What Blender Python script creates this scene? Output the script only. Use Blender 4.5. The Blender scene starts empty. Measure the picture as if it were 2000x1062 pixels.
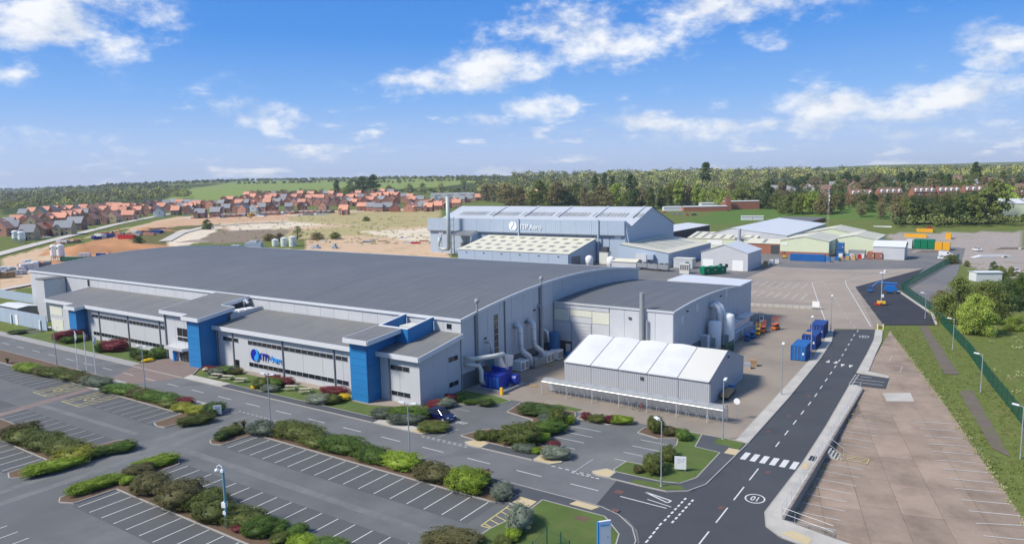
import bpy, bmesh, math, random
import numpy as np
from mathutils import Vector, Matrix
from math import radians as RAD, sin, cos, pi
random.seed(7)
SC = bpy.context.scene
COL = SC.collection

# ------------------------------------------------------------------ camera
FOC, PITCH, ROLL, YAW, CAMH = 1400.0, RAD(7.2), RAD(-1.12), RAD(33.9), 32.0
_f = Vector((-sin(YAW)*cos(PITCH), cos(YAW)*cos(PITCH), -sin(PITCH)))
_r0 = Vector((cos(YAW), sin(YAW), 0)); _u0 = _r0.cross(_f)
CR = _r0*cos(ROLL) + _u0*sin(ROLL); CU = -_r0*sin(ROLL) + _u0*cos(ROLL); CF = _f
cam_d = bpy.data.cameras.new('camera'); cam = bpy.data.objects.new('camera', cam_d); COL.objects.link(cam)
cam_d.sensor_width = 36; cam_d.lens = 36*FOC/2000; cam_d.clip_start = 1; cam_d.clip_end = 30000
m = Matrix.Identity(4)
for i in range(3):
    m[i][0] = CR[i]; m[i][1] = CU[i]; m[i][2] = -CF[i]
m[2][3] = CAMH
cam.matrix_world = m
SC.camera = cam

# ------------------------------------------------------------------ sun and sky
SUN_EL = RAD(44); SUN_DIR = Vector((-0.60*cos(SUN_EL), -0.80*cos(SUN_EL), sin(SUN_EL))).normalized()   # towards the sun
sd = bpy.data.lights.new('sun', 'SUN'); sd.energy = 2.75; sd.angle = RAD(11); sd.color = (1.0, 0.94, 0.84)
sun = bpy.data.objects.new('sun', sd); COL.objects.link(sun); sun.location = (0, 0, 200)
sun.rotation_euler = SUN_DIR.to_track_quat('Z', 'Y').to_euler()
world = bpy.data.worlds.new('World'); SC.world = world; world.use_nodes = True
SC.view_settings.view_transform = 'Standard'; SC.view_settings.look = 'None'
SC.view_settings.exposure = 0.92; SC.view_settings.gamma = 1.0; SC.view_settings.use_curve_mapping = False

def ray(px, py):
    return CR*((px-1000)/FOC) - CU*((py-531)/FOC) + CF

def build_world():
    nt = world.node_tree; N = nt.nodes; N.clear(); L = nt.links.new
    out = N.new('ShaderNodeOutputWorld'); bg = N.new('ShaderNodeBackground'); L(bg.outputs[0], out.inputs[0])
    sky = N.new('ShaderNodeTexSky'); sky.sky_type = 'NISHITA'; sky.sun_disc = False
    sky.sun_elevation = SUN_EL; sky.sun_rotation = math.atan2(SUN_DIR.x, SUN_DIR.y)
    sky.air_density = 1.0; sky.dust_density = 0.25; sky.ozone_density = 1.5; sky.altitude = 50
    bg.inputs[1].default_value = 0.115
    tc = N.new('ShaderNodeTexCoord')
    def VM(op, a=None, b=None):
        n = N.new('ShaderNodeVectorMath'); n.operation = op
        for k, v in ((0, a), (1, b)):
            if v is None: continue
            if isinstance(v, bpy.types.NodeSocket): L(v, n.inputs[k])
            else: n.inputs[k].default_value = v
        return n
    def MA(op, a=None, b=None, c=None, clamp=False):
        n = N.new('ShaderNodeMath'); n.operation = op; n.use_clamp = clamp
        for k, v in ((0, a), (1, b), (2, c)):
            if v is None: continue
            if isinstance(v, bpy.types.NodeSocket): L(v, n.inputs[k])
            else: n.inputs[k].default_value = v
        return n.outputs[0]
    d = VM('NORMALIZE', tc.outputs['Generated']).outputs[0]
    sep = N.new('ShaderNodeSeparateXYZ'); L(d, sep.inputs[0])
    zc = MA('MAXIMUM', sep.outputs[2], 0.0)
    den = MA('ADD', zc, 0.07)
    comb = N.new('ShaderNodeCombineXYZ')
    L(MA('DIVIDE', sep.outputs[0], den), comb.inputs[0]); L(MA('DIVIDE', sep.outputs[1], den), comb.inputs[1])
    uv = comb.outputs[0]
    def noise(vec, scale, detail, rough=.55):
        n = N.new('ShaderNodeTexNoise'); n.noise_dimensions = '3D'
        n.inputs['Scale'].default_value = scale; n.inputs['Detail'].default_value = detail; n.inputs['Roughness'].default_value = rough
        L(vec, n.inputs['Vector']); return n.outputs['Fac']
    # billows, seen along the view direction so that they keep their height
    stretch = VM('MULTIPLY', d, (1, 1, 1.9)).outputs[0]
    n_big = noise(stretch, 11.0, 8.0, .6)
    n_shift = noise(VM('ADD', stretch, (SUN_DIR.x*.02, SUN_DIR.y*.02, .035)).outputs[0], 11.0, 8.0, .6)
    n_fine = noise(stretch, 34.0, 6.0, .65)
    n_low = noise(VM('MULTIPLY', d, (1, 1, 5.0)).outputs[0], 13.0, 6.0, .6)
    n_field = noise(VM('ADD', uv, (3.1, 1.7, 0)).outputs[0], 1.15, 6.0, .6)
    # individual clouds: centre and half-size in degrees of sky, at their bearings
    blobs = [(70, 40, 250, 85, 1.0), (235, 85, 110, 36, .8), (30, 150, 75, 30, .75), (770, 158, 165, 36, .8), (985, 130, 150, 66, 1.0),
             (1140, 75, 230, 90, 1.0), (1370, 18, 280, 62, 1.0), (1497, 66, 70, 36, .7), (1975, 78, 85, 46, .9), (1965, 115, 75, 26, .8),
             (1890, 183, 190, 40, 1.0), (1640, 203, 185, 36, .95), (1270, 238, 140, 28, .85), (1040, 207, 100, 38, .9), (950, 240, 90, 26, .75),
             (510, 226, 130, 44, .85), (1480, 246, 300, 24, .8), (110, 272, 170, 30, .55), (1720, 226, 250, 20, .7), (280, 290, 120, 16, .5), (1030, 268, 90, 20, .6),
             (1805, 136, 36, 24, .55), (640, 292, 60, 12, .5), (1300, 268, 260, 16, .55), (1750, 262, 300, 18, .55)]
    tot = None
    for (bx, by, sx, sy, w) in blobs:
        c = ray(bx, by).normalized(); r = CR - c*CR.dot(c); r.normalize(); u = r.cross(c)*-1
        u = c.cross(r)*-1 if (c.cross(r)).z < 0 else c.cross(r)
        a = VM('DOT_PRODUCT', d, tuple(r*(FOC/sx))).outputs['Value']
        b = VM('DOT_PRODUCT', d, tuple(u*(FOC/sy))).outputs['Value']
        q = MA('ADD', MA('MULTIPLY', a, a), MA('MULTIPLY', b, b))
        front = MA('GREATER_THAN', VM('DOT_PRODUCT', d, tuple(c)).outputs['Value'], 0.0)
        v = MA('MULTIPLY', MA('MULTIPLY', MA('SUBTRACT', 1.0, MA('POWER', q, .75), clamp=True), w), front)
        tot = v if tot is None else MA('MAXIMUM', tot, v)
    # the rest of the sky keeps a thin field of the same fair-weather clouds
    field = MA('MULTIPLY', MA('SUBTRACT', n_field, MA('SUBTRACT', 0.61, MA('MULTIPLY', zc, .24)), clamp=True), 2.2)
    band = N.new('ShaderNodeMapRange'); L(zc, band.inputs[0]); band.inputs[1].default_value = .15; band.inputs[2].default_value = .02; band.inputs[3].default_value = 0; band.inputs[4].default_value = 1
    low = MA('MULTIPLY', MA('MULTIPLY', MA('SUBTRACT', n_low, .47, clamp=True), band.outputs[0]), 4.2)
    base = MA('MAXIMUM', MA('MAXIMUM', tot, field), low)
    dens = MA('ADD', base, MA('ADD', MA('MULTIPLY', MA('SUBTRACT', n_big, 0.5), 3.0), MA('MULTIPLY', MA('SUBTRACT', n_fine, 0.5), 1.3)))
    mask = MA('MULTIPLY', base, 5.0, clamp=True)
    cov = N.new('ShaderNodeMapRange'); cov.interpolation_type = 'SMOOTHSTEP'
    L(dens, cov.inputs[0]); cov.inputs[1].default_value = .16; cov.inputs[2].default_value = 1.22
    alpha = MA('MULTIPLY', MA('MULTIPLY', cov.outputs[0], mask), 0.93)
    lit = MA('ADD', MA('MULTIPLY', MA('SUBTRACT', n_big, n_shift), 3.2), .62, clamp=True)
    cc = N.new('ShaderNodeMix'); cc.data_type = 'RGBA'; L(lit, cc.inputs[0])
    cc.inputs[6].default_value = (3.1, 3.4, 3.9, 1); cc.inputs[7].default_value = (4.75, 4.8, 4.85, 1)
    ramp = N.new('ShaderNodeValToRGB'); L(zc, ramp.inputs[0]); e = ramp.color_ramp.elements     # clear spring sky: pale at the horizon, deep blue above
    e[0].position = 0.0; e[0].color = (.46, .58, .86, 1); e[1].position = 1.0; e[1].color = (.16, .27, .52, 1)
    for p_, c_ in ((.045, (.40, .56, .90, 1)), (.11, (.19, .43, .90, 1)), (.19, (.055, .285, .82, 1)), (.30, (.03, .21, .72, 1)), (.45, (.11, .27, .62, 1))):
        q_ = e.new(p_); q_.color = c_
    scl = N.new('ShaderNodeVectorMath'); scl.operation = 'SCALE'; L(ramp.outputs[0], scl.inputs[0]); scl.inputs['Scale'].default_value = .52/.115
    mul = N.new('ShaderNodeMix'); mul.data_type = 'RGBA'; mul.inputs[0].default_value = .92
    L(sky.outputs[0], mul.inputs[6]); L(scl.outputs[0], mul.inputs[7])
    mx = N.new('ShaderNodeMix'); mx.data_type = 'RGBA'; L(alpha, mx.inputs[0]); L(mul.outputs[2], mx.inputs[6]); L(cc.outputs[2], mx.inputs[7])
    L(mx.outputs[2], bg.inputs[0])
build_world()
world.cycles.sampling_method = 'MANUAL'; world.cycles.sample_map_resolution = 512

# ------------------------------------------------------------------ terrain heights and measuring
def lot_z(y):                       # the brown concrete lot lies lower than the road and climbs back to it
    t = min(1, max(0, (y-80)/42)); return -1.0*(1-t)**1.3 if y < 122 else 0.0
PROF_L = [(0, 0), (300, 0), (380, 2.2), (450, 3.6), (800, 4.5), (1100, 13), (1600, 24), (2500, 44), (4200, 62), (9000, 90)]
PROF_W = [(0, 0), (300, 0), (400, 2.5), (600, 4), (1000, 8), (1600, 15), (2500, 22), (4200, 34), (9000, 60)]
PROF_R = [(0, 0), (330, 0), (420, 4.5), (520, 11), (800, 19), (1300, 29), (2000, 42), (2500, 50), (4200, 84), (9000, 120)]
PROF_C = [(0, 0), (320, 0), (420, 1.5), (600, 4), (900, 10), (1300, 21), (1800, 36), (2500, 50), (4200, 66), (9000, 95)]
def interp(p, d):
    pa = p[0]
    for q in p:
        if d <= q[0]:
            return q[1] if q[0] == pa[0] else pa[1]+(q[1]-pa[1])*(d-pa[0])/(q[0]-pa[0])
        pa = q
    return pa[1]
T_COLS = None
FH = Vector((-sin(YAW), cos(YAW))); RH = Vector((cos(YAW), sin(YAW)))
def terrain(x, y):
    r = math.hypot(x, y)
    if r < 1: return 0.0
    dep = x*FH.x + y*FH.y; lat = x*RH.x + y*RH.y
    ang = math.atan2(lat, dep)                        # 0 = view axis, + right
    t = math.tan(max(-1.2, min(1.2, ang)))*FOC + 1000  # bearing as photo column
    d = max(dep, r*.55) if abs(ang) < 1.0 else r*.6
    global T_COLS
    cols = T_COLS = T_COLS or [(0, PROF_W), (330, PROF_L), (800, PROF_L), (1150, PROF_C), (1500, PROF_C), (1720, PROF_R), (2000, PROF_R)]
    if t <= 0: return interp(PROF_W, d)
    if t >= 2000: return interp(PROF_R, d)
    for (a, pa), (b, pb) in zip(cols, cols[1:]):
        if a <= t <= b:
            k = (t-a)/(b-a); k = k*k*(3-2*k)
            return interp(pa, d)*(1-k) + interp(pb, d)*k
    return 0.0
def G(px, py, z=0.0):               # photo pixel -> point on the level z (surveying the flat site)
    d = ray(px, py); t = (z-CAMH)/d.z
    return Vector((d.x*t, d.y*t, z))
def T(px, py):                      # photo pixel -> point on the terrain
    d = ray(px, py); prev = 60.0; s = 60.0
    while s < 9000:
        p = d*s
        if p.z+CAMH <= terrain(p.x, p.y):
            lo, hi = prev, s
            for _ in range(18):
                m_ = (lo+hi)/2; q = d*m_
                if q.z+CAMH <= terrain(q.x, q.y): hi = m_
                else: lo = m_
            q = d*hi; return Vector((q.x, q.y, terrain(q.x, q.y)))
        prev = s; s *= 1.045
    q = d*4000; return Vector((q.x, q.y, terrain(q.x, q.y)))
def zm(ox, oy, s):                  # reading coordinates off an enlarged crop
    return lambda x, y: (ox+x*s, oy+y*s)
r1 = zm(0, 500, .2505); r3 = zm(0, 700, .3408); r4 = zm(400, 700, .3408); r5 = zm(800, 700, .3408); r6 = zm(1200, 700, .3408)
r7 = zm(1500, 640, .3975); b1 = zm(1200, 520, .2825); b2 = zm(1600, 480, .226); b4 = zm(1280, 380, .18); b5 = zm(1500, 300, .25)
b6 = zm(0, 330, .2166); b7 = zm(350, 330, .25); a4 = zm(880, 540, .226)

# ------------------------------------------------------------------ materials
MATS = {}
def M(name, col, rough=.7, metal=0.0, var=.12, scale=.6, fine=0.0, fscale=20, bump=0.0, bscale=30, objvar=0.0, spec=.4, stain=None, sscale=.1, samt=.4, coat=0):
    if name in MATS: return MATS[name]
    mt = bpy.data.materials.new(name); mt.use_nodes = True; nt = mt.node_tree; N = nt.nodes; L = nt.links.new
    bs = N['Principled BSDF']; bs.inputs['Roughness'].default_value = rough; bs.inputs['Metallic'].default_value = metal
    bs.inputs['Specular IOR Level'].default_value = spec
    if coat: bs.inputs['Coat Weight'].default_value = coat
    geo = N.new('ShaderNodeNewGeometry'); pos = geo.outputs['Position']
    def noise(s, det=4, rg=.6):
        n = N.new('ShaderNodeTexNoise'); n.inputs['Scale'].default_value = s; n.inputs['Detail'].default_value = det; n.inputs['Roughness'].default_value = rg
        L(pos, n.inputs['Vector']); return n.outputs['Fac']
    val = N.new('ShaderNodeMath'); val.operation = 'MULTIPLY_ADD'; L(noise(scale, 5), val.inputs[0]); val.inputs[1].default_value = 2*var; val.inputs[2].default_value = 1-var
    cur = val.outputs[0]
    if fine:
        v2 = N.new('ShaderNodeMath'); v2.operation = 'MULTIPLY_ADD'; L(noise(fscale, 3), v2.inputs[0]); v2.inputs[1].default_value = 2*fine; v2.inputs[2].default_value = -fine
        ad = N.new('ShaderNodeMath'); ad.operation = 'ADD'; L(cur, ad.inputs[0]); L(v2.outputs[0], ad.inputs[1]); cur = ad.outputs[0]
    if objvar:
        oi = N.new('ShaderNodeObjectInfo')
        v2 = N.new('ShaderNodeMath'); v2.operation = 'MULTIPLY_ADD'; L(oi.outputs['Random'], v2.inputs[0]); v2.inputs[1].default_value = 2*objvar; v2.inputs[2].default_value = -objvar
        ad = N.new('ShaderNodeMath'); ad.operation = 'ADD'; L(cur, ad.inputs[0]); L(v2.outputs[0], ad.inputs[1]); cur = ad.outputs[0]
    base = N.new('ShaderNodeRGB'); base.outputs[0].default_value = (*col, 1); c_out = base.outputs[0]
    if stain:
        mr = N.new('ShaderNodeMapRange'); L(noise(sscale, 6, .65), mr.inputs[0]); mr.inputs[1].default_value = .45; mr.inputs[2].default_value = .68; mr.inputs[4].default_value = samt
        mx = N.new('ShaderNodeMix'); mx.data_type = 'RGBA'; L(mr.outputs[0], mx.inputs[0]); L(c_out, mx.inputs[6]); mx.inputs[7].default_value = (*stain, 1); c_out = mx.outputs[2]
    mul = N.new('ShaderNodeVectorMath'); mul.operation = 'SCALE'; L(c_out, mul.inputs[0]); L(cur, mul.inputs['Scale'])
    L(mul.outputs[0], bs.inputs['Base Color'])
    if bump:
        bp = N.new('ShaderNodeBump'); bp.inputs['Strength'].default_value = bump; bp.inputs['Distance'].default_value = .05
        L(noise(bscale, 4), bp.inputs['Height']); L(bp.outputs[0], bs.inputs['Normal'])
    MATS[name] = mt; return mt

def ribbed(name, col, axis, period, depth=.35, dark=.82, rough=.5, metal=.0, var=.06, stain=None, sscale=.05, samt=.3, sheets=0):
    """painted metal sheet with ribs running across the given axis"""
    mt = M(name, col, rough, metal, var=var, scale=.25, fine=.04, fscale=6, stain=stain, sscale=sscale, samt=samt)
    nt = mt.node_tree; N = nt.nodes; L = nt.links.new; bs = N['Principled BSDF']
    geo = N.new('ShaderNodeNewGeometry'); sp = N.new('ShaderNodeSeparateXYZ'); L(geo.outputs['Position'], sp.inputs[0])
    a = N.new('ShaderNodeMath'); a.operation = 'MULTIPLY'; L(sp.outputs[axis], a.inputs[0]); a.inputs[1].default_value = 2*pi/period
    s = N.new('ShaderNodeMath'); s.operation = 'SINE'; L(a.outputs[0], s.inputs[0])
    bp = N.new('ShaderNodeBump'); bp.inputs['Strength'].default_value = depth; bp.inputs['Distance'].default_value = .06
    L(s.outputs[0], bp.inputs['Height']); L(bp.outputs[0], bs.inputs['Normal'])
    if sheets:      # sheets weather a little differently from one another, and streak along their length
        old = bs.inputs['Base Color'].links[0].from_socket
        fl = N.new('ShaderNodeMath'); fl.operation = 'FLOOR'; dv = N.new('ShaderNodeMath'); dv.operation = 'DIVIDE'; L(sp.outputs[axis], dv.inputs[0]); dv.inputs[1].default_value = sheets; L(dv.outputs[0], fl.inputs[0])
        wn = N.new('ShaderNodeTexWhiteNoise'); wn.noise_dimensions = '1D'; L(fl.outputs[0], wn.inputs['W'])
        mp = N.new('ShaderNodeVectorMath'); mp.operation = 'MULTIPLY'; L(geo.outputs['Position'], mp.inputs[0]); mp.inputs[1].default_value = (1.4, .05, .05) if axis == 0 else (.05, 1.4, .05)
        ns = N.new('ShaderNodeTexNoise'); ns.inputs['Scale'].default_value = 1.0; ns.inputs['Detail'].default_value = 4; L(mp.outputs[0], ns.inputs['Vector'])
        m1 = N.new('ShaderNodeMath'); m1.operation = 'MULTIPLY_ADD'; L(wn.outputs[0], m1.inputs[0]); m1.inputs[1].default_value = .10; m1.inputs[2].default_value = .84
        m2 = N.new('ShaderNodeMath'); m2.operation = 'MULTIPLY_ADD'; L(ns.outputs['Fac'], m2.inputs[0]); m2.inputs[1].default_value = .22; L(m1.outputs[0], m2.inputs[2])
        sc2 = N.new('ShaderNodeVectorMath'); sc2.operation = 'SCALE'; L(old, sc2.inputs[0]); L(m2.outputs[0], sc2.inputs['Scale']); L(sc2.outputs[0], bs.inputs['Base Color'])
    return mt

def leafmat(name, col, col2, trans=.25):
    mt = bpy.data.materials.new(name); mt.use_nodes = True; nt = mt.node_tree; N = nt.nodes; L = nt.links.new
    bs = N['Principled BSDF']; bs.inputs['Roughness'].default_value = .6; bs.inputs['Specular IOR Level'].default_value = .25
    geo = N.new('ShaderNodeNewGeometry'); oi = N.new('ShaderNodeObjectInfo')
    n = N.new('ShaderNodeTexNoise'); n.inputs['Scale'].default_value = 1.1; n.inputs['Detail'].default_value = 4; L(geo.outputs['Position'], n.inputs['Vector'])
    mr = N.new('ShaderNodeMapRange'); L(n.outputs['Fac'], mr.inputs[0]); mr.inputs[1].default_value = .3; mr.inputs[2].default_value = .7
    mx = N.new('ShaderNodeMix'); mx.data_type = 'RGBA'; L(mr.outputs[0], mx.inputs[0]); mx.inputs[6].default_value = (*col, 1); mx.inputs[7].default_value = (*col2, 1)
    r = N.new('ShaderNodeMath'); r.operation = 'MULTIPLY_ADD'; L(geo.outputs['Random Per Island'], r.inputs[0]); r.inputs[1].default_value = .7; r.inputs[2].default_value = .5
    r2 = N.new('ShaderNodeMath'); r2.operation = 'MULTIPLY_ADD'; L(oi.outputs['Random'], r2.inputs[0]); r2.inputs[1].default_value = .4; L(r.outputs[0], r2.inputs[2])
    sc = N.new('ShaderNodeVectorMath'); sc.operation = 'SCALE'; L(mx.outputs[2], sc.inputs[0]); L(r2.outputs[0], sc.inputs['Scale'])
    L(sc.outputs[0], bs.inputs['Base Color'])
    tr = N.new('ShaderNodeBsdfTranslucent'); L(sc.outputs[0], tr.inputs[0])
    ms = N.new('ShaderNodeMixShader'); ms.inputs[0].default_value = trans; L(bs.outputs[0], ms.inputs[1]); L(tr.outputs[0], ms.inputs[2])
    L(ms.outputs[0], N['Material Output'].inputs['Surface'])
    MATS[name] = mt; return mt

# ------------------------------------------------------------------ mesh building
class MB:
    def __init__(s): s.v = []; s.f = []
    def quad(s, *p):
        n = len(s.v); s.v += [tuple(q) for q in p]; s.f.append(tuple(range(n, n+len(p)))); return s
    def box(s, x0, x1, y0, y1, z0, z1):
        x0, x1 = min(x0, x1), max(x0, x1); y0, y1 = min(y0, y1), max(y0, y1); z0, z1 = min(z0, z1), max(z0, z1)
        n = len(s.v); s.v += [(x, y, z) for z in (z0, z1) for (x, y) in ((x0, y0), (x1, y0), (x1, y1), (x0, y1))]
        s.f += [(n+3, n+2, n+1, n), (n+4, n+5, n+6, n+7), (n, n+1, n+5, n+4), (n+1, n+2, n+6, n+5), (n+2, n+3, n+7, n+6), (n+3, n, n+4, n+7)]; return s
    def obox(s, c, size, rz=0.0, rx=0.0, ry=0.0):
        R = Matrix.Rotation(rz, 3, 'Z') @ Matrix.Rotation(ry, 3, 'Y') @ Matrix.Rotation(rx, 3, 'X'); n = len(s.v)
        for z in (-.5, .5):
            for (x, y) in ((-.5, -.5), (.5, -.5), (.5, .5), (-.5, .5)):
                p = R @ Vector((x*size[0], y*size[1], z*size[2])); s.v.append((p.x+c[0], p.y+c[1], p.z+c[2]))
        s.f += [(n+3, n+2, n+1, n), (n+4, n+5, n+6, n+7), (n, n+1, n+5, n+4), (n+1, n+2, n+6, n+5), (n+2, n+3, n+7, n+6), (n+3, n, n+4, n+7)]; return s
    def tube(s, pts, r, n=8, cap=True):
        pts = [Vector(p) for p in pts]; rs = r if isinstance(r, (list, tuple)) else [r]*len(pts)
        b = len(s.v); k = len(pts)
        for i, p in enumerate(pts):
            t = (pts[min(i+1, k-1)]-pts[max(i-1, 0)]).normalized()
            a = t.cross(Vector((0, 0, 1)));
            if a.length < .05: a = t.cross(Vector((1, 0, 0)))
            a.normalize(); c = t.cross(a)
            for j in range(n):
                q = p + (a*cos(2*pi*j/n) + c*sin(2*pi*j/n))*rs[i]; s.v.append(tuple(q))
        for i in range(k-1):
            for j in range(n):
                s.f.append((b+i*n+j, b+(i+1)*n+j, b+(i+1)*n+(j+1) % n, b+i*n+(j+1) % n))
        if cap:
            s.f.append(tuple(b+j for j in range(n))); s.f.append(tuple(b+(k-1)*n+j for j in reversed(range(n))))
        return s
    def prism(s, poly, z0, z1):
        n = len(s.v); k = len(poly)
        a = sum(poly[i][0]*poly[(i+1) % k][1]-poly[(i+1) % k][0]*poly[i][1] for i in range(k))
        if a < 0: poly = list(reversed(poly))
        s.v += [(p[0], p[1], z0) for p in poly] + [(p[0], p[1], z1) for p in poly]
        s.f.append(tuple(range(n+k, n+2*k))); s.f.append(tuple(reversed(range(n, n+k))))
        for i in range(k): s.f.append((n+i, n+(i+1) % k, n+k+(i+1) % k, n+k+i))
        return s
    def extr(s, prof, axis, a0, a1):
        """profile given in the two other axes, extruded along axis 0 (yz) or 1 (xz)"""
        n = len(s.v); k = len(prof)
        for a in (a0, a1):
            for (p, q) in prof: s.v.append((a, p, q) if axis == 0 else (p, a, q))
        s.f.append(tuple(reversed(range(n, n+k)))); s.f.append(tuple(range(n+k, n+2*k)))
        for i in range(k): s.f.append((n+i, n+(i+1) % k, n+k+(i+1) % k, n+k+i))
        return s
    def lathe(s, prof, c=(0, 0, 0), n=14):
        b = len(s.v)
        for (r, z) in prof:
            for j in range(n): s.v.append((c[0]+r*cos(2*pi*j/n), c[1]+r*sin(2*pi*j/n), c[2]+z))
        for i in range(len(prof)-1):
            for j in range(n): s.f.append((b+i*n+j, b+i*n+(j+1) % n, b+(i+1)*n+(j+1) % n, b+(i+1)*n+j))
        s.f.append(tuple(b+j for j in reversed(range(n)))); s.f.append(tuple(b+(len(prof)-1)*n+j for j in range(n)))
        return s
    def mesh(s, name, off=(0, 0, 0), fix=False):
        me = bpy.data.meshes.new(name)
        me.from_pydata([(v[0]-off[0], v[1]-off[1], v[2]-off[2]) for v in s.v], [], s.f)
        if fix:
            bm = bmesh.new(); bm.from_mesh(me); bmesh.ops.recalc_face_normals(bm, faces=bm.faces); bm.to_mesh(me); bm.free()
        me.update(); return me
    def build(s, name, mat, parent=None, fix=True, smooth=False):
        off = parent['_o'] if parent is not None and '_o' in parent else (0, 0, 0)
        me = s.mesh(name, off, fix)
        return link(name, me, mat, parent, smooth)
def link(name, me, mat, parent=None, smooth=False, loc=None, rot=None, scale=None, objmat=False):
    o = bpy.data.objects.new(name, me); COL.objects.link(o)
    mt = MATS[mat] if isinstance(mat, str) else mat
    if mt is not None:
        if objmat:
            if not me.materials: me.materials.append(mt)
            o.material_slots[0].link = 'OBJECT'; o.material_slots[0].material = mt
        elif not me.materials: me.materials.append(mt)
    if smooth:
        for p in me.polygons: p.use_smooth = True
    if parent is not None:
        o.parent = parent
        if '_o' in parent: o['_o'] = list(parent['_o'])
    if loc is not None: o.location = loc
    if rot is not None: o.rotation_euler = rot
    if scale is not None: o.scale = scale
    return o
def tag(o, label=None, cat=None, group=None, kind=None):
    if label: o['label'] = label
    if cat: o['category'] = cat
    if group: o['group'] = group
    if kind: o['kind'] = kind
    return o
def thing(name, label, cat, loc=(0, 0, 0), rz=0.0, group=None, world_parts=False):
    """an Empty at the base of a thing. world_parts: its parts are written in site coordinates"""
    o = bpy.data.objects.new(name, None); COL.objects.link(o); o.location = loc; o.rotation_euler = (0, 0, rz); o.empty_display_size = .5
    if world_parts: o['_o'] = list(loc)
    return tag(o, label, cat, group)
def copy_tree(o, parent=None):
    c = o.copy(); COL.objects.link(c)
    if parent is not None: c.parent = parent
    for ch in list(o.children): copy_tree(ch, c)
    return c
def place_copy(o, loc, rz, label, group=None):
    c = copy_tree(o); c.location = loc; c.rotation_euler = (0, 0, rz); c['label'] = label
    if group: c['group'] = group
    return c
def text_mesh(txt, size, depth, offset=0.0, shear=0.0):
    cu = bpy.data.curves.new('txt', 'FONT'); cu.body = txt; cu.size = size; cu.extrude = depth; cu.offset = offset; cu.align_x = 'LEFT'; cu.resolution_u = 3
    ob = bpy.data.objects.new('txt', cu); COL.objects.link(ob)
    dg = bpy.context.evaluated_depsgraph_get(); me = bpy.data.meshes.new_from_object(ob.evaluated_get(dg))
    bpy.data.objects.remove(ob); bpy.data.curves.remove(cu); return me
def sheet(name, poly, z, mat, parent=None, kind='structure'):
    mb = MB(); p = list(poly)
    a = sum(p[i][0]*p[(i+1) % len(p)][1]-p[(i+1) % len(p)][0]*p[i][1] for i in range(len(p)))
    if a < 0: p.reverse()
    mb.quad(*[(q[0], q[1], z) for q in p]); o = mb.build(name, mat, parent, fix=False)
    if parent is None: tag(o, kind=kind)
    return o
# ------------------------------------------------------------------ material library
M('asphalt_old', (.118, .122, .124), .9, var=.28, scale=.12, fine=.10, fscale=9, stain=(.185, .185, .18), sscale=.05, samt=.85, bump=.15, bscale=40)
M('asphalt_bay', (.092, .095, .098), .9, var=.18, scale=.25, fine=.10, fscale=9, stain=(.105, .108, .11), sscale=.2, samt=.6)
M('asphalt_road', (.150, .152, .154), .88, var=.14, scale=.2, fine=.08, fscale=8, stain=(.10, .10, .105), sscale=.15, samt=.5)
M('asphalt_new', (.058, .062, .069), .85, var=.16, scale=.15, fine=.08, fscale=8, stain=(.072, .076, .084), sscale=.12, samt=.6)
M('asphalt_black', (.032, .034, .042), .85, var=.25, scale=.2, fine=.06, fscale=6, stain=(.05, .05, .056), sscale=.15, samt=.6)
M('asphalt_path', (.075, .080, .088), .9, var=.15, scale=.4, fine=.08, fscale=10)
M('yard', (.285, .238, .190), .9, var=.16, scale=.10, fine=.07, fscale=5, stain=(.19, .165, .14), sscale=.07, samt=.7)
M('plaza', (.33, .275, .225), .9, var=.14, scale=.10, fine=.06, fscale=5, stain=(.23, .20, .175), sscale=.06, samt=.7)
M('service', (.15, .148, .150), .9, var=.2, scale=.1, fine=.08, fscale=5, stain=(.24, .21, .18), sscale=.04, samt=.6)
M('concrete', (.47, .445, .40), .9, var=.12, scale=.5, fine=.08, fscale=8, stain=(.30, .28, .25), sscale=.3, samt=.5)
M('paving', (.33, .325, .315), .9, var=.12, scale=.8, fine=.07, fscale=8, objvar=.06)
M('kerbstone', (.36, .34, .31), .9, var=.15, scale=.5, fine=.05)
M('brown_slab', (.305, .232, .178), .92, var=.26, scale=.3, fine=.16, fscale=5, objvar=.12, stain=(.205, .150, .115), sscale=.22, samt=.85, bump=.2, bscale=8)
M('brown_joint', (.19, .145, .112), .95, var=.2)
M('brick_paving', (.205, .155, .138), .9, var=.2, scale=.8, fine=.14, fscale=14)
M('tactile', (.52, .42, .25), .9, var=.1)
M('soil', (.13, .085, .055), .95, var=.3, scale=.8, fine=.2, fscale=8)
M('lawn', (.082, .128, .026), .95, var=.28, scale=.35, fine=.22, fscale=7, stain=(.125, .14, .045), sscale=.5, samt=.6, bump=.6, bscale=14)
M('white_line', (.60, .60, .58), .7, var=.22, scale=1.2, fine=.16, fscale=12)
M('worn_line', (.42, .41, .39), .8, var=.3, scale=1.0, fine=.2, fscale=10)
M('yellow_line', (.55, .47, .19), .75, var=.25, scale=1.0, fine=.15, fscale=10)
M('red_patch', (.135, .075, .065), .9, var=.3, scale=2)

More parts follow.
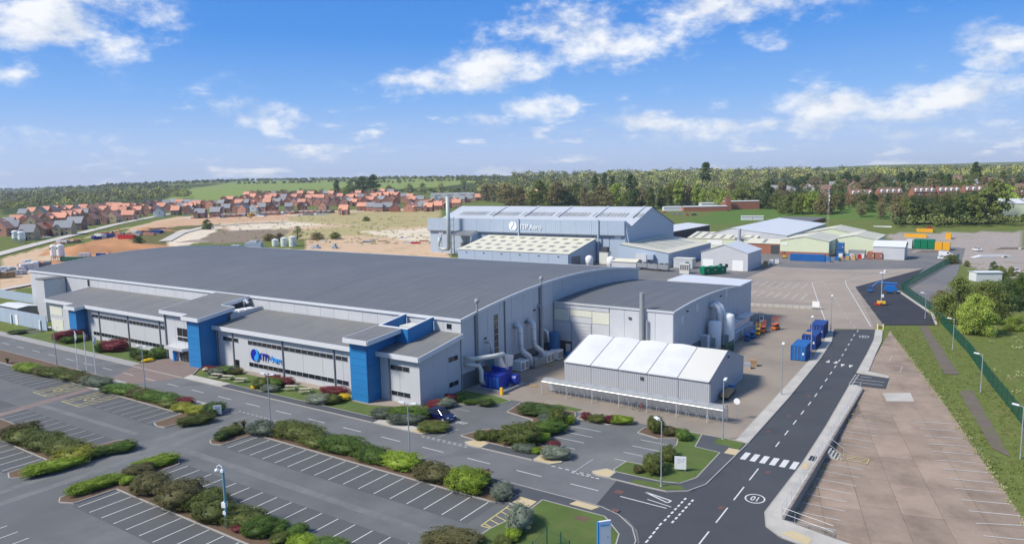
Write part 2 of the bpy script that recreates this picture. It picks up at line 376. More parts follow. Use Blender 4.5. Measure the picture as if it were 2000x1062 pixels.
# ------------------------------------------------------------------ the ground sheet out to the horizon
def in_poly(x, y, P):
    c = False; j = len(P)-1
    for i in range(len(P)):
        if (P[i][1] > y) != (P[j][1] > y) and x < (P[j][0]-P[i][0])*(y-P[i][1])/(P[j][1]-P[i][1])+P[i][0]: c = not c
        j = i
    return c
def to_px(x, y, z):
    q = Vector((x, y, z-CAMH)); w = q.dot(CF)
    if w < 1: return None
    return 1000+FOC*q.dot(CR)/w, 531-FOC*q.dot(CU)/w
GRASS, MEADOW, SAND, ORANGE, SCRUB, PALE, DARKE, PITCHC, WASTE, FOREST, ROUGH = \
    (.125, .155, .042), (.21, .27, .07), (.56, .40, .265), (.46, .235, .115), (.40, .335, .165), (.66, .56, .43), (.24, .185, .14), (.095, .165, .035), (.34, .295, .265), (.055, .075, .028), (.135, .128, .048)
ORANGE2 = (.55, .35, .22)
ZONES = [([(0, 372), (330, 362), (700, 350), (1000, 343), (1500, 334), (2000, 322), (2000, 405), (1500, 405), (1000, 400), (870, 372), (380, 388), (0, 420)], FOREST),
         ([(300, 398), (372, 368), (470, 354), (640, 352), (905, 347), (930, 355), (860, 366), (640, 374), (500, 386), (470, 398)], MEADOW),
         ([(380, 396), (480, 384), (520, 386), (440, 398)], DARKE),
         ([(0, 505), (120, 474), (230, 449), (340, 424), (440, 417), (640, 412), (860, 405), (880, 520), (560, 520), (330, 505), (60, 560), (0, 570)], SAND),
         ([(60, 515), (110, 470), (200, 462), (300, 470), (340, 485), (250, 505), (120, 530)], ORANGE),
         ([(560, 424), (640, 416), (860, 408), (870, 440), (760, 445), (640, 436), (560, 440)], SCRUB),
         ([(370, 460), (420, 448), (560, 448), (600, 462), (520, 472), (400, 482)], DARKE),
         ([(560, 470), (700, 460), (830, 470), (820, 452), (700, 440), (560, 452)], SCRUB),
         ([(250, 468), (330, 442), (430, 438), (430, 450), (380, 470), (300, 482)], ROUGH),
         ([(430, 474), (600, 468), (600, 486), (360, 492), (320, 496), (350, 478)], GRASS),
         ([(225, 462), (300, 436), (380, 424), (480, 420), (560, 420), (560, 428), (440, 434), (330, 444), (260, 464)], ORANGE2),
         ([(700, 452), (850, 445), (860, 472), (800, 470)], PALE), ([(440, 440), (560, 432), (640, 438), (560, 446), (450, 450)], PALE),
         ([(320, 480), (350, 450), (440, 440), (420, 452), (370, 480)], PALE),
         ([(0, 440), (60, 424), (60, 436), (0, 455)], GRASS), ([(100, 480), (190, 460), (250, 446), (252, 451), (190, 468), (110, 488)], GRASS),
         ([(1335, 432), (1420, 408), (1540, 400), (1740, 398), (1740, 428), (1540, 428), (1480, 432), (1400, 440)], PITCHC),
         ([(1735, 456), (2000, 452), (2000, 548), (1890, 520), (1850, 500), (1740, 470)], WASTE)]
def build_ground():
    degs = list(np.arange(-180, -42, 4.0)) + list(np.arange(-42, 42, .3)) + list(np.arange(42, 180, 4.0))
    rings = [12, 25, 36] + [44*1.0225**k for k in range(242)]
    verts = [(0, 0, -.06)]; cols = [GRASS]; faces = []
    na = len(degs)
    for r in rings:
        for a in degs:
            t = RAD(a); x = (FH.x*cos(t)+RH.x*sin(t))*r; y = (FH.y*cos(t)+RH.y*sin(t))*r
            z = terrain(x, y)
            if r < 420:
                k = min(1, max(0, (x+20)/3.8)); k = k*k*(3-2*k); z += -.06 + k*(lot_z(y))*(1 if y > 20 else 0)
            else:
                z += (math.sin(x*.006+1)*math.cos(y*.005))*min(3.0, (r-420)*.002)
            verts.append((x, y, z)); c = GRASS
            p = to_px(x, y, z) if abs(a) < 43 else None
            if p and r > 200:
                for P, cc in ZONES:
                    if in_poly(p[0], p[1], P): c = cc
            elif abs(a) >= 43 and r > 900: c = FOREST
            cols.append(c)
    for j in range(na):
        faces.append((0, 1+(j+1) % na, 1+j))
    for i in range(len(rings)-1):
        for j in range(na):
            a = 1+i*na+j; b = 1+i*na+(j+1) % na; faces.append((a, b, b+na, a+na))
    me = bpy.data.meshes.new('ground'); me.from_pydata(verts, [], faces)
    at = me.color_attributes.new('zone', 'FLOAT_COLOR', 'POINT')
    at.data.foreach_set('color', np.array([(*c, 1) for c in cols], dtype=np.float32).ravel())
    mt = bpy.data.materials.new('ground'); mt.use_nodes = True; nt = mt.node_tree; N = nt.nodes; L = nt.links.new
    bs = N['Principled BSDF']; bs.inputs['Roughness'].default_value = .95; bs.inputs['Specular IOR Level'].default_value = .1
    ca = N.new('ShaderNodeAttribute'); ca.attribute_name = 'zone'
    geo = N.new('ShaderNodeNewGeometry')
    def noise(s, d):
        n = N.new('ShaderNodeTexNoise'); n.inputs['Scale'].default_value = s; n.inputs['Detail'].default_value = d; n.inputs['Roughness'].default_value = .65
        L(geo.outputs['Position'], n.inputs['Vector']); return n.outputs['Fac']
    # grass tufts creep over bare earth and earth shows through the grass
    mr = N.new('ShaderNodeMapRange'); L(noise(.07, 7), mr.inputs[0]); mr.inputs[1].default_value = .55; mr.inputs[2].default_value = .68; mr.inputs[4].default_value = .42
    mx = N.new('ShaderNodeMix'); mx.data_type = 'RGBA'; L(mr.outputs[0], mx.inputs[0]); L(ca.outputs['Color'], mx.inputs[6]); mx.inputs[7].default_value = (.15, .155, .055, 1)
    mr2 = N.new('ShaderNodeMapRange'); L(noise(.19, 6), mr2.inputs[0]); mr2.inputs[1].default_value = .56; mr2.inputs[2].default_value = .72; mr2.inputs[4].default_value = .5
    mx2 = N.new('ShaderNodeMix'); mx2.data_type = 'RGBA'; L(mr2.outputs[0], mx2.inputs[0]); L(mx.outputs[2], mx2.inputs[6]); mx2.inputs[7].default_value = (.24, .185, .10, 1)
    v = N.new('ShaderNodeMath'); v.operation = 'MULTIPLY_ADD'; L(noise(.9, 5), v.inputs[0]); v.inputs[1].default_value = .9; v.inputs[2].default_value = .55
    sc = N.new('ShaderNodeVectorMath'); sc.operation = 'SCALE'; L(mx2.outputs[2], sc.inputs[0]); L(v.outputs[0], sc.inputs['Scale'])
    L(sc.outputs[0], bs.inputs['Base Color'])
    MATS['ground'] = mt
    o = link('ground', me, mt); tag(o, kind='structure')
    for p in me.polygons: p.use_smooth = True
build_ground()

# ------------------------------------------------------------------ sheets of the site
car_park = sheet('car_park', [(-330, -10), (-24.5, -10), (-24.5, 60.55), (-330, 60.55)], 0.0, 'asphalt_old')
front_road = sheet('front_road', [(-420, 60.5), (-23, 60.5), (-23, 67.0), (-420, 67.0)], .006, 'asphalt_road')
NEWROAD = [(-31.2, 60.5), (-29.2, 60.2), (-27.3, 59.4), (-25.6, 57.9), (-24.4, 55.7), (-23.8, 52), (-23.2, 30), (-15, 30), (-14.5, 52), (6, 51), (6, 62), (-11, 62.6), (-14.2, 63.4), (-15.8, 64.8), (-16.6, 67.5),
           (-16.2, 82), (-16.3, 96), (-16.9, 116.5), (-17.1, 126.3), (-17.5, 140), (-18.0, 152.6), (-19.0, 163), (-26.2, 159), (-24.6, 147), (-23.8, 132), (-23.2, 106), (-23.1, 84), (-23.5, 71), (-24.2, 68.6), (-26.3, 66.9), (-29, 66.8), (-32.0, 66.9)]
new_road = sheet('new_road', NEWROAD, .012, 'asphalt_new')
forecourt = sheet('forecourt_car_park', [(-66.6, 66.9), (-27, 66.9), (-27, 85.1), (-66.6, 85.1)], .004, 'asphalt_old')
yard = sheet('concrete_yard', [(-67, 85), (-24.6, 85), (-24.6, 130), (-25.8, 152), (-26.3, 160), (-19, 163.2), (-18, 170), (-30, 226), (-66, 226), (-67, 160)], .009, 'yard')
service = sheet('service_road', [(-125, 215), (-66, 170), (-19, 170), (-8, 210), (-9, 360), (-40, 380), (-120, 420), (-160, 330)], .002, 'service')
plaza = sheet('plaza', [(-64.5, 186), (-35, 186), (-26.5, 160), (-19.2, 163.4), (-31.5, 224), (-18.2, 278), (-40, 264), (-64, 262)], .016, 'plaza')
patch = sheet('tarmac_patch', [(-18.2, 168.9), (-8.3, 174.3), (-10.2, 187.5), (-20.2, 220.1), (-18.3, 278.2), (-31.8, 223.9)], .024, 'asphalt_black')
back_yard = sheet('back_yard', [(-330, 205), (-215, 150), (-150, 150), (-118, 215), (-118, 250), (-216, 252), (-218, 300), (-262, 310), (-330, 262)], .004, 'service')
for nm, P in (('old_path', [(-11.8, 171.4), (-10.3, 172.2), (-3.1, 132.4), (-5.1, 131.2)]), ('old_path', [(-2.8, 121.7), (-1.2, 123.7), (3.2, 97.1), (1.4, 99.2)])):
    mb = MB(); mb.quad(*[(x, y, lot_z(y)+.03) for x, y in P]); tag(mb.build(nm, M('old_tarmac', (.145, .115, .095), .95, var=.25, scale=.4, fine=.1, stain=(.11, .125, .05), sscale=.5, samt=.8), fix=False), kind='structure')
# side road dropping from the new road to the brown lot
mb = MB(); mb.quad((-17.0, 117.6, .02), (-12, 118, lot_z(118)+.03), (-12.2, 124.3, lot_z(124)+.03), (-17.1, 125, .02))
tag(mb.build('side_road', 'asphalt_new', fix=False), kind='structure')

# brown concrete lot: every slab its own piece
LOT = [(-15.2, 60), (10.5, 60), (4.0, 80.5), (-.6, 98.5), (-8.2, 128.9), (-11.7, 145.6), (-16.3, 162.5), (-16.0, 150), (-15.2, 126), (-15.2, 110)]
def clip_poly(P, C):
    a = sum(C[i][0]*C[(i+1) % len(C)][1]-C[(i+1) % len(C)][0]*C[i][1] for i in range(len(C)))
    if a < 0: C = C[::-1]
    out = P
    for i in range(len(C)):
        A = C[i]; B = C[(i+1) % len(C)]; inp = out; out = []
        side = lambda p: (B[0]-A[0])*(p[1]-A[1])-(B[1]-A[1])*(p[0]-A[0])
        for k in range(len(inp)):
            p, q = inp[k], inp[(k+1) % len(inp)]; sp, sq = side(p), side(q)
            if sp >= 0: out.append(p)
            if sp*sq < 0:
                t = sp/(sp-sq); out.append((p[0]+(q[0]-p[0])*t, p[1]+(q[1]-p[1])*t))
        if len(out) < 3: return []
    return out
LOTC = [(-14.9, 60), (9.2, 60), (-16.3, 163)]
lot = MB()
ys = [60+2.0*k for k in range(53)]
def edge_x(y): return float(np.interp(y, [60, 163, 165], [9.1, -16.3, -16.4]))
for y0, y1 in zip(ys, ys[1:]):
    lot.quad((-16.0 if y0 > 118 else -15.1, y0, lot_z(y0)-.03), (edge_x(y0), y0, lot_z(y0)-.03), (edge_x(y1), y1, lot_z(y1)-.03), (-16.0 if y1 > 118 else -15.1, y1, lot_z(y1)-.03))
lot_o = tag(lot.build('concrete_lot', 'brown_joint', fix=False), kind='structure')
ux, uy = .255, -.967; vx, vy = .967, .255
for i in range(-6, 14):
    for j in range(-5, 17):
        a0 = -11.4+vx*3.62*i; c0 = 97.3+vy*3.62*i
        s = (j-8)*7.3+.9*(i % 2)
        rect = []
        for du, dv in ((s+.025, .02), (s+7.275, .02), (s+7.275, 3.60), (s+.025, 3.60)): rect.append((a0-ux*du*-1*-1+vx*dv, c0-uy*du+vy*dv))
        P = clip_poly(rect, LOTC)
        if len(P) < 3: continue
        ar = abs(sum(P[k][0]*P[(k+1) % len(P)][1]-P[(k+1) % len(P)][0]*P[k][1] for k in range(len(P))))/2
        if ar < 1.5: continue
        P = [p for p in P if not (p[0] < -15.25 and p[1] < 118)] or P
        if len(P) < 3: continue
        mb = MB(); n = len(P); dz = random.uniform(-.006, .006)
        top = [(x, y, lot_z(y)+dz) for x, y in P]; bot = [(x, y, lot_z(y)-.1) for x, y in P]
        mb.v = top+bot; mb.f = [tuple(range(n))]+[(k, n+k, n+(k+1) % n, (k+1) % n) for k in range(n)]
        mb.build('slab', 'brown_slab', lot_o)

# ------------------------------------------------------------------ kerbed pavements, beds and lawns
def kerbed(name, poly, mat, h=.11, kerb=True, base=0.0):
    o = MB().prism(poly, base-.04, base+h).build(name, mat); tag(o, kind='structure')
    if kerb:
        # kerb stones: a row of short blocks round the edge, proud of the surface by a few millimetres
        k = MB(); P = list(poly); a = sum(P[i][0]*P[(i+1) % len(P)][1]-P[(i+1) % len(P)][0]*P[i][1] for i in range(len(P)))
        if a < 0: P.reverse()
        for i in range(len(P)):
            A = Vector(P[i]); B = Vector(P[(i+1) % len(P)]); L_ = (B-A).length
            if L_ < .2: continue
            d = (B-A)/L_; ang = math.atan2(d.y, d.x); nrm = Vector((d.y, -d.x)); nseg = max(1, int(L_/3.0))
            for s_ in range(nseg):
                c = A+d*(L_*(s_+.5)/nseg)+nrm*.05
                k.obox((c.x, c.y, base+(h+.004)/2-.02), (L_/nseg-.015, .13, h+.044), ang)
        k.build('kerb', 'kerbstone', o)
    return o
kerbed('pavement', [(-24.6, 85.2), (-23.2, 84.9), (-23.3, 106), (-23.9, 132), (-24.7, 147), (-26.2, 158), (-27.2, 158), (-25.9, 147), (-25.2, 132)], 'concrete')
kerbed('pavement', [(-16.2, 82), (-16.6, 67.5), (-15.8, 64.8), (-14.2, 63.4), (-11, 62.6), (-6, 62.3), (-6, 64.6), (-10.3, 65.4), (-14.9, 66.7), (-15.0, 90), (-15.1, 116.4), (-16.0, 117.6), (-16.8, 117.2), (-16.3, 96)], 'concrete')
kerbed('pavement', [(-17.0, 125.4), (-12.3, 124.6), (-12.5, 125.6), (-15.6, 127.0), (-16.2, 140), (-16.6, 152), (-17.7, 163), (-18.9, 163), (-17.9, 152.6), (-17.4, 140)], 'concrete')
kerbed('pavement', [(-420, 67.05), (-129.2, 67.05), (-129.2, 68.7), (-420, 68.7)], 'paving')
kerbed('brick_forecourt', [(-129, 67.05), (-112.6, 67.05), (-113.5, 69.5), (-116.4, 72.4), (-116, 75), (-128, 75), (-128.8, 70)], 'brick_paving', .10)
sheet('brick_crossing', [(-123.6, 60.6), (-116.4, 60.6), (-113.0, 66.9), (-128.0, 66.9)], .018, 'brick_paving')
kerbed('pavement', [(-112.4, 67.05), (-102.2, 67.05), (-102.2, 68.8), (-113.2, 68.8)], 'concrete')
kerbed('footpath', [(-102.1, 67.05), (-68.3, 67.05), (-68.3, 68.6), (-102.1, 68.6)], 'asphalt_path')
kerbed('pavement', [(-68.2, 67.05), (-62.0, 67.05), (-60.6, 68.5), (-68.2, 68.8)], 'concrete')
kerbed('tactile_kerb', [(-61.9, 67.05), (-59.4, 67.1), (-59.0, 67.9), (-60.5, 68.5)], 'tactile', .105)
kerbed('tactile_kerb', [(-52.9, 67.6), (-51.9, 66.95), (-50.2, 67.0), (-50.2, 68.6), (-51.8, 69.3)], 'tactile', .105)
kerbed('footpath', [(-50.1, 67.05), (-42.7, 67.05), (-42.7, 68.8), (-50.1, 68.7)], 'asphalt_path')
kerbed('tactile_kerb', [(-42.6, 67.05), (-40.3, 67.1), (-39.5, 68.1), (-40.2, 69.2), (-42.6, 68.8)], 'tactile', .105)
bed_mid = kerbed('planting_bed', [(-54.8, 69.2), (-52.5, 68.9), (-42.6, 69.0), (-40.0, 69.6), (-40.0, 70.6), (-44.8, 71.6), (-45.6, 75), (-45.4, 82.0), (-46.8, 84.6), (-55.6, 84.6), (-55.0, 80), (-50, 79), (-49.5, 75), (-53.5, 72.5)], 'soil', .10)
kerbed('planting_bed', [(-45.3, 82.6), (-40.4, 82.4), (-39.2, 84.7), (-45.2, 84.9)], 'soil', .10)
kerbed('lawn', [(-60.6, 85.2), (-66.4, 85.2), (-66.4, 79.4), (-64.6, 78.8), (-58.2, 81.5), (-57.4, 84.4)], 'lawn', .10)
kerbed('lawn', [(-52, 85.0), (-46.9, 84.9), (-46.5, 86.2), (-50.5, 86.6)], 'lawn', .06, False)
kerbed('lawn', [(-66.9, 72.0), (-66.9, 70.2), (-60.4, 69.0), (-59.4, 70.0), (-60.2, 72.6), (-63.8, 74.0), (-65.6, 78.8), (-66.8, 78.8)], 'soil', .10)
kerbed('planting_bed', [(-36.0, 83.6), (-36.0, 81.6), (-33.0, 80.9), (-31.0, 82.3), (-31.5, 84.9), (-35.4, 84.9)], 'soil', .10)
kerbed('lawn', [(-33.4, 69.4), (-33.2, 72.0), (-30.5, 72.2), (-30.2, 80.0), (-30.9, 82.2), (-31.3, 84.9), (-28.9, 84.9), (-28.2, 80.4), (-25.1, 80.1), (-25.0, 71.9), (-26.0, 69.6), (-28, 69.0), (-33.2, 68.9)], 'lawn', .12)
kerbed('footpath', [(-33.9, 67.1), (-29.5, 67.0), (-26.4, 67.1), (-24.6, 68.3), (-23.6, 70.8), (-23.2, 84.6), (-26.6, 85.0), (-28.8, 84.95), (-28.1, 80.5), (-25.0, 80.2), (-24.9, 71.8), (-25.9, 69.5), (-28, 68.9), (-33.8, 68.8)], 'asphalt_path', .10)
kerbed('lawn', [(-30.6, 67.1), (-26.6, 67.2), (-24.9, 68.3), (-25.6, 68.9), (-28, 68.4), (-30.2, 68.0)], 'lawn', .135, False)
kerbed('lawn', [(-26.6, 82.8), (-26.7, 84.9), (-23.5, 84.6), (-23.4, 82.3)], 'lawn', .135, False)
kerbed('tactile_kerb', [(-35.2, 67.6), (-34.6, 67.0), (-33.0, 67.05), (-33.0, 68.7), (-34.2, 69.0)], 'tactile', .13)
sheet('tactile_paving', [(-24.6, 80.2), (-23.3, 80.2), (-23.3, 82.1), (-24.6, 82.1)], .118, 'tactile')
sheet('tactile_paving', [(-16.1, 80.0), (-15.4, 80.0), (-15.4, 82.0), (-16.1, 82.0)], .128, 'tactile')
sheet('tactile_paving', [(-14.4, 63.9), (-11.9, 63.0), (-11.7, 64.3), (-13.6, 65.0)], .128, 'tactile')
# strip between car park and road: west of the lane, east of it
kerbed('planting_bed', [(-330, 55.75), (-121.5, 55.75), (-121.5, 60.4), (-330, 60.4)], 'soil', .11)
kerbed('planting_bed', [(-117.0, 55.75), (-94.6, 55.75), (-94.2, 51.4), (-92.6, 50.9), (-91.2, 51.2), (-91.0, 57.5), (-93.0, 58.6), (-117.0, 58.6)], 'soil', .11)
kerbed('pavement', [(-121.4, 55.75), (-117.1, 55.75), (-117.1, 58.7), (-93.2, 58.7), (-90.8, 57.6), (-89.9, 58.5), (-90.4, 60.2), (-92, 60.4), (-121.4, 60.4)], 'paving', .10)
kerbed('planting_bed', [(-81.2, 51.3), (-80.0, 50.7), (-78.6, 51.2), (-78.4, 55.75), (-40.4, 55.75), (-38.9, 56.3), (-39.0, 58.2), (-72, 58.6), (-78, 58.8), (-81.4, 57.6)], 'soil', .11)
kerbed('pavement', [(-81.0, 57.9), (-78, 58.9), (-72, 58.75), (-57.5, 58.5), (-57.5, 60.4), (-78, 60.4), (-81.2, 59.6)], 'paving', .10)
kerbed('footpath', [(-57.4, 58.5), (-38.9, 58.3), (-38.8, 56.4), (-37.2, 56.2), (-36.3, 56.3), (-36.3, 58.7), (-29.2, 58.7), (-26.6, 56.3), (-25.9, 54), (-25.5, 40), (-24.1, 40), (-24.3, 53), (-24.9, 55.9), (-26.2, 58.0), (-28.4, 59.7), (-30.6, 60.35), (-57.4, 60.4)], 'asphalt_path', .10)
sheet('tactile_paving', [(-38.6, 56.6), (-36.5, 56.5), (-36.5, 58.0), (-38.6, 58.1)], .118, 'tactile')
sheet('tactile_paving', [(-33.5, 59.2), (-31.0, 59.2), (-30.6, 60.2), (-33.2, 60.25)], .118, 'tactile')
kerbed('lawn', [(-36.1, 56.0), (-36.2, 58.6), (-29.3, 58.6), (-26.7, 56.2), (-26.0, 54), (-25.6, 40), (-37.5, 40), (-37.2, 50.9)], 'lawn', .13)
sheet('worn_earth', [(-31.6, 56.6), (-30.3, 56.7), (-30.2, 57.6), (-31.5, 57.5)], .134, 'soil')
# planting strips inside the car park
kerbed('planting_bed', [(-330, 37.2), (-92.4, 37.2), (-92.0, 32.9), (-90.2, 32.3), (-89.3, 33.0), (-89.1, 45.2), (-90.4, 46.0), (-91.7, 45.2), (-92.3, 40.9), (-330, 40.9)], 'soil', .11)
kerbed('planting_bed', [(-79.7, 32.9), (-78.6, 32.3), (-77.0, 33.0), (-76.8, 37.2), (-40, 37.2), (-40, 40.9), (-77.2, 40.9), (-77.4, 44.7), (-78.6, 45.3), (-79.3, 44.6)], 'soil', .11)
# lawns in front of the offices, cut by little paths
kerbed('lawn', [(-182, 68.8), (-129.4, 68.8), (-129.4, 75.4), (-161.8, 75.4), (-166, 73.2), (-182, 73.2)], 'lawn', .085, False)
kerbed('lawn', [(-112.6, 68.9), (-79.8, 68.7), (-79.4, 73.6), (-82.5, 74.0), (-112.0, 74.0)], 'lawn', .085, False)
kerbed('gravel_margin', [(-115.3, 74.1), (-79.0, 74.1), (-78.4, 72.6), (-74.0, 72.6), (-67.0, 75.0), (-67.0, 75.6), (-115.3, 75.6)], 'plaza', .08, False)
kerbed('lawn', [(-78.6, 68.7), (-68.0, 68.9), (-67.0, 70.2), (-67.2, 74.6), (-73.6, 72.2), (-78.0, 72.2)], 'lawn', .085, False)
for x in (-186, -181.5):
    kerbed('footpath', [(x, 68.8), (x+2.2, 68.8), (x+2.2, 74.4), (x, 74.4)], 'asphalt_path', .095, False)
# retaining wall between pavement and the lower lot
mb = MB()
for y0 in np.arange(67.0, 116.0, 3.5): mb.box(-14.98, -14.72, y0, min(y0+3.48, 116.3), lot_z(y0)-.2, .16)
mb.box(-14.98, -10.2, 66.55, 66.8, -1.2, .1)
tag(mb.build('retaining_wall', M('wall_concrete', (.30, .265, .235), .9, var=.2, scale=.6, stain=(.16, .14, .12), sscale=.6, samt=.6)), 'low grey concrete retaining wall below the railing beside the brown lot', 'wall')

# ------------------------------------------------------------------ painted markings
_lines = {}
def line(x0, y0, x1, y1, w=.11, mat='white_line', z=.02, parent=car_park, name='painted_line'):
    L_ = math.hypot(x1-x0, y1-y0); key = (round(L_, 1), w, mat)
    if key not in _lines:
        a = round(L_, 1)/2; b = w/2
        mb = MB(); mb.quad((-a, -b, 0), (a, -b, 0), (a, b, 0), (-a, b, 0)); me = mb.mesh('painted_line'); me.materials.append(MATS[mat]); _lines[key] = me
    return link(name, _lines[key], mat, parent, loc=((x0+x1)/2, (y0+y1)/2, z), rot=(0, 0, math.atan2(y1-y0, x1-x0)))
def bays(x0, x1, y0, y1, step=2.28, **k):
    x = x0
    while x <= x1+.01: line(x, y0, x, y1, **k); x += step
bays(-77.2, -40.0, 50.9, 55.5)
bays(-108.8, -93.0, 50.9, 55.5, mat='worn_line')
bays(-330, -128, 50.9, 55.5, mat='worn_line')
bays(-76.1, -38.2, 41.0, 45.0); bays(-120, -93, 41.0, 45.0, mat='worn_line')
bays(-75.8, -46, 32.8, 37.0); bays(-130, -91.7, 32.8, 36.9)
bays(-98.0, -35, 22.6, 27.1)
# darker, less worn asphalt under the parked-on bays
for (x0, x1, y0, y1) in ((-77.6, -39.8, 50.7, 55.7), (-330, -93, 50.7, 55.7), (-76.8, -37.5, 40.9, 45.1), (-330, -92.5, 40.9, 45.1), (-76.6, -40, 32.6, 37.2), (-330, -92.4, 32.6, 37.2)):
    sheet('bay_surface', [(x0, y0), (x1, y0), (x1, y1), (x0, y1)], .006, 'asphalt_bay', car_park)
# yellow hatched accessible bays and the brick walkway between them
sheet('brick_walkway', [(-114.2, 20), (-112.0, 20), (-116.7, 42), (-119.2, 55.7), (-121.2, 55.7), (-118.8, 42)], .012, 'brick_paving', car_park)
for x in (-126.3, -124.9, -123.1, -121.6, -116.8, -115.4, -112.8, -111.2): line(x, 49.7, x, 55.4, .12, 'yellow_line')
for xa, xb in ((-126.3, -124.9), (-123.1, -121.6), (-116.8, -115.4), (-112.8, -111.2)):
    for k in range(5): line(xa+.1, 49.9+k*1.1, xb-.1, 50.9+k*1.1, .1, 'yellow_line')
line(-126.3, 49.7, -121.6, 49.7, .12, 'yellow_line'); line(-116.8, 49.7, -111.2, 49.7, .12, 'yellow_line')
for x in (-124.0, -119.2+5.1):
    mb = MB()
    for k in range(14):
        t0, t1 = 2*pi*k/14, 2*pi*(k+1)/14
        mb.quad(*[(x+cos(t)*r_, 52.4+sin(t)*r_, .021) for t, r_ in ((t0, .5), (t1, .5), (t1, .66), (t0, .66))])
    mb.quad((x-.1, 52.9, .021), (x+.1, 52.9, .021), (x+.1, 54, .021), (x-.1, 54, .021))
    mb.build('wheelchair_symbol', 'yellow_line', car_park, fix=False)
# yellow hatched corner bay
line(-38.4, 51.1, -38.5, 55.9, .14, 'yellow_line'); line(-38.4, 51.1, -36.2, 51.2, .14, 'yellow_line')
for k in range(5): line(-38.4, 51.6+k*.95, -36.9, 51.2+k*.95, .12, 'yellow_line')
# front road
for k in range(58):
    x = -24.5-8-k*6.9
    line(x, 63.65, x-3.3, 63.65, .12, 'white_line', .022, front_road)
for k in range(9): line(-88.6+k*.95, 60.75, -88.1+k*.95, 60.75, .2, 'worn_line', .022, front_road)
for k in range(9): line(-59.2+k*.85, 66.75, -58.7+k*.85, 66.75, .16, 'worn_line', .022, front_road); line(-59.0+k*.85, 66.35, -58.5+k*.85, 66.35, .16, 'worn_line', .022, front_road)
for k in range(6): line(-40.0+k*.9, 66.75, -39.5+k*.9, 66.75, .16, 'white_line', .022, front_road); line(-37.2+k*.6, 66.35, -36.8+k*.6, 66.35, .16, 'white_line', .022, front_road)
line(-57.0, 67.2, -56.6, 71.0, .1, 'worn_line', .022, forecourt); line(-37.0, 66.9, -36.9, 71.0, .1, 'worn_line', .022, forecourt)
# give-way at the junction
for row in (0, .75):
    for k in range(7): line(-24.2+row, 60.9+k*.88, -24.2+row, 61.4+k*.88, .2, 'white_line', .022, new_road)
for k in range(6): line(-24.0-.05*k, 55.3+k*.9, -24.0-.05*k, 55.9+k*.9, .18, 'white_line', .022, new_road)
line(-27.4, 64.4, -24.7, 64.0, .12, 'white_line', .022, new_road); line(-30.0, 63.6, -25.0, 63.5, .14, 'white_line', .022, new_road)
mb = MB()   # give-way triangle
for A, B in (((-28.4, 65.9), (-25.2, 65.3)), ((-25.2, 65.3), (-25.4, 64.7)), ((-25.4, 64.7), (-28.4, 65.9))):
    a, b = Vector(A), Vector(B); n_ = Vector((-(b-a).y, (b-a).x)).normalized()*.09
    mb.quad(*[(q.x, q.y, .023) for q in (a-n_, b-n_, b+n_, a+n_)])
mb.build('give_way_triangle', 'white_line', new_road, fix=False)
# right road centre line, zebra stripes, speed oval, ramp teeth
yc = 57.5; k = 0
while yc < 160:
    ln = 3.6 if yc < 82 else 1.9
    if not 79 < yc < 82.2:
        xc = float(np.interp(yc, [55, 107, 131, 155], [-19.95, -20.15, -20.8, -21.9]))
        line(xc, yc, xc-.02, yc+ln, .14, 'white_line', .022, new_road)
    yc += 5.6 if yc < 82 else 4.6
for k in range(6):
    x = -22.6+k*1.08; mb = MB(); mb.quad((x, 79.6, .023), (x+.62, 79.65, .023), (x+.62, 82.0, .023), (x, 81.95, .023)); mb.build('zebra_stripe', 'white_line', new_road, fix=False)
def speed_oval(cx, cy, sx, sy):
    mb = MB(); n = 28
    for k in range(n):
        t0, t1 = 2*pi*k/n, 2*pi*(k+1)/n
        mb.quad(*[(cx+cos(t)*sx*r_, cy+sin(t)*sy*r_, .023) for t, r_ in ((t0, .86), (t0, 1), (t1, 1), (t1, .86))])
    mb.build('speed_oval', 'white_line', new_road)
    me = text_mesh('10', 1.0, .001, .012); me.materials.append(MATS['white_line'])
    link('speed_number', me, 'white_line', new_road, loc=(cx+sx*.50, cy+sy*.46, .024), rot=(0, 0, pi), scale=(sx*.92, sy*1.36, 1))
speed_oval(-18.3, 70.1, .98, 1.12); speed_oval(-20.0, 154.9, .9, 1.2)
for k in range(4):
    x = -22.7+k*1.25; mb = MB(); s = 1 if k < 2 else -1
    mb.quad((x, 130.2, .023), (x+.7, 130.2, .023), (x+.35, 130.2+s*1.9, .023)); mb.build('ramp_tooth', 'white_line', new_road)
for k in range(7): line(-17.0, 117.9+k*.95, -17.0, 118.4+k*.95, .16, 'white_line', .024, new_road); line(-16.6, 118.0+k*.95, -16.6, 118.5+k*.95, .16, 'white_line', .026, new_road)
for (x, y) in ((-20.8, 66), (-19.2, 77), (-21.6, 97.5), (-21.2, 108), (-22.4, 90)): sheet('patched_cover', [(x, y), (x+.5, y), (x+.55, y+.8), (x, y+.75)], .02, 'red_patch', new_road)
# forecourt bays
for y in (79.5, 77.2, 74.95, 72.6): line(-44.5, y, -40.2, y, .1, 'white_line', .022, forecourt)
for y in (79.5, 77.1, 74.7, 72.3): line(-34.8, y, -30.9, y, .1, 'white_line', .022, forecourt)
for y in (77.6, 75.0): line(-63.1, y, -59.8, y, .1, 'worn_line', .022, forecourt)
for k in range(4): line(-58.9+k*.5, 72.6+k*.05, -58.6+k*.5, 73.6, .16, 'white_line', .022, forecourt)
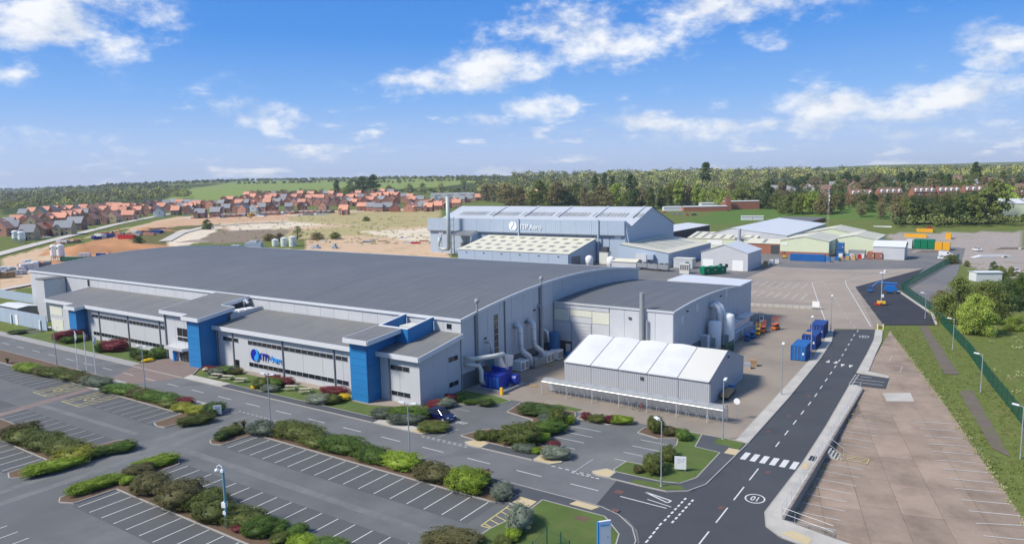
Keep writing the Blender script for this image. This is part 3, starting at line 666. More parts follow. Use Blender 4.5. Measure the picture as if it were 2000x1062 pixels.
# plaza bays and its road lines
for k in range(8):
    line(-60.6+k*2.3, 213.9, -60.8+k*2.3, 224, .13, 'white_line', .03, plaza); line(-56.2+k*2.25, 195, -56.6+k*2.25, 204.6, .13, 'white_line', .03, plaza)
line(-62, 209.5, -43, 209.5, .12, 'worn_line', .03, plaza); line(-50, 164, -29.5, 170.5, .16, 'worn_line', .03, yard)
PL = [(-29.2, 166.5), (-38.5, 204), (-44.3, 228), (-41, 236)]
for a, b in zip(PL, PL[1:]): line(*a, *b, .16, 'white_line', .03, plaza)
PR = [(-20.2, 166), (-27.5, 197), (-34.4, 226), (-36.3, 236), (-34, 246), (-29.5, 256), (-25, 268)]
for a, b in zip(PR, PR[1:]): line(*a, *b, .16, 'white_line', .03, plaza)
for k in range(14):
    t = k/14; line(-22.9-20*t, 163+72*t, -23.4-20*t, 165+72*t, .14, 'worn_line', .03, plaza)
for k in range(6): line(-21.5-2.3*k, 172+9.6*k, -19.0-2.3*k, 173.2+9.6*k, .13, 'white_line', .03, plaza)
# brown lot bays
def lotline(p, q, mat='white_line'):
    A = G(*p, -1.0); B = G(*q, -1.0)
    for P in (A, B):
        s_ = (lot_z(P.y)-CAMH)/(-1.0-CAMH); P.x *= s_; P.y *= s_
    line(A.x, A.y, B.x, B.y, .11, mat, lot_z((A.y+B.y)/2)+.05, lot_o)
LS = [(1060, 1022), (1020, 960), (985, 900), (950, 845), (920, 790), (892, 742), (862, 693), (838, 650), (813, 607), (790, 570), (767, 532), (748, 494), (725, 460)]
LE = [(1290, 1046), (1270, 972), (1240, 922), (1190, 865), (1145, 807), (1110, 760), (1080, 710), (1025, 663), (1010, 622), (980, 580), (950, 542), (927, 506), (905, 470)]
for a, b in zip(LS, LE): lotline(r7(*a), r7(*b))
for k in range(19):
    y = 69.2+k*2.3
    if 86.5 < y < 90: continue
    line(-14.6, y, -10.6, y+.15, .1, 'white_line' if k < 14 else 'worn_line', lot_z(y)+.05, lot_o)
for a, b in (((-14.3, 87.3), (-10.4, 87.4)), ((-14.3, 88.9), (-10.4, 89.0)), ((-10.4, 87.4), (-10.4, 89.0))): line(*a, *b, .1, 'yellow_line', lot_z(88)+.06, lot_o)
for k in range(3): line(-14.0+k*1.3, 87.4, -13.0+k*1.3, 88.9, .1, 'yellow_line', lot_z(88)+.06, lot_o)
for a, b in (((-15.6, 128.6), (-11.2, 128.9)), ((-15.8, 133), (-11.2, 133.2)), ((-11.2, 128.9), (-11.2, 133.2)), ((-15.9, 140), (-13.5, 140.2)), ((-13.5, 136), (-13.5, 140.2))): line(*a, *b, .12, 'worn_line', lot_z(a[1])+.03, lot_o)
mb = MB(); P_ = [(-12.1, 115.7), (-8.7, 117.7), (-7.9, 113.6), (-11.2, 111.9)]; mb.quad(*[(x, y, lot_z(y)+.012) for x, y in P_]); mb.build('pale_patch', 'concrete', lot_o, fix=True)
# drains and covers
for (x, y, w, l) in ((-15.9, 82.9, .7, 1.6), (-29.4, 60.0, .8, .6), (-31.0, 64.0, .9, .9), (-60, 61, .5, .5), (-19, 166, .8, 1.2)):
    sheet('drain_cover', [(x, y), (x+w, y), (x+w, y+l), (x, y+l)], .13 if x == -15.9 else .12 if y < 60.4 else .03, 'red_patch' if x < -16 else 'asphalt_black', new_road)

for k in range(3): line(-16.6+.2*k, 119.5+k*1.9, -12.6, 119.7+k*1.9, .12, 'white_line', .035-.005*k, new_road)
# lighter tracks where cars drive, worn into the car park asphalt
M('asphalt_worn', (.165, .168, .166), .92, var=.25, scale=.3, fine=.12, fscale=7, stain=(.125, .128, .13), sscale=.5, samt=.9)
for P in ([(-87.4, 14), (-86.2, 14), (-86.6, 47), (-88.0, 60.4), (-89.6, 60.4), (-87.8, 46)], [(-83.9, 14), (-82.9, 14), (-83.2, 47), (-85.0, 60.4), (-86.2, 60.4), (-84.6, 46)], [(-82, 47.2), (-40, 47.0), (-40, 47.9), (-82, 48.3)], [(-118, 46.6), (-92, 47.4), (-92, 48.2), (-118, 47.6)]):
    sheet('worn_track', P, .004, 'asphalt_worn', car_park)
# ------------------------------------------------------------------ building materials
M('clad', (.515, .525, .54), .5, .0, var=.05, scale=.3, fine=.025, fscale=3, objvar=.025, stain=(.44, .46, .495), sscale=.25, samt=.5)
ribbed('clad_ribx', (.51, .52, .535), 0, .33, .22, rough=.5)
ribbed('clad_riby', (.50, .51, .53), 1, .33, .22, rough=.5)
M('clad_dado', (.17, .175, .19), .6, var=.1)
M('fascia', (.62, .635, .66), .45, .0, var=.05, scale=.4, stain=(.60, .60, .60), sscale=.5, samt=.35)
M('pipe_grey', (.16, .17, .185), .5, var=.1)
M('galv', (.62, .63, .64), .4, .35, var=.12, scale=1.5)
M('galv_dark', (.31, .325, .335), .5, .2, var=.12, scale=1.0)
ribbed('roof_main', (.122, .128, .136), 0, 1.0, .30, rough=.62, var=.10, stain=(.142, .146, .152), sscale=.06, samt=.7, sheets=1.0)
ribbed('roof_low', (.165, .166, .165), 0, .6, .5, rough=.65, var=.12, stain=(.21, .20, .18), sscale=.18, samt=.6, sheets=.6)
M('blue_clad', (.020, .185, .44), .45, var=.08, scale=.4, fine=.03, objvar=.03)
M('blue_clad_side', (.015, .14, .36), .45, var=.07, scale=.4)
M('glass', (.018, .022, .028), .08, .0, var=.35, scale=.5, objvar=.35, spec=.6)
M('frame_dark', (.06, .065, .075), .5); M('mullion', (.42, .44, .47), .5)
M('door_white', (.66, .655, .60), .6, var=.06)
M('door_cream', (.64, .63, .53), .6, var=.06)
M('white_paint', (.78, .78, .77), .5, var=.05)
M('logo_navy', (.006, .018, .36), .4); M('logo_azure', (.02, .30, .78), .4); M('logo_white', (.82, .84, .86), .5)
M('duct', (.62, .62, .565), .5, var=.08)
M('steel', (.42, .44, .46), .45, .4, var=.1)

def wall_panels(parent, axis, fixed, a0, a1, z0, z1, step, mat, out, th=.06, name='panel', top=None):
    """a wall as separate cladding panels with open joints. axis 0: wall runs along x at y=fixed, 1: along y at x=fixed; out = direction of the outside"""
    n = max(1, round((a1-a0)/step)); w = (a1-a0)/n; shared = None
    for k in range(n):
        p0 = a0+k*w+.025; p1 = a0+(k+1)*w-.025; f0, f1 = (fixed, fixed+out*th) if out > 0 else (fixed+out*th, fixed)
        if top is None:
            if shared is None:
                mb = MB(); mb.box(0, p1-p0, 0, th, 0, z1-z0) if axis == 0 else mb.box(0, th, 0, p1-p0, 0, z1-z0); shared = mb.mesh(name); shared.materials.append(MATS[mat])
            o_ = parent['_o']
            link(name, shared, mat, parent, loc=((p0, f0, z0) if axis == 0 else (f0, p0, z0)) if not o_ else tuple((np.array((p0, f0, z0) if axis == 0 else (f0, p0, z0))-np.array(o_))))
        else:
            prof = [(p0, z0), (p1, z0), (p1, top(p1)), ((p0+p1)/2, top((p0+p1)/2)), (p0, top(p0))]
            mb = MB()
            mb.extr(prof, 1 if axis == 0 else 0, f0, f1)
            mb.build(name, mat, parent)

def window(parent, axis, fixed, a0, a1, z0, z1, out, panes=1, name='window'):
    """one window: dark frame proud of the wall, glass panes set in it as sub-parts"""
    f = MB(); t = .07; g = .045
    def bx(mb, p0, p1, q0, q1, d0, d1):
        e0, e1 = sorted((fixed+out*d0, fixed+out*d1))
        mb.box(p0, p1, e0, e1, q0, q1) if axis == 0 else mb.box(e0, e1, p0, p1, q0, q1)
    bx(f, a0, a1, z0, z0+g, .062, t+.05); bx(f, a0, a1, z1-g, z1, .062, t+.05)
    w = (a1-a0)/panes
    for k in range(panes+1):
        c = a0+k*w; lo = max(a0, c-g/2); hi = min(a1, c+g/2); bx(f, lo if k else a0, hi if k < panes else a1, z0+g, z1-g, .062, t+.048)
    fo = f.build(name, 'mullion', parent)
    for k in range(panes):
        mb = MB(); bx(mb, a0+k*w+g/2, a0+(k+1)*w-g/2, z0+g, z1-g, .064, .085); mb.build('pane', 'glass', fo)
    return fo

# ------------------------------------------------------------------ main production hall
MX0, MX1, MY0, MY1 = -211.0, -67.0, 85.3, 152.0
def arc(y):                                        # eaves 11.1 m, crown 13.65 m
    t = (y-MY0)/(MY1-MY0); return 11.1 + 10.2*t*(1-t) + .5*t
hall = thing('production_hall', 'huge low factory hall with barrel-curved dark grey roof and silver cladding', 'factory', ((MX0+MX1)/2, (MY0+MY1)/2, 0), world_parts=True)
MB().box(MX0+.1, MX1-.1, MY0+.1, MY1-.1, -.1, 10.9).build('core', 'galv_dark', hall)
n = 40; ysr = [MY0-.15+(MY1-MY0+.3)*k/n for k in range(n+1)]
mb = MB()
nx = 12
for k in range(n+1):
    for i in range(nx+1): mb.v.append((MX0-.12+(MX1-MX0+.24)*i/nx, ysr[k], arc(min(max(ysr[k], MY0), MY1))))
for k in range(n):
    for i in range(nx): a = k*(nx+1)+i; mb.f.append((a, a+1, a+nx+2, a+nx+1))
mb.build('roof', 'roof_main', hall, fix=False, smooth=True)
# verge and eaves trim
for x in (MX0-.2, MX1-.02):
    mb = MB()
    for k in range(n): 
        y0, y1 = ysr[k], ysr[k+1]; z0, z1 = arc(min(max(y0, MY0), MY1)), arc(min(max(y1, MY0), MY1))
        mb.v += [(x, y0, z0-.32), (x+.24, y0, z0-.32), (x+.24, y0, z0+.10), (x, y0, z0+.10), (x, y1, z1-.32), (x+.24, y1, z1-.32), (x+.24, y1, z1+.10), (x, y1, z1+.10)]; b = len(mb.v)-8
        mb.f += [(b, b+1, b+5, b+4), (b+1, b+2, b+6, b+5), (b+2, b+3, b+7, b+6), (b+3, b, b+4, b+7)]
    mb.build('verge_trim', 'fascia', hall)
MB().box(MX0-.2, MX1+.22, MY0-.24, MY0-.02, 10.78, 11.22).build('eaves_trim', 'fascia', hall); MB().box(MX0-.2, MX1+.22, MY1+.02, MY1+.24, 11.2, 11.65).build('eaves_trim', 'fascia', hall)
wall_panels(hall, 0, MY0+.1, MX0, MX1, 0, 10.8, 3.5, 'clad', -1)
wall_panels(hall, 1, MX1-.1, MY0+.05, MY1, 2.5, 0, 3.6, 'clad_riby', 1, top=lambda y: arc(min(max(y, MY0), MY1))-.3)
wall_panels(hall, 1, MX0+.1, MY0+.05, MY1, 0, 0, 3.6, 'clad_riby', -1, top=lambda y: arc(min(max(y, MY0), MY1))-.3)
MB().box(MX1-.15, MX1-.06, MY0, MY1, 0, 2.48).build('dado', 'clad_dado', hall)
for y in (88.9, 97.2, 108.3): MB().box(MX1-.04, MX1+.12, y-.12, y+.12, 0, arc(y)-.3).build('downpipe', 'pipe_grey', hall)
window(hall, 1, MX1-.1, 94.1, 95.3, 3.7, 10.4, 1, 1, 'window'); 
for k in range(1, 6): MB().box(MX1-.03, MX1+.04, 94.1, 95.3, 3.7+k*1.12-.04, 3.7+k*1.12+.04).build('transom', 'mullion', hall)
window(hall, 0, MY0+.1, -180.9, -179.9, 8.85, 10.5, -1, 1)
window(hall, 0, MY0+.1, -69.8, -68.8, 9.4, 10.3, -1, 1, 'louvre')
for (y, z) in ((91.5, 7.0), (106.5, 9.2), (103.5, 7.6)): MB().obox((MX1+.14, y, z), (.22, .5, .18), 0, .3).build('floodlight', 'frame_dark', hall)
for y, zt in ((89.2, 13.2), (108.6, 14.4)):
    MB().tube([(MX1+.3, y, 7.5 if y > 100 else 2.5), (MX1+.3, y, zt)], .17, 8).lathe([(.17, 0), (.42, .08), (.42, .4), (.2, .62), (.02, .66)], (MX1+.3, y, zt)).build('vent_stack', 'galv_dark', hall)
# plant box on the left of the front
pb = thing('plant_tower', 'tall windowless grey box against the left end of the factory front', 'building', (-193.5, 82.7, 0), world_parts=True)
MB().box(-195.6, -191.5, 80.2, 85.1, 0, 10.35).build('wall', 'clad_ribx', pb); MB().box(-195.75, -191.35, 80.05, 85.2, 10.36, 10.55).build('roof', 'roof_low', pb)

# ------------------------------------------------------------------ office range in front of the hall
off = thing('office_range', 'two-storey silver office range with blue towers along the factory front', 'office', (-123, 80.5, 0), world_parts=True)
WY = 75.6
def zr(y, z0=7.4): return z0 + (y-74.9)*(1.4/10.3)
def lean_roof(x0, x1, y0, z0, y1=85.25, mat='roof_low', slope=1.4/10.3, name='roof'):
    mb = MB(); z1 = z0+(y1-y0)*slope
    mb.v = [(x0, y0, z0), (x1, y0, z0), (x1, y1, z1), (x0, y1, z1), (x0, y0, z0-.2), (x1, y0, z0-.2), (x1, y1, z1-.2), (x0, y1, z1-.2)]
    mb.f = [(0, 1, 2, 3), (7, 6, 5, 4), (0, 4, 5, 1), (1, 5, 6, 2), (2, 6, 7, 3), (3, 7, 4, 0)]; r_ = mb.build(name, mat, off, fix=False)
    return z1
def fascia_run(pts, h=.66, top=.07, w=.14, name='fascia'):
    """board following a roof edge given as 3d points at roof level"""
    for A, B in zip(pts, pts[1:]):
        A, B = Vector(A), Vector(B); d = (B-A); L_ = math.hypot(d.x, d.y); nn = Vector((d.y, -d.x, 0)).normalized()*w
        mb = MB()
        for P in (A, B):
            for off_, zz in ((0, -h), (1, -h), (1, top), (0, top)): q = P+nn*off_; mb.v.append((q.x, q.y, q.z+zz))
        mb.f = [(0, 1, 2, 3), (7, 6, 5, 4), (0, 4, 5, 1), (1, 5, 6, 2), (2, 6, 7, 3), (3, 7, 4, 0)]; mb.build(name, 'fascia', off)
# solid cores
MB().box(-179, -130.9, WY+.08, 85.2, 0, 6.6).box(-127.9, -116, 73.7, 85.2, 0, 8.3).box(-115.3, -80.9+6.0, WY+.08, 85.2, 0, 6.6).box(-75, -67.15, WY+.08, 85.2, 0, 6.6).build('core', 'galv_dark', off)
# west section
lean_roof(-179.4, -128.6, 74.9, 7.4); lean_roof(-165.8, -161.0, 72.9, 7.14, 74.88)
fascia_run([(-179.4, 85.2, 8.8), (-179.4, 74.9, 7.4), (-165.8, 74.9, 7.4), (-165.8, 72.9, 7.16), (-161.0, 72.9, 7.16), (-161.0, 74.9, 7.4), (-128.7, 74.9, 7.4)])
wall_panels(off, 0, WY+.08, -179, -165.3, 0, 6.75, 3.4, 'clad_ribx', -1); wall_panels(off, 0, WY+.08, -161.9, -128.0, 0, 6.75, 5.7, 'clad_ribx', -1)
wall_panels(off, 1, -178.95, WY+.05, 85.2, 0, 0, 3.2, 'clad_riby', -1, top=lambda y: zr(y)-.3)
MB().box(-165.3, -162.1, 73.5, WY+.1, 0, 6.6).build('blue_tower', 'blue_clad', off)
for x in (-156.7, -145.2, -133.7, -161.6): MB().box(x-.09, x+.09, WY-.16, WY-.0, 0, 6.7).build('downpipe', 'pipe_grey', off)
for z0, z1 in ((4.8, 5.62), (1.0, 1.82)):
    window(off, 0, WY+.08, -159.65, -157.0, z0, z1, -1, 2)
    for a, b, k in ((-156.4, -145.6, 8), (-144.8, -134.1, 8), (-133.4, -131.8, 2)): window(off, 0, WY+.08, a, b, z0, z1, -1, k)
for z0, z1, m_ in ((3.8, 6.35, 'door_cream'), (.2, 2.9, 'door_cream')): MB().box(-178.6, -173.0, WY-.05, WY+.0, z0, z1).build('shutter', m_, off)
for z0 in (5.2, .9): window(off, 0, WY+.08, -168.6, -166.4, z0, z0+.9, -1, 2)
MB().box(-162.3, -161.95, 74.0, 75.2, .1, 2.2).build('side_door', 'frame_dark', off)
# entrance porch and its blue tower
S = 1.7/12.3
lean_roof(-128.6, -118.45, 72.9, 9.4, 85.25, slope=S); lean_roof(-118.4, -114.3, 72.9, 9.4, 78.9, slope=S); lean_roof(-119.4, -114.3, 71.6, 9.4-1.3*S, 72.88, slope=S)
z_ = lambda y: 9.4+(y-72.9)*S
fascia_run([(-128.6, 85.2, z_(85.2)), (-128.6, 72.9, z_(72.9)), (-119.4, 72.9, z_(72.9)), (-119.4, 71.6, z_(71.6)), (-114.3, 71.6, z_(71.6)), (-114.3, 78.9, z_(78.9)), (-118.4, 78.9, z_(78.9)), (-118.4, 85.2, z_(85.2))], .6)
wall_panels(off, 0, 73.7, -128.0, -119.1, 0, 8.8, 2.95, 'clad_ribx', -1)
wall_panels(off, 1, -127.95, 73.75, 75.5, 0, 8.8, 2.0, 'clad_riby', -1)
mb = MB(); mb.extr([(72.3, 0), (78.2, 0), (78.2, z_(78.2)-.35), (72.3, z_(72.3)-.35)], 0, -119.0, -115.4); mb.build('blue_tower', 'blue_clad', off)
MB().box(-115.40, -115.26, 72.2, 72.47, 0, 8.6).build('blue_corner_strip', 'blue_clad_side', off)
MB().box(-128.2, -127.95, 73.4, 73.62, 0, 8.7).build('downpipe', 'pipe_grey', off)
window(off, 0, 73.7, -124.4, -121.0, 3.95, 6.45, -1, 2); MB().box(-124.4, -121.0, 73.55, 73.61, 4.75, 4.85).build('transom', 'white_paint', off)
MB().box(-126.8, -121.0, 72.2, 73.6, 2.45, 2.95).build('canopy', 'galv', off)
window(off, 0, 73.7, -124.1, -121.3, .08, 2.25, -1, 3, 'entrance_door')
MB().tube([(-125.2, 73.2, .1), (-125.2, 73.2, 1.9)], .32, 12).build('entrance_post', 'logo_azure', off)
# sunken plant deck beside the porch
MB().extr([(78.4, 7.9), (85.2, 8.6), (85.2, 9.45), (78.4, 8.9)], 0, -115.0, -114.8).build('parapet', 'clad_riby', off)
for k in range(4): MB().box(-117.4, -115.6, 79.4+k*1.4, 80.5+k*1.4, 8.3, 9.2).build('deck_unit', 'white_paint', off)
MB().tube([(-118.0, 83.6, 8.6), (-118.0, 83.6, 10.3), (-117.3, 83.6, 10.6), (-116.8, 83.6, 10.1)], .3, 8).build('deck_duct', 'galv', off)
# middle section with the sign
lean_roof(-115.0, -74.9, 74.9, 7.4); fascia_run([(-115.6, 76.2, 7.6), (-115.6, 74.9, 7.4), (-78.5, 74.9, 7.4)])
wall_panels(off, 0, WY+.08, -115.4, -78.2, 0, 6.75, 4.65, 'clad_ribx', -1)
for x in (-114.9, -110.5, -97.1, -84.7): MB().box(x-.09, x+.09, WY-.16, WY-.0, 0, 6.7).build('downpipe', 'pipe_grey', off)
for z0, z1 in ((4.8, 5.58),):
    window(off, 0, WY+.08, -113.4, -110.75, z0, z1, -1, 2); window(off, 0, WY+.08, -110.3, -109.0, z0, z1, -1, 1)
for z0, z1 in ((4.8, 5.58), (.95, 1.75)):
    for a, b, k in ((-106.3, -97.3, 7), (-96.9, -85.0, 8), (-84.4, -81.75, 2)): window(off, 0, WY+.08, a, b, z0, z1, -1, k)
window(off, 0, WY+.08, -110.3, -109.1, .05, 1.75, -1, 1, 'side_door')
# east tower and end block
mb = MB(); mb.extr([(72.9, 0), (79.0, 0), (79.0, 9.5), (72.9, 8.75)], 0, -78.3, -74.9); mb.build('blue_tower', 'blue_clad', off)
MB().box(-74.9, -74.76, 72.8, 73.07, 0, 8.75).build('blue_corner_strip', 'blue_clad_side', off)
lean_roof(-78.5, -73.6, 71.9, 9.62, 79.0, slope=.6/7.1)
fascia_run([(-78.5, 79.0, 10.2), (-78.5, 71.9, 9.62), (-73.6, 71.9, 9.62), (-73.6, 79.0, 10.2), (-75, 79.0, 10.2)], .62)
mb = MB()
for (x0, x1, y0, y1) in ((-78.2, -72.3, 79.1, 79.3), (-78.2, -78.0, 79.3, 85.15), (-72.5, -72.3, 79.3, 85.15)):
    mb.extr([(y0, 6.5), (y1, 6.5), (y1, 10.2+(y1-79.1)*.14), (y0, 10.2+(y0-79.1)*.14)], 0, x0, x1)
mb.build('blue_plant_screen', 'blue_clad', off)
mb = MB()
for (x0, x1, y0, y1) in ((-78.28, -72.22, 79.02, 79.36), (-78.28, -77.94, 79.38, 85.12), (-72.56, -72.22, 79.38, 85.12)):
    mb.extr([(y0, 10.2+(y0-79.1)*.14), (y1, 10.2+(y1-79.1)*.14), (y1, 10.32+(y1-79.1)*.14), (y0, 10.32+(y0-79.1)*.14)], 0, x0, x1)
mb.build('coping', 'fascia', off)
MB().box(-77.9, -72.6, 79.4, 85.1, 8.5, 8.55).build('screen_floor', 'roof_low', off)
MB().box(-76.6, -73.6, 82.0, 84.6, 8.56, 9.9).build('roof_unit', 'duct', off)
lean_roof(-74.85, -66.65, 74.9, 7.4, 85.25, slope=1.55/10.3)
fascia_run([(-75.4, 74.9, 7.4), (-66.6, 74.9, 7.4), (-66.6, 85.2, 8.95)])
wall_panels(off, 0, WY+.08, -74.85, -67.1, 0, 6.75, 3.9, 'clad_ribx', -1)
wall_panels(off, 1, -67.2, WY+.05, 85.2, 0, 0, 3.2, 'clad_riby', 1, top=lambda y: 7.4+(y-74.9)*.15-.3)
MB().box(-73.05, -72.88, WY-.16, WY, 0, 6.7).build('downpipe', 'pipe_grey', off)
for z0, z1 in ((4.8, 5.6), (.95, 1.72)): window(off, 0, WY+.08, -72.75, -69.05, z0, z1, -1, 3)
for z0 in (5.0, 1.1): window(off, 1, -67.2, 82.2, 84.5, z0, z0+.82, 1, 2)

# the towers are clad in level blue panels with shadow gaps
def blue_panels(x0, x1, yf, y1, top_f, top_s, h=1.02):
    nz = int(top_f/h); hh = top_f/nz
    for k in range(nz):
        MB().box(x0, x1, yf-.05, yf-.005, k*hh+.02, (k+1)*hh-.02).build('panel', 'blue_clad', off)
    nz = int(top_s/h); hh = top_s/nz
    for k in range(nz):
        MB().box(x1+.005, x1+.05, yf+.2, y1, k*hh+.02, (k+1)*hh-.02).build('panel', 'blue_clad', off)
blue_panels(-118.98, -115.42, 72.3, 75.5, 8.7, 6.6); blue_panels(-78.28, -74.92, 72.9, 75.5, 8.7, 6.6); blue_panels(-165.28, -162.12, 73.5, 75.5, 6.4, 6.4)
# the company sign: emblem and lettering
def emblem(parent, cx, cz, r, y, ma, mb_, depth=.12):
    """a disc cut by an S-shaped gap"""
    import math as _m
    n_ = 20
    S_ = [(.30*r*_m.sin(pi*(1-2*t/n_))+.0, r*(1-2*t/n_)*.96) for t in range(n_+1)]       # top to bottom
    g_ = .13*r
    left = [(cx+r*cos(a), cz+r*sin(a)) for a in np.linspace(pi*.5+.12, pi*1.5-.05, n_)] + [(cx+x-g_, cz+z) for x, z in reversed(S_[1:-1])]
    right = [(cx+r*cos(a), cz+r*sin(a)) for a in np.linspace(-pi*.5+.12, pi*.5-.05, n_)] + [(cx+x+g_, cz+z) for x, z in S_[1:-1]]
    for nm, P, mt in (('emblem_left', left, ma), ('emblem_right', right, mb_)):
        m2 = MB(); m2.extr(P, 1, y-depth, y); ob = m2.build(nm, mt, parent)
def lettering(parent, txt, x, y, z, size, mat, off_=.0, name='lettering', sx=1.0, depth=.06):
    me = text_mesh(txt, size, depth, off_); me.materials.append(MATS[mat]); o_ = parent['_o']
    return link(name, me, mat, parent, loc=(x-o_[0], y-o_[1], z-o_[2]), rot=(pi/2, 0, 0), scale=(sx, 1, 1))
sg = thing('company_sign', 'blue round emblem and ITP Aero lettering on the office front', 'sign', (-101.5, 75.5, 3.0), world_parts=True)
emblem(sg, -104.35, 3.2, 1.08, 75.46, 'logo_navy', 'logo_azure')
lettering(sg, 'ITP', -102.85, 75.36, 2.62, 1.62, 'logo_navy', .03, sx=1.0); lettering(sg, 'Aero', -100.15, 75.36, 2.62, 1.42, 'logo_azure', .018, sx=.96)

# ------------------------------------------------------------------ lower extension on the right
ext = thing('hall_extension', 'lower silver extension with curved grey roof on the right of the factory', 'factory', (-55, 133, 0), world_parts=True)
EX0, EX1, EY0, EY1 = -66.9, -43.6, 113.2, 152.4
def earc(y): t = (y-EY0)/(EY1-EY0); return 9.75+3.6*t*(1-t)-.75*t
MB().box(EX0, EX1-.1, EY0+.1, EY1-.1, 0, 8.6).build('core', 'galv_dark', ext)
mb = MB(); n = 24
yy = [EY0-.1+(EY1-EY0+.2)*k/n for k in range(n+1)]
for y in yy:
    for x in (EX0+.05, EX1+.1): mb.v.append((x, y, earc(min(max(y, EY0), EY1))))
mb.f = [(2*k, 2*k+1, 2*k+3, 2*k+2) for k in range(n)]; mb.build('roof', 'roof_main', ext, fix=False, smooth=True)
mb = MB()
for k in range(n):
    y0, y1 = yy[k], yy[k+1]; z0, z1 = earc(min(max(y0, EY0), EY1)), earc(min(max(y1, EY0), EY1)); x = EX1-.02
    mb.v += [(x, y0, z0-.25), (x+.2, y0, z0-.25), (x+.2, y0, z0+.08), (x, y0, z0+.08), (x, y1, z1-.25), (x+.2, y1, z1-.25), (x+.2, y1, z1+.08), (x, y1, z1+.08)]; b = len(mb.v)-8
    mb.f += [(b, b+1, b+5, b+4), (b+1, b+2, b+6, b+5), (b+2, b+3, b+7, b+6), (b+3, b, b+4, b+7)]
mb.build('verge_trim', 'fascia', ext)
MB().box(EX0+.1, EX1+.18, EY0-.16, EY0-.02, 9.5, 9.86).build('eaves_trim', 'clad', ext)
for (x0, x1, z0, z1, m_) in ((-66.8, -63.55, 8.65, 9.5, 'clad'), (-63.5, -55.6, 8.65, 9.5, 'clad'), (-66.8, -63.55, 6.4, 8.55, 'door_cream'), (-63.45, -59.0, 7.4, 8.55, 'door_cream'), (-58.9, -55.55, 6.4, 8.55, 'door_cream'),
                             (-63.45, -59.0, 6.25, 7.3, 'clad'), (-66.8, -63.3, 2.6, 6.3, 'clad'), (-58.9, -55.55, 2.6, 6.3, 'clad'), (-55.45, -52.65, 0, 9.5, 'clad'), (-52.6, -49.8, 0, 9.5, 'clad'), (-49.75, -46.9, 0, 9.5, 'clad'), (-46.85, -43.72, 0, 9.5, 'clad')):
    MB().box(x0, x1, EY0+.02, EY0+.1, z0, z1).build('panel', m_, ext)
mb = MB()
for k in range(20): mb.box(-63.1, -59.2, EY0+.03+.04*(k % 2), EY0+.12, .05+k*.305, .05+k*.305+.3)
mb.build('roller_shutter', 'clad', ext)
M('dark_brick', (.10, .085, .08), .9, var=.2, scale=3)
MB().box(-66.8, -63.2, EY0+.03, EY0+.1, 0, 2.55).build('brick_base', 'dark_brick', ext); MB().box(-59.1, -55.5, EY0+.03, EY0+.1, 0, 2.55).build('brick_base', 'dark_brick', ext)
MB().box(-64.4, -63.4, EY0-.03, EY0+.02, .05, 2.1).build('door', 'door_white', ext)
wall_panels(ext, 1, EX1-.1, EY0+.05, EY1, 2.4, 0, 3.0, 'clad_riby', 1, top=lambda y: earc(min(max(y, EY0), EY1))-.2)
MB().box(EX1-.16, EX1-.06, EY0, EY1, 0, 2.38).build('dado', 'clad_dado', ext)
for (y, z) in ((116.5, 7.0), (124, 8.0), (141, 8.2)): MB().box(EX1-.03, EX1+.02, y, y+1.5, z, z+1.4).build('louvre', 'fascia', ext)
for (y, z) in ((119.5, 8.9), (138, 8.9)): MB().obox((EX1+.15, y, z), (.25, .4, .2)).build('floodlight', 'frame_dark', ext)
MB().obox((-51.5, EY0-.1, 8.0), (.5, .15, .35)).build('floodlight', 'frame_dark', ext)
MB().tube([(-49.1, 112.75, .3), (-49.1, 112.75, 12.7)], .42, 12).build('flue', 'galv_dark', ext)
MB().tube([(-48.2, 112.85, .3), (-48.2, 112.85, 8.0)], .17, 8).build('flue_pipe', 'galv_dark', ext)
MB().box(-60, -44.5, 152.5, 163.0, 0, 8.6).build('rear_bay', 'clad_ribx', ext); MB().extr([(-60.3, 8.62), (-44.2, 8.62), (-44.2, 8.9), (-60.3, 9.3)], 1, 152.6, 163.2).build('rear_roof', 'fascia', ext)
# arched duct on the right flank
for yo in (131.6, 133.4):
    mb = MB(); mb.tube([(EX1+.05, yo, 7.9), (EX1+.8, yo, 8.1), (EX1+1.6, yo, 7.6), (EX1+1.9, yo, 6.6), (EX1+1.9, yo, 2.5)], .62, 12)
    mb.build('flank_duct', 'galv', ext, smooth=True)
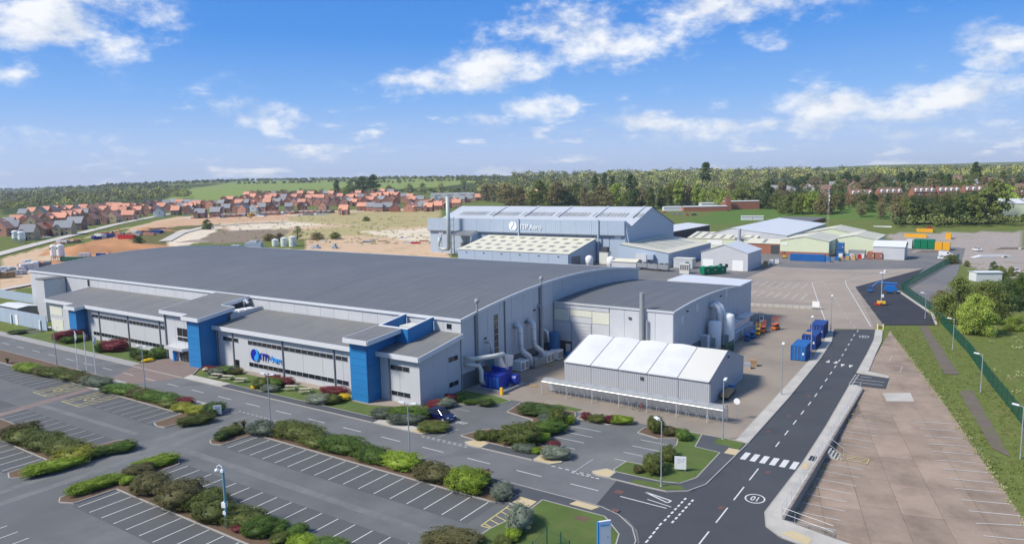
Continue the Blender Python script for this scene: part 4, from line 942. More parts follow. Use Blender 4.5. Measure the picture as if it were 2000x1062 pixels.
# ------------------------------------------------------------------ yard: store tent
M('pvc_white', (.63, .635, .645), .55, var=.04, scale=.5, stain=(.53, .53, .525), sscale=.3, samt=.5)
M('pvc_cream', (.60, .585, .54), .55, var=.05, scale=.5)
ribbed('tent_wall', (.40, .415, .445), 0, .30, .5, rough=.5, var=.08); ribbed('tent_gable', (.40, .415, .45), 1, .30, .5, rough=.5, var=.08)
M('tent_rib', (.40, .40, .41), .6)
tent = thing('store_tent', 'white fabric-roofed store tent with corrugated grey walls in the yard', 'tent', (-43.6, 105, 0), world_parts=True)
TX0, TX1, TY0, TY1, TA, TE, TP = -55.4, -31.9, 97.0, 113.1, 105.05, 3.55, 6.25
bw = (TX1-TX0)/5
for k in range(5):
    x0 = TX0+k*bw; x1 = x0+bw
    for side, ya in ((0, TY0-.25), (1, TY1+.25)):
        mb = MB(); nu, nv = 8, 6
        for j in range(nv+1):
            for i in range(nu+1):
                u, v = i/nu, j/nv
                z = TE-.05+(TP-TE+.05)*v + .10*sin(pi*u)*sin(pi*min(1, v*1.05)) + (.22*sin(pi*u)*v**3 if k < 4 else .03*sin(pi*u)*v)
                mb.v.append((x0+.04+(bw-.08)*u, ya+(TA-ya)*v, z))
        for j in range(nv):
            for i in range(nu): a = j*(nu+1)+i; mb.f.append((a, a+1, a+nu+2, a+nu+1) if side == 0 else (a, a+nu+1, a+nu+2, a+1))
        mb.build('roof_sheet', 'pvc_cream' if k == 4 else 'pvc_white', tent, fix=False, smooth=True)
    MB().box(x0+.02, x1-.02, TY0-.06, TY0+.02, .05, TE-.06).build('wall_panel', 'tent_wall', tent)
    MB().box(x0+.02, x1-.02, TY1-.02, TY1+.06, .05, TE-.06).build('wall_panel', 'tent_wall', tent)
    MB().box(x0+.06, x1-.06, TY0-.30, TY0-.12, TE-.16, TE-.02).build('valance', 'pvc_white', tent)
for k in range(6):
    x = TX0+k*bw
    MB().tube([(x, TY0-.26, TE-.02), (x, TA, TP+.03), (x, TY1+.26, TE-.02)], .07, 6).build('rib', 'tent_rib', tent)
for x, o_ in ((TX0, -1), (TX1, 1)):
    MB().extr([(TY0, .03), (TY1, .03), (TY1, TE), (TA, TP-.08), (TY0, TE)], 0, x-.03+.04*o_, x+.03+.04*o_).build('gable', 'tent_gable', tent)
MB().box(TX0+13.0, TX0+13.5, TY0-.2, TY0-.06, 2.3, 2.75).build('wall_light', 'frame_dark', tent)
MB().box(TX0+18.75, TX0+18.85, TY0-.12, TY0-.05, 0, 3.4).build('downpipe', 'tent_rib', tent)
MB().box(TX1+.08, TX1+.22, 104.7, 105.3, 5.2, 5.45).build('floodlight', 'frame_dark', tent)

# ------------------------------------------------------------------ cycle shelter
sh = thing('cycle_shelter', 'long low cycle shelter with curved clear canopy in front of the tent', 'shelter', (-41.4, 90.4, 0), world_parts=True)
M('canopy', (.36, .385, .40), .4, var=.1, scale=1.5); MATS['canopy'].node_tree.nodes['Principled BSDF'].inputs['Alpha'].default_value = .6
for k in range(13):
    x0 = -55.2+k*2.12; mb = MB(); prof = [(89.55, 2.02), (89.8, 2.28), (90.25, 2.45), (90.8, 2.46), (91.35, 2.3)]
    for (y, z) in prof: mb.v += [(x0+.02, y, z), (x0+2.1, y, z)]
    mb.f = [(2*i, 2*i+1, 2*i+3, 2*i+2) for i in range(4)]; mb.build('canopy_sheet', 'canopy', sh, smooth=True)
for k in range(14):
    x = -55.2+k*2.12
    MB().tube([(x, 91.35, .02), (x, 91.5, 1.3), (x, 91.3, 2.2), (x, 90.8, 2.41), (x, 90.2, 2.39), (x, 89.7, 2.12)], .05, 6).build('hoop', 'galv_dark', sh)
    if k % 2 == 0: MB().tube([(x, 89.6, .02), (x, 89.6, 2.05)], .055, 6).build('post', 'galv', sh)
MB().tube([(-55.2, 89.56, 2.04), (-27.7, 89.56, 2.04)], .07, 6).build('gutter', 'galv', sh)
MB().box(-55.3, -27.6, 91.42, 91.5, .3, 1.7).build('back_rail', 'canopy', sh)
stands = []
for k in range(19):
    x = -53.8+k*1.4
    mb = MB().tube([(x, 90.0, .0), (x, 90.0, .78), (x, 90.15, .86), (x, 90.75, .86), (x, 90.9, .78), (x, 90.9, 0)], .03, 6)
    tag(mb.build('cycle_stand', 'galv'), ['steel hoop cycle stand under the clear canopy, number %s from the tent entrance side' % w for w in ('one two three four five six seven eight nine ten eleven twelve thirteen fourteen fifteen sixteen seventeen eighteen nineteen').split()][k], 'cycle stand', 'hoop stands under the cycle shelter')
def bicycle(loc, rz, label, mat):
    t = thing('bicycle', label, 'bicycle', loc, rz)
    for x in (-.52, .52):
        m2 = MB(); m2.tube([(x+.33*cos(a), 0, .34+.33*sin(a)) for a in np.linspace(0, 2*pi, 17)], .025, 5, cap=False); m2.build('wheel', 'frame_dark', t)
    MB().tube([(-.52, 0, .34), (-.1, 0, .32), (.38, 0, .78), (-.18, 0, .80), (-.52, 0, .34)], .022, 5).tube([(-.1, 0, .32), (-.2, 0, .92)], .02, 5).tube([(.52, 0, .34), (.34, 0, .98)], .02, 5).build('frame', mat, t)
    MB().obox((-.2, 0, .95), (.24, .12, .06)).build('saddle', 'frame_dark', t); MB().tube([(.32, -.26, 1.0), (.34, 0, .99), (.32, .26, 1.0)], .016, 5).build('handlebar', 'frame_dark', t)
M('red_paint', (.45, .03, .03), .4, var=.1); M('orange_paint', (.75, .16, .03), .45, var=.1); M('yellow_paint', (.80, .45, .03), .45, var=.1); M('boom_blue', (.01, .13, .42), .45, var=.1)
bicycle((-40.3, 90.35, 0), 1.45, 'black bicycle parked under the middle of the cycle shelter', 'frame_dark'); bicycle((-39.4, 90.3, 0), 1.62, 'red bicycle parked beside a black one under the shelter', 'red_paint')

# ------------------------------------------------------------------ extraction plant by the hall side
M('blue_plant', (.010, .040, .33), .4, var=.1, objvar=.05); M('blue_plant_light', (.04, .13, .48), .4, var=.1)
dc = thing('dust_collector', 'deep blue dust collector cabinets on a kerbed slab by the office end', 'machine', (-63.5, 89.5, 0), world_parts=True)
for x0, x1, y0, y1, z1, m_ in ((-65.4, -64.0, 87.9, 90.4, 2.15, 'blue_plant'), (-63.9, -61.8, 87.9, 90.4, 2.35, 'blue_plant'), (-65.2, -62.6, 90.6, 92.6, 2.9, 'blue_plant')): MB().box(x0, x1, y0, y1, .12, z1).build('cabinet', m_, dc)
for x0, x1 in ((-65.3, -64.75), (-64.65, -64.1), (-63.8, -63.2), (-63.1, -62.5), (-62.4, -61.9)): MB().box(x0, x1, 87.84, 87.89, .35, 2.0).build('cabinet_door', 'blue_plant_light', dc)
MB().tube([(-61.8, 91.4, 1.1), (-60.7, 91.4, 1.1)], .85, 14).build('fan_casing', 'blue_plant', dc)
MB().extr([(90.7, 2.92), (92.5, 2.92), (92.9, 4.5), (90.5, 4.9)], 0, -64.6, -62.4).build('silencer', 'galv', dc)
MB().extr([(91.0, 2.5), (93.8, 2.5), (93.6, 4.2), (91.2, 4.2)], 0, -66.2, -64.8).build('hopper', M('teal_grey', (.12, .24, .27), .5, var=.1), dc)
MB().box(-66.3, -60.3, 86.9, 87.15, 0, .4).build('bund_kerb', 'galv_dark', dc); MB().box(-60.5, -60.25, 87.17, 93.0, 0, .4).build('bund_kerb', 'galv_dark', dc)
MB().box(-66.4, -60.5, 87.2, 93, 0, .1).build('slab', 'concrete', dc)
MB().tube([(-66.9, 86.1, 5.0), (-65.4, 86.1, 5.0), (-63.4, 88.6, 5.1), (-62.9, 90.6, 5.1), (-62.7, 91.0, 4.7), (-62.7, 91.2, 2.6)], .36, 10).build('duct', 'duct', dc, smooth=True)
MB().tube([(-66.9, 86.0, 4.0), (-65.6, 86.2, 4.0), (-64.9, 86.9, 3.8), (-64.7, 87.2, 3.0), (-64.7, 87.2, 1.4), (-64.7, 87.9, .7)], .36, 10).build('duct', 'duct', dc, smooth=True)
MB().tube([(-66.9, 91.8, 6.3), (-66.2, 91.8, 6.4), (-66.0, 91.8, 6.0), (-66.0, 91.8, 4.5)], .2, 8).build('duct', 'galv', dc, smooth=True)
MB().obox((-60.4, 86.4, .55), (.45, .3, 1.1)).build('bollard', 'yellow_paint', dc)
for i, y in enumerate((100.1, 104.3)):
    t = thing('wall_duct', ('shiny bent steel duct on the hall side nearest the dust collector', 'shiny bent steel duct on the hall side beside the tall vent stack')[i], 'duct', (-66.3, y, 0), world_parts=True, group='bent ducts on the hall side')
    MB().tube([(-66.95, y, 7.5), (-66.3, y, 7.7), (-65.9, y, 7.3), (-65.8, y, 6.8), (-65.8, y, 3.6), (-65.5, y+.4, 3.0), (-65.0, y+1.3, 2.2), (-64.9, y+1.6, 1.6), (-64.9, y+1.7, .3)], .5, 12).build('pipe', 'galv', t, smooth=True)
    for z in (6.4, 4.2): MB().tube([(-65.8, y, z-.06), (-65.8, y, z+.06)], .54, 12).build('flange', 'steel', t)
for i, (x, y, l) in enumerate(((-65.7, 99.9, 2.6), (-64.7, 106.8, 2.4), (-64.2, 109.4, 1.8))):
    t = thing('chiller_unit', ('white chiller box nearest the dust collector', 'white chiller box in the middle of the hall side', 'small white chiller box nearest the blue cyclone')[i], 'machine', (x, y, 0), world_parts=True)
    MB().box(x-.9, x+.9, y-l/2, y+l/2, .15, 1.75).build('casing', 'white_paint', t)
    for s_ in (-.25, .25): MB().box(x+.905, x+.93, y+s_*l-.45, y+s_*l+.45, .35, 1.5).build('grille', 'galv_dark', t)
    for s_ in (-.7, .7): MB().box(x+s_-.1, x+s_+.1, y-l/2, y+l/2, 0, .14).build('skid', 'frame_dark', t)
t = thing('control_box', 'low grey plant skid between the bent steel ducts', 'machine', (-65.0, 103.4, 0), world_parts=True)
MB().box(-66, -64, 101.9, 105.6, .1, 1.3).build('casing', 'galv_dark', t); MB().box(-65.8, -64.3, 102.2, 103.2, 1.31, 1.7).build('motor', 'steel', t)
t = thing('cyclone', 'dark blue cyclone vessel in the corner by the roller door', 'machine', (-65.2, 110.3, 0), world_parts=True)
MB().lathe([(.25, .4), (1.15, 2.0), (1.15, 4.4), (.9, 4.7), (.3, 4.8)], (-65.2, 110.3, 0)).build('vessel', M('teal_blue', (.015, .10, .24), .4, var=.1), t, smooth=False)
for a in (.6, 2.2, 3.8, 5.4): MB().tube([(-65.2+1.1*cos(a), 110.3+1.1*sin(a), 0), (-65.2+1.05*cos(a), 110.3+1.05*sin(a), 2.6)], .07, 6).build('leg', 'blue_plant', t)
MB().tube([(-66.9, 108.4, 5.2), (-66.2, 108.6, 5.4), (-65.8, 108.9, 5.0), (-65.7, 109.2, 3.0)], .25, 8).build('inlet', 'galv', t, smooth=True)
MB().tube([(-66.3, 107.9, .3), (-66.3, 107.9, 9.6), (-66.8, 107.9, 9.8)], .3, 10).build('stack', 'galv_dark', t)
def pallet(x, y, rz, label, load=None, mat='wood', h=.8, z=0.0):
    t = thing('pallet', label, 'pallet', (x, y, z), rz)
    for k in range(5): MB().box(-.6, .6, -.5+k*.22, -.38+k*.22, .12, .15).build('board', 'wood', t)
    for k in (-.5, -.06, .38): MB().box(-.6, .6, k, k+.12, .0, .118).build('bearer', 'wood', t)
    if load:
        for k in range(load): MB().box(-.55, .55, -.45, .45, .155+k*h/load, .15+(k+1)*h/load-.02).build('load', mat, t)
    return t
M('wood', (.42, .29, .15), .85, var=.2, scale=2, objvar=.08); M('cardboard', (.38, .25, .14), .85, var=.12, objvar=.08); M('blue_sheet', (.02, .16, .42), .5, var=.12)
pallet(-58.6, 92.6, .6, 'bare wooden pallet lying on the yard near the dust collector'); pallet(-63.0, 104.8, .1, 'empty pallet on the ground beside the white chillers')
pallet(-62.8, 111.7, .2, 'pallet under blue sheeting behind the corner of the tent', 2, 'blue_sheet', .9)
pallet(-33.0, 119.6, .2, 'pallet of dark machine parts behind the far end of the tent', 2, 'steel', .8); pallet(-32.6, 121.6, .4, 'pallet of brown boxes beyond the tent end', 2, 'cardboard', 1.0)
# long timber crate on a trolley by the tent gable
t = thing('goods_trolley', 'low trolley of wooden crates parked along the tent gable', 'trolley', (-31.0, 102.6, 0), .05)
MB().box(-.6, .6, -2.4, 2.4, .3, .42).build('deck', 'frame_dark', t)
for k in range(4): MB().box(-.5, .5, -2.3+k*1.0, -1.4+k*1.0, .43, .95).build('crate', 'wood', t)
MB().box(-.5, .5, 1.75, 2.35, .43, 1.1).build('sheeted_crate', 'blue_sheet', t)
for y in (-1.8, 1.8):
    for x in (-.45, .45): MB().tube([(x-.06, y, .18), (x+.06, y, .18)], .18, 10).build('wheel', 'frame_dark', t)

# ------------------------------------------------------------------ tanks, lifts and containers on the right
for i, (x, y, h, r_) in enumerate(((-41.9, 129.6, 5.6, 1.2), (-40.7, 133.6, 6.4, 1.25))):
    t = thing('gas_tank', ('shorter white upright gas tank beside the extension', 'taller white upright gas tank behind the shorter one')[i], 'tank', (x, y, 0), world_parts=True)
    MB().lathe([(r_*.97, .5), (r_, .6), (r_, h-.45), (r_*.85, h-.15), (r_*.4, h), (.05, h+.03)], (x, y, 0), 18).build('vessel', 'white_paint', t, smooth=True)
    for a in (.8, 2.9, 5.0): MB().tube([(x+r_*.75*cos(a), y+r_*.75*sin(a), 0), (x+r_*.75*cos(a), y+r_*.75*sin(a), .7)], .1, 6).build('leg', 'steel', t)
    MB().box(x-.1, x+.6, y-r_-.12, y-r_-.02, .9, 2.6).build('grille', 'galv_dark', t)
t = thing('vaporiser', 'ribbed pale vaporiser frame left of the gas tanks', 'machine', (-43.0, 127.2, 0), world_parts=True)
for k in range(7): MB().box(-43.6+k*.22, -43.5+k*.22, 126.5, 127.8, .2, 3.3).build('fin', 'white_paint', t)
MB().box(-43.7, -42.0, 126.4, 127.9, .05, .2).build('base', 'concrete', t)
t = thing('compound_fence', 'dark green mesh fence round the gas tanks', 'fence', (-40.5, 128, 0), world_parts=True)
M('fence_green', (.012, .085, .055), .5, var=.15)
for y in (126, 128.4, 130.8): MB().box(-38.75, -38.65, y-.05, y+.05, 0, 2.3).build('post', 'fence_green', t)
for x in (-43.2, -41, -38.9): MB().box(x-.05, x+.05, 125.4, 125.5, 0, 2.3).build('post', 'fence_green', t)
mb = MB()
for k in range(28): mb.box(-38.72, -38.69, 126+k*.17, 126.05+k*.17, .1, 2.2)
o = mb.build('pales', 'fence_green', t); o['kind'] = 'stuff'
t = thing('duct_plant', 'big stacked grey ductwork and casing along the extension flank', 'machine', (-41.5, 142, 0), world_parts=True)
for (x0, x1, y0, y1, z0, z1) in ((-43.0, -40.4, 136.5, 150.5, .2, 1.9), (-42.8, -41.0, 137.2, 149.5, 2.0, 3.3), (-42.5, -40.6, 145, 151.5, 3.35, 3.6)): MB().box(x0, x1, y0, y1, z0, z1).build('casing', 'galv', t)
for y in (138, 141, 144, 147, 150): MB().box(-40.39, -40.3, y-.06, y+.06, .2, 1.9).build('stiffener', 'steel', t)
def scissor_lift(x, y, rz, mat, label, h=2.1):
    t = thing('scissor_lift', label, 'lift', (x, y, 0), rz, 'access lifts parked by the extension')
    MB().box(-.4, .4, -.9, .9, .25, .75).build('chassis', mat, t)
    for a in (-.42, .42):
        for b in (-.62, .62): MB().tube([(a-.06, b, .2), (a+.06, b, .2)], .2, 10).build('wheel', 'frame_dark', t)
    for k in range(3): MB().box(-.3, .3, -.75, .75, .8+k*.14, .88+k*.14).build('scissor_arm', 'frame_dark', t)
    MB().box(-.4, .4, -.95, .95, 1.22, 1.34).build('platform', mat, t)
    for (a, b) in ((-.38, -.9), (.38, -.9), (-.38, .9), (.38, .9)): MB().tube([(a, b, 1.34), (a, b, h+.3)], .03, 5).build('rail_post', mat, t)
    for z in (h-.2, h+.3):
        MB().tube([(-.38, -.9, z), (.38, -.9, z), (.38, .9, z), (-.38, .9, z), (-.38, -.9, z)], .03, 5).build('rail', mat, t)
scissor_lift(-39.0, 140.6, .3, 'boom_blue', 'blue scissor lift nearest the gas tanks'); scissor_lift(-38.6, 143.3, .1, 'boom_blue', 'second blue scissor lift behind the first')
scissor_lift(-38.5, 146.8, .2, 'yellow_paint', 'yellow scissor lift between blue and orange ones'); scissor_lift(-38.2, 149.7, .1, 'orange_paint', 'orange scissor lift next to the yellow one')
scissor_lift(-36.6, 153.4, -.3, 'orange_paint', 'lone orange lift parked farthest out from the wall', 2.5); scissor_lift(-40.0, 155.0, .2, 'white_paint', 'white lift standing behind the orange ones'); scissor_lift(-41.5, 160.5, .5, 'galv_dark', 'grey machine farthest back by the rear canopy', 1.7)

M('cont_blue', (.012, .115, .36), .45, var=.12, scale=.8, stain=(.02, .09, .25), sscale=.6, samt=.6); M('cont_navy', (.012, .045, .21), .45, var=.12, scale=.8); M('cont_green', (.0, .16, .075), .45, var=.12, scale=.8)
M('cont_rust', (.36, .13, .075), .6, var=.15, scale=.8); M('cont_yellow', (.72, .36, .015), .5, var=.1, scale=.6); M('cont_white', (.62, .63, .63), .5, var=.1)
def container(loc, rz, mat, label, L_=6.06, h=2.59, w=2.44, group='shipping containers', detail=True, name='shipping_container'):
    t = thing(name, label, 'container', loc, rz, group)
    MB().box(-w/2+.06, w/2-.06, -L_/2+.06, L_/2-.06, .12, h-.04).build('body', mat, t)
    MB().box(-w/2+.03, w/2-.03, -L_/2+.03, L_/2-.03, h-.035, h-.005).build('roof', mat, t)
    if detail:
        for a in (-1, 1):
            for b in (-1, 1): MB().box(a*w/2-.0, a*(w/2-.12), b*L_/2, b*(L_/2-.12), .0, h).build('corner_post', mat, t)
            MB().box(a*(w/2), a*(w/2-.09), -L_/2+.125, L_/2-.125, 0.02, .16).build('side_rail', mat, t); MB().box(a*(w/2), a*(w/2-.09), -L_/2+.125, L_/2-.125, h-.14, h).build('side_rail', mat, t)
            n_ = int(L_/.56); mbs = MB(); mbs.box(a*(w/2-.06), a*(w/2-.02), -.12, .12, .17, h-.15); me = mbs.mesh('rib'); me.materials.append(MATS[mat])
            for k in range(n_): link('rib', me, mat, t, loc=(0, -L_/2+.42+k*(L_-.84)/(n_-1), 0))
        for s_ in (-.6, 0, .6): MB().tube([(s_, -L_/2-.01, .2), (s_, -L_/2-.01, h-.15)], .025, 5).build('lock_rod', 'steel', t)
        MB().box(-.02, .02, -L_/2-.0, -L_/2+.07, .15, h-.1).build('door_gap', 'frame_dark', t)
        MB().box(.72, .98, -L_/2+.03, -L_/2+.05, 1.1, 1.5).build('placard', 'white_paint', t)
    return t
container((-27.0, 131.9, .0), .02, 'cont_blue', 'bright blue container nearest the camera beside the road'); container((-27.2, 141.6, 0), .02, 'cont_navy', 'middle navy container with a brown board on top'); container((-27.9, 152.4, 0), .03, 'cont_navy', 'navy container farthest along, at the road bend')
tag(MB().obox((-27.6, 140.4, 2.66), (1.3, 1.0, .1)).obox((-27.6, 140.4, 2.75), (1.1, .9, .06)).build('board', 'wood'), 'brown board lying on top of the middle navy container', 'board')

# ------------------------------------------------------------------ lamps, flags, signs and small things
M('pole_grey', (.33, .37, .40), .5, .2, var=.1); M('pole_teal', (.12, .30, .34), .5, var=.1); M('lens', (.75, .76, .76), .4); M('pole_white', (.80, .80, .80), .45)
def lamp(loc, h, rz, label, kind='single', group='street lamps'):
    t = thing('street_lamp', label, 'lamp', loc, rz, group)
    mat = 'pole_teal' if kind == 'globe' else 'pole_grey'
    if kind == 'globe':
        MB().lathe([(.16, 0), (.16, 1.1), (.12, 1.15), (.11, h-.6), (.09, h)], n=10).build('pole', mat, t)
        MB().tube([(0, 0, h-.3), (-.1, 0, h+.15), (-.4, 0, h+.35), (-.65, 0, h+.15), (-.68, 0, h-.15)], .05, 6).build('bracket', 'lens', t)
        MB().lathe([(.05, -.28), (.16, -.22), (.22, -.1), (.2, .05), (.05, .12)], (-.68, 0, h-.15), 10).build('camera_dome', 'lens', t, smooth=True)
        MB().box(-.2, .12, -.18, .18, h-.3, h-.05).build('junction_box', 'lens', t); MB().box(-.34, .1, -.16, .2, 1.9, 2.4).build('control_box', 'lens', t); MB().box(-.28, .05, -.12, .12, 1.2, 1.5).build('control_box', 'lens', t)
        return t
    MB().lathe([(.10, 0), (.10, .9), (.075, .95), (.06, h)], n=8).build('pole', mat, t)
    MB().lathe([(.16, 0), (.16, .06), (.1, .08)], n=8).build('base_plate', 'steel', t)
    for s_ in ((-1, 1) if kind == 'double' else (1,)):
        MB().tube([(0, 0, h-.05), (s_*.5, 0, h+.06)], .04, 6).build('arm', mat, t)
        MB().extr([(s_*.42, h+.0), (s_*1.15, h+.10), (s_*1.12, h+.22), (s_*.45, h+.16)], 1, -.17, .17).build('lamp_head', 'lens', t)
    return t
lamp((-141.9, 60.2, .1), 6.9, .2, 'twin-headed lamp post near the left end of the front road', 'double'); lamp((-111.8, 60.0, .1), 6.9, .2, 'twin-headed lamp post by the brick crossing', 'double')
lamp((-79.1, 58.9, .1), 7.0, .2, 'twin-headed lamp post at the mouth of the car park lane', 'double'); lamp((-54.7, 59.4, .1), 6.8, .2, 'twin-headed lamp post opposite the blue car', 'double')
lamp((-58.8, 38.2, .1), 5.7, .3, 'teal lamp column with camera dome in the car park hedge', 'globe')
lamp((-27.3, 67.8, .12), 7.0, 2.6, 'single-headed lamp post on the lawn corner by the junction'); lamp((-26.1, 84.5, .1), 7.3, 1.6, 'lamp post at the end of the cycle shelter'); lamp((-24.5, 107.0, .1), 7.4, 1.7, 'lamp post halfway along the pale roadside pavement')
lamp((-25.1, 130.4, .1), 7.4, 1.7, 'lamp post right beside the bright blue container'); lamp((-26.3, 155.6, .1), 7.4, 1.7, 'lamp post at the road bend behind the farthest container')
lamp((-.1, 122.9, lot_z(122)), 5.6, 3.0, 'lamp post inside the green fence, second from the near end'); lamp((4.1, 97.3, -1), 6.6, 3.0, 'nearest lamp post along the green boundary fence'); lamp((-4.8, 151.0, 0), 5.6, 3.0, 'third lamp post along the green boundary fence'); lamp((-11.3, 181.2, 0), 5.6, 3.0, 'lamp post on the dark tarmac patch by the fence')
M('flag_white', (.70, .70, .72), .7, var=.1); M('flag_purple', (.42, .25, .5), .7, var=.3, scale=4)
for i, (zx, zy) in enumerate(((608, 885), (678, 895), (748, 925))):
    p = G(*r1(zx, zy)); t = thing('flagpole', ('left flagpole of the three by the front road', 'middle flagpole of the three by the front road', 'right flagpole of the three by the front road')[i], 'flagpole', (p.x, p.y, .1), .4*i, 'white flagpoles')
    MB().lathe([(.075, 0), (.07, 2), (.04, 6.9)], n=8).lathe([(.02, 6.9), (.08, 6.96), (.02, 7.04)], n=8).build('pole', 'pole_white', t)
    mb = MB()
    for j in range(9):
        for k in range(5): mb.v.append((.05+.10*k+.05*sin(j*.8), .10*sin(k*1.7+j*.5)+.03*j*.2, 6.8-j*.17-.05*k))
    mb.f = [(j*5+k, j*5+k+1, j*5+k+6, j*5+k+5) for j in range(8) for k in range(4)]; f_ = mb.build('flag', ('flag_white', 'flag_purple', 'flag_white')[i], t, fix=False, smooth=True)
    f_.modifiers.new('thickness', 'SOLIDIFY').thickness = .01
def signboard(loc, rz, w, h, z0, label, faces=None):
    t = thing('sign_board', label, 'sign', loc, rz)
    MB().box(-w/2, w/2, -.04, .04, z0, z0+h).build('panel', 'white_paint', t)
    for s_ in (-1, 1): MB().box(s_*(w/2-.14)-.04, s_*(w/2-.14)+.04, .045, .11, 0, z0+h-.1).build('post', 'steel', t)
    for (a, b, c, d, m_) in (faces or []): MB().box(a, b, -.052, -.042, z0+c, z0+d).build('print', m_, t)
    return t
txt = [(-.4, .1, 1.08, 1.16, 'clad_blue'), (-.3, .35, .86, .92, 'clad_blue'), (-.35, -.1, .70, .75, 'clad_blue'), (.28, .42, 1.06, 1.2, 'steel')]
M('clad_blue', (.37, .44, .53), .5, var=.06, scale=.2, fine=.03, fscale=2, objvar=.02)
signboard((-27.0, 72.5, .12), .38, 1.25, 1.45, .25, 'white site sign standing on the corner lawn', txt); signboard((-89.4, 57.9, .1), .8, 1.1, 1.3, .15, 'white sign board at the mouth of the car park lane', txt)
M('logo_pale', (.42, .62, .85), .5); p = G(1181, 1016, 2.9); t = thing('monolith_sign', 'tall narrow white sign with blue edge on the near lawn', 'sign', (p.x, p.y, .1), .85)
MB().box(-.55, .55, -.09, .09, 0, 2.8).build('panel', 'white_paint', t); MB().box(-.68, -.56, -.1, .1, 0, 2.8).build('edge_strip', 'logo_azure', t)
MB().box(-.5, .5, -.105, -.092, 2.52, 2.78).build('print', 'logo_pale', t); MB().box(-.45, .4, -.107, -.092, 2.40, 2.47).build('print', 'logo_azure', t)
MB().box(.2, .3, -.103, -.092, 1.3, 1.4).build('print', 'steel', t)
t = thing('mirror_sign', 'round white disc on a post at the end of the shelter', 'sign', (-26.9, 93.0, 0)); MB().tube([(0, 0, 0), (0, 0, 2.6)], .04, 6).build('post', 'steel', t); MB().tube([(0, -.05, 2.5), (0, -.1, 2.5)], .42, 18).build('disc', 'white_paint', t)
t = thing('notice_board', 'small white notice at the end of the plaza barrier', 'sign', (-34.2, 181.5, 0)); MB().box(-.8, .8, -.04, .04, .6, 2.0).build('panel', 'white_paint', t); MB().box(-.7, -.6, .05, .1, 0, 1.9).build('post', 'steel', t); MB().box(.6, .7, .05, .1, 0, 1.9).build('post', 'steel', t)
# barrier of kerb blocks in front of the plaza
t = thing('plaza_barrier', 'long low grey barrier between yard and parking bays', 'barrier', (-43, 181, 0), world_parts=True)
for k in range(11): a = k/11; MB().obox((-51+16*(a+.045), 179.5+2.4*(a+.045), .35), (1.36, .5, .7), .15).build('block', 'concrete', t)
def picnic(x, y, rz, label, z=.09):
    t = thing('picnic_table', label, 'table', (x, y, z), rz, 'picnic tables on the office lawn')
    for k in range(4): MB().box(-.9, .9, -.36+k*.185, -.20+k*.185, .72, .76).build('table_board', 'bench_wood', t)
    for s_ in (-1, 1):
        MB().box(-.9, .9, s_*.62, s_*.88, .42, .46).build('bench', 'bench_wood', t)
        MB().box(s_*.65-.04, s_*.65+.04, -.85, .85, .36, .415).build('bearer', 'bench_wood', t)
        for q in (-1, 1): MB().tube([(s_*.65, q*.7, 0), (s_*.65, q*.25, .72)], .045, 4).build('leg', 'bench_wood', t)
M('bench_wood', (.44, .40, .32), .85, var=.15, scale=3)
for i, (x, y) in enumerate(((-107.3, 69.8), (-104.6, 70.1), (-101.3, 70.2), (-90.4, 71.5), (-87.2, 71.6))):
    picnic(x, y, .25+.1*i, ('picnic table beside the green bin', 'second picnic table from the green bin', 'third picnic table, standing alone on the lawn', 'left picnic table of the pair by the red bushes', 'right picnic table of the pair by the red bushes')[i])
t = thing('litter_bin', 'dark green litter bin on the office lawn', 'bin', (-107.4, 72.4, .09)); MB().lathe([(.26, 0), (.3, .05), (.3, .95), (.33, 1.0), (.25, 1.2), (.05, 1.25)], n=12).build('body', 'fence_green', t); MB().box(-.15, .15, -.32, -.29, .8, .98).build('slot', 'frame_dark', t)
me = MB().lathe([(.02, 0), (.55, .02), (.62, .25), (.45, .5), (.1, .6)], n=9).mesh('boulder', fix=True)
for v in me.vertices: v.co.x += random.uniform(-.08, .08); v.co.y += random.uniform(-.08, .08); v.co.z += random.uniform(-.05, .05)
tag(link('boulder', me, M('stone', (.50, .43, .30), .9, var=.2), loc=(-113.6, 71.9, .08)), 'pale boulder among the bushes beside the entrance tower', 'boulder')
for i, (x, y) in enumerate(((-18.6, 163.2), (-17.6, 163.6))):
    t = thing('bollard', ('left yellow bollard at the road head', 'right yellow bollard at the road head')[i], 'bollard', (x, y, 0), 0, 'yellow bollards'); MB().tube([(0, 0, 0), (0, 0, 1.25)], .13, 10).build('post', M('hi_yellow', (.80, .68, .05), .5), t); MB().tube([(0, 0, .8), (0, 0, .95)], .135, 10).build('band', 'white_paint', t)
# railing along the retaining wall, return at the near end, steps
rl = thing('railing', 'long galvanised railing above the retaining wall', 'railing', (-15.3, 92, .1), world_parts=True)
me_p = MB().tube([(0, 0, 0), (0, 0, 1.1)], .03, 6).mesh('post'); me_p.materials.append(MATS['galv'])
yk = 67.2
while yk < 116:
    if not 86.9 < yk < 88.9: link('post', me_p, 'galv', rl, loc=(-15.05+15.3, yk-92, 0))
    yk += 1.9
for z in (.55, 1.1):
    for (a, b) in ((67.2, 86.9), (88.9, 116)): MB().tube([(-15.05, a, .1+z), (-15.05, b, .1+z)], .02, 6).build('rail', 'galv', rl)
rr = thing('ramp_railing', 'short galvanised railing turning along the lot ramp', 'railing', (-12.6, 66.4, 0), world_parts=True)
for k in range(5): MB().tube([(-14.9+k*1.15, 67.0-k*.32, -.4), (-14.9+k*1.15, 67.0-k*.32, 1.0)], .022, 6).build('post', 'steel', rr)
for z in (.6, 1.15): MB().tube([(-14.9, 67.0, z), (-10.3, 65.7, z)], .022, 6).build('rail', 'steel', rr)
st = thing('steps', 'concrete steps with handrails down to the brown lot', 'steps', (-14, 87.9, -1), world_parts=True)
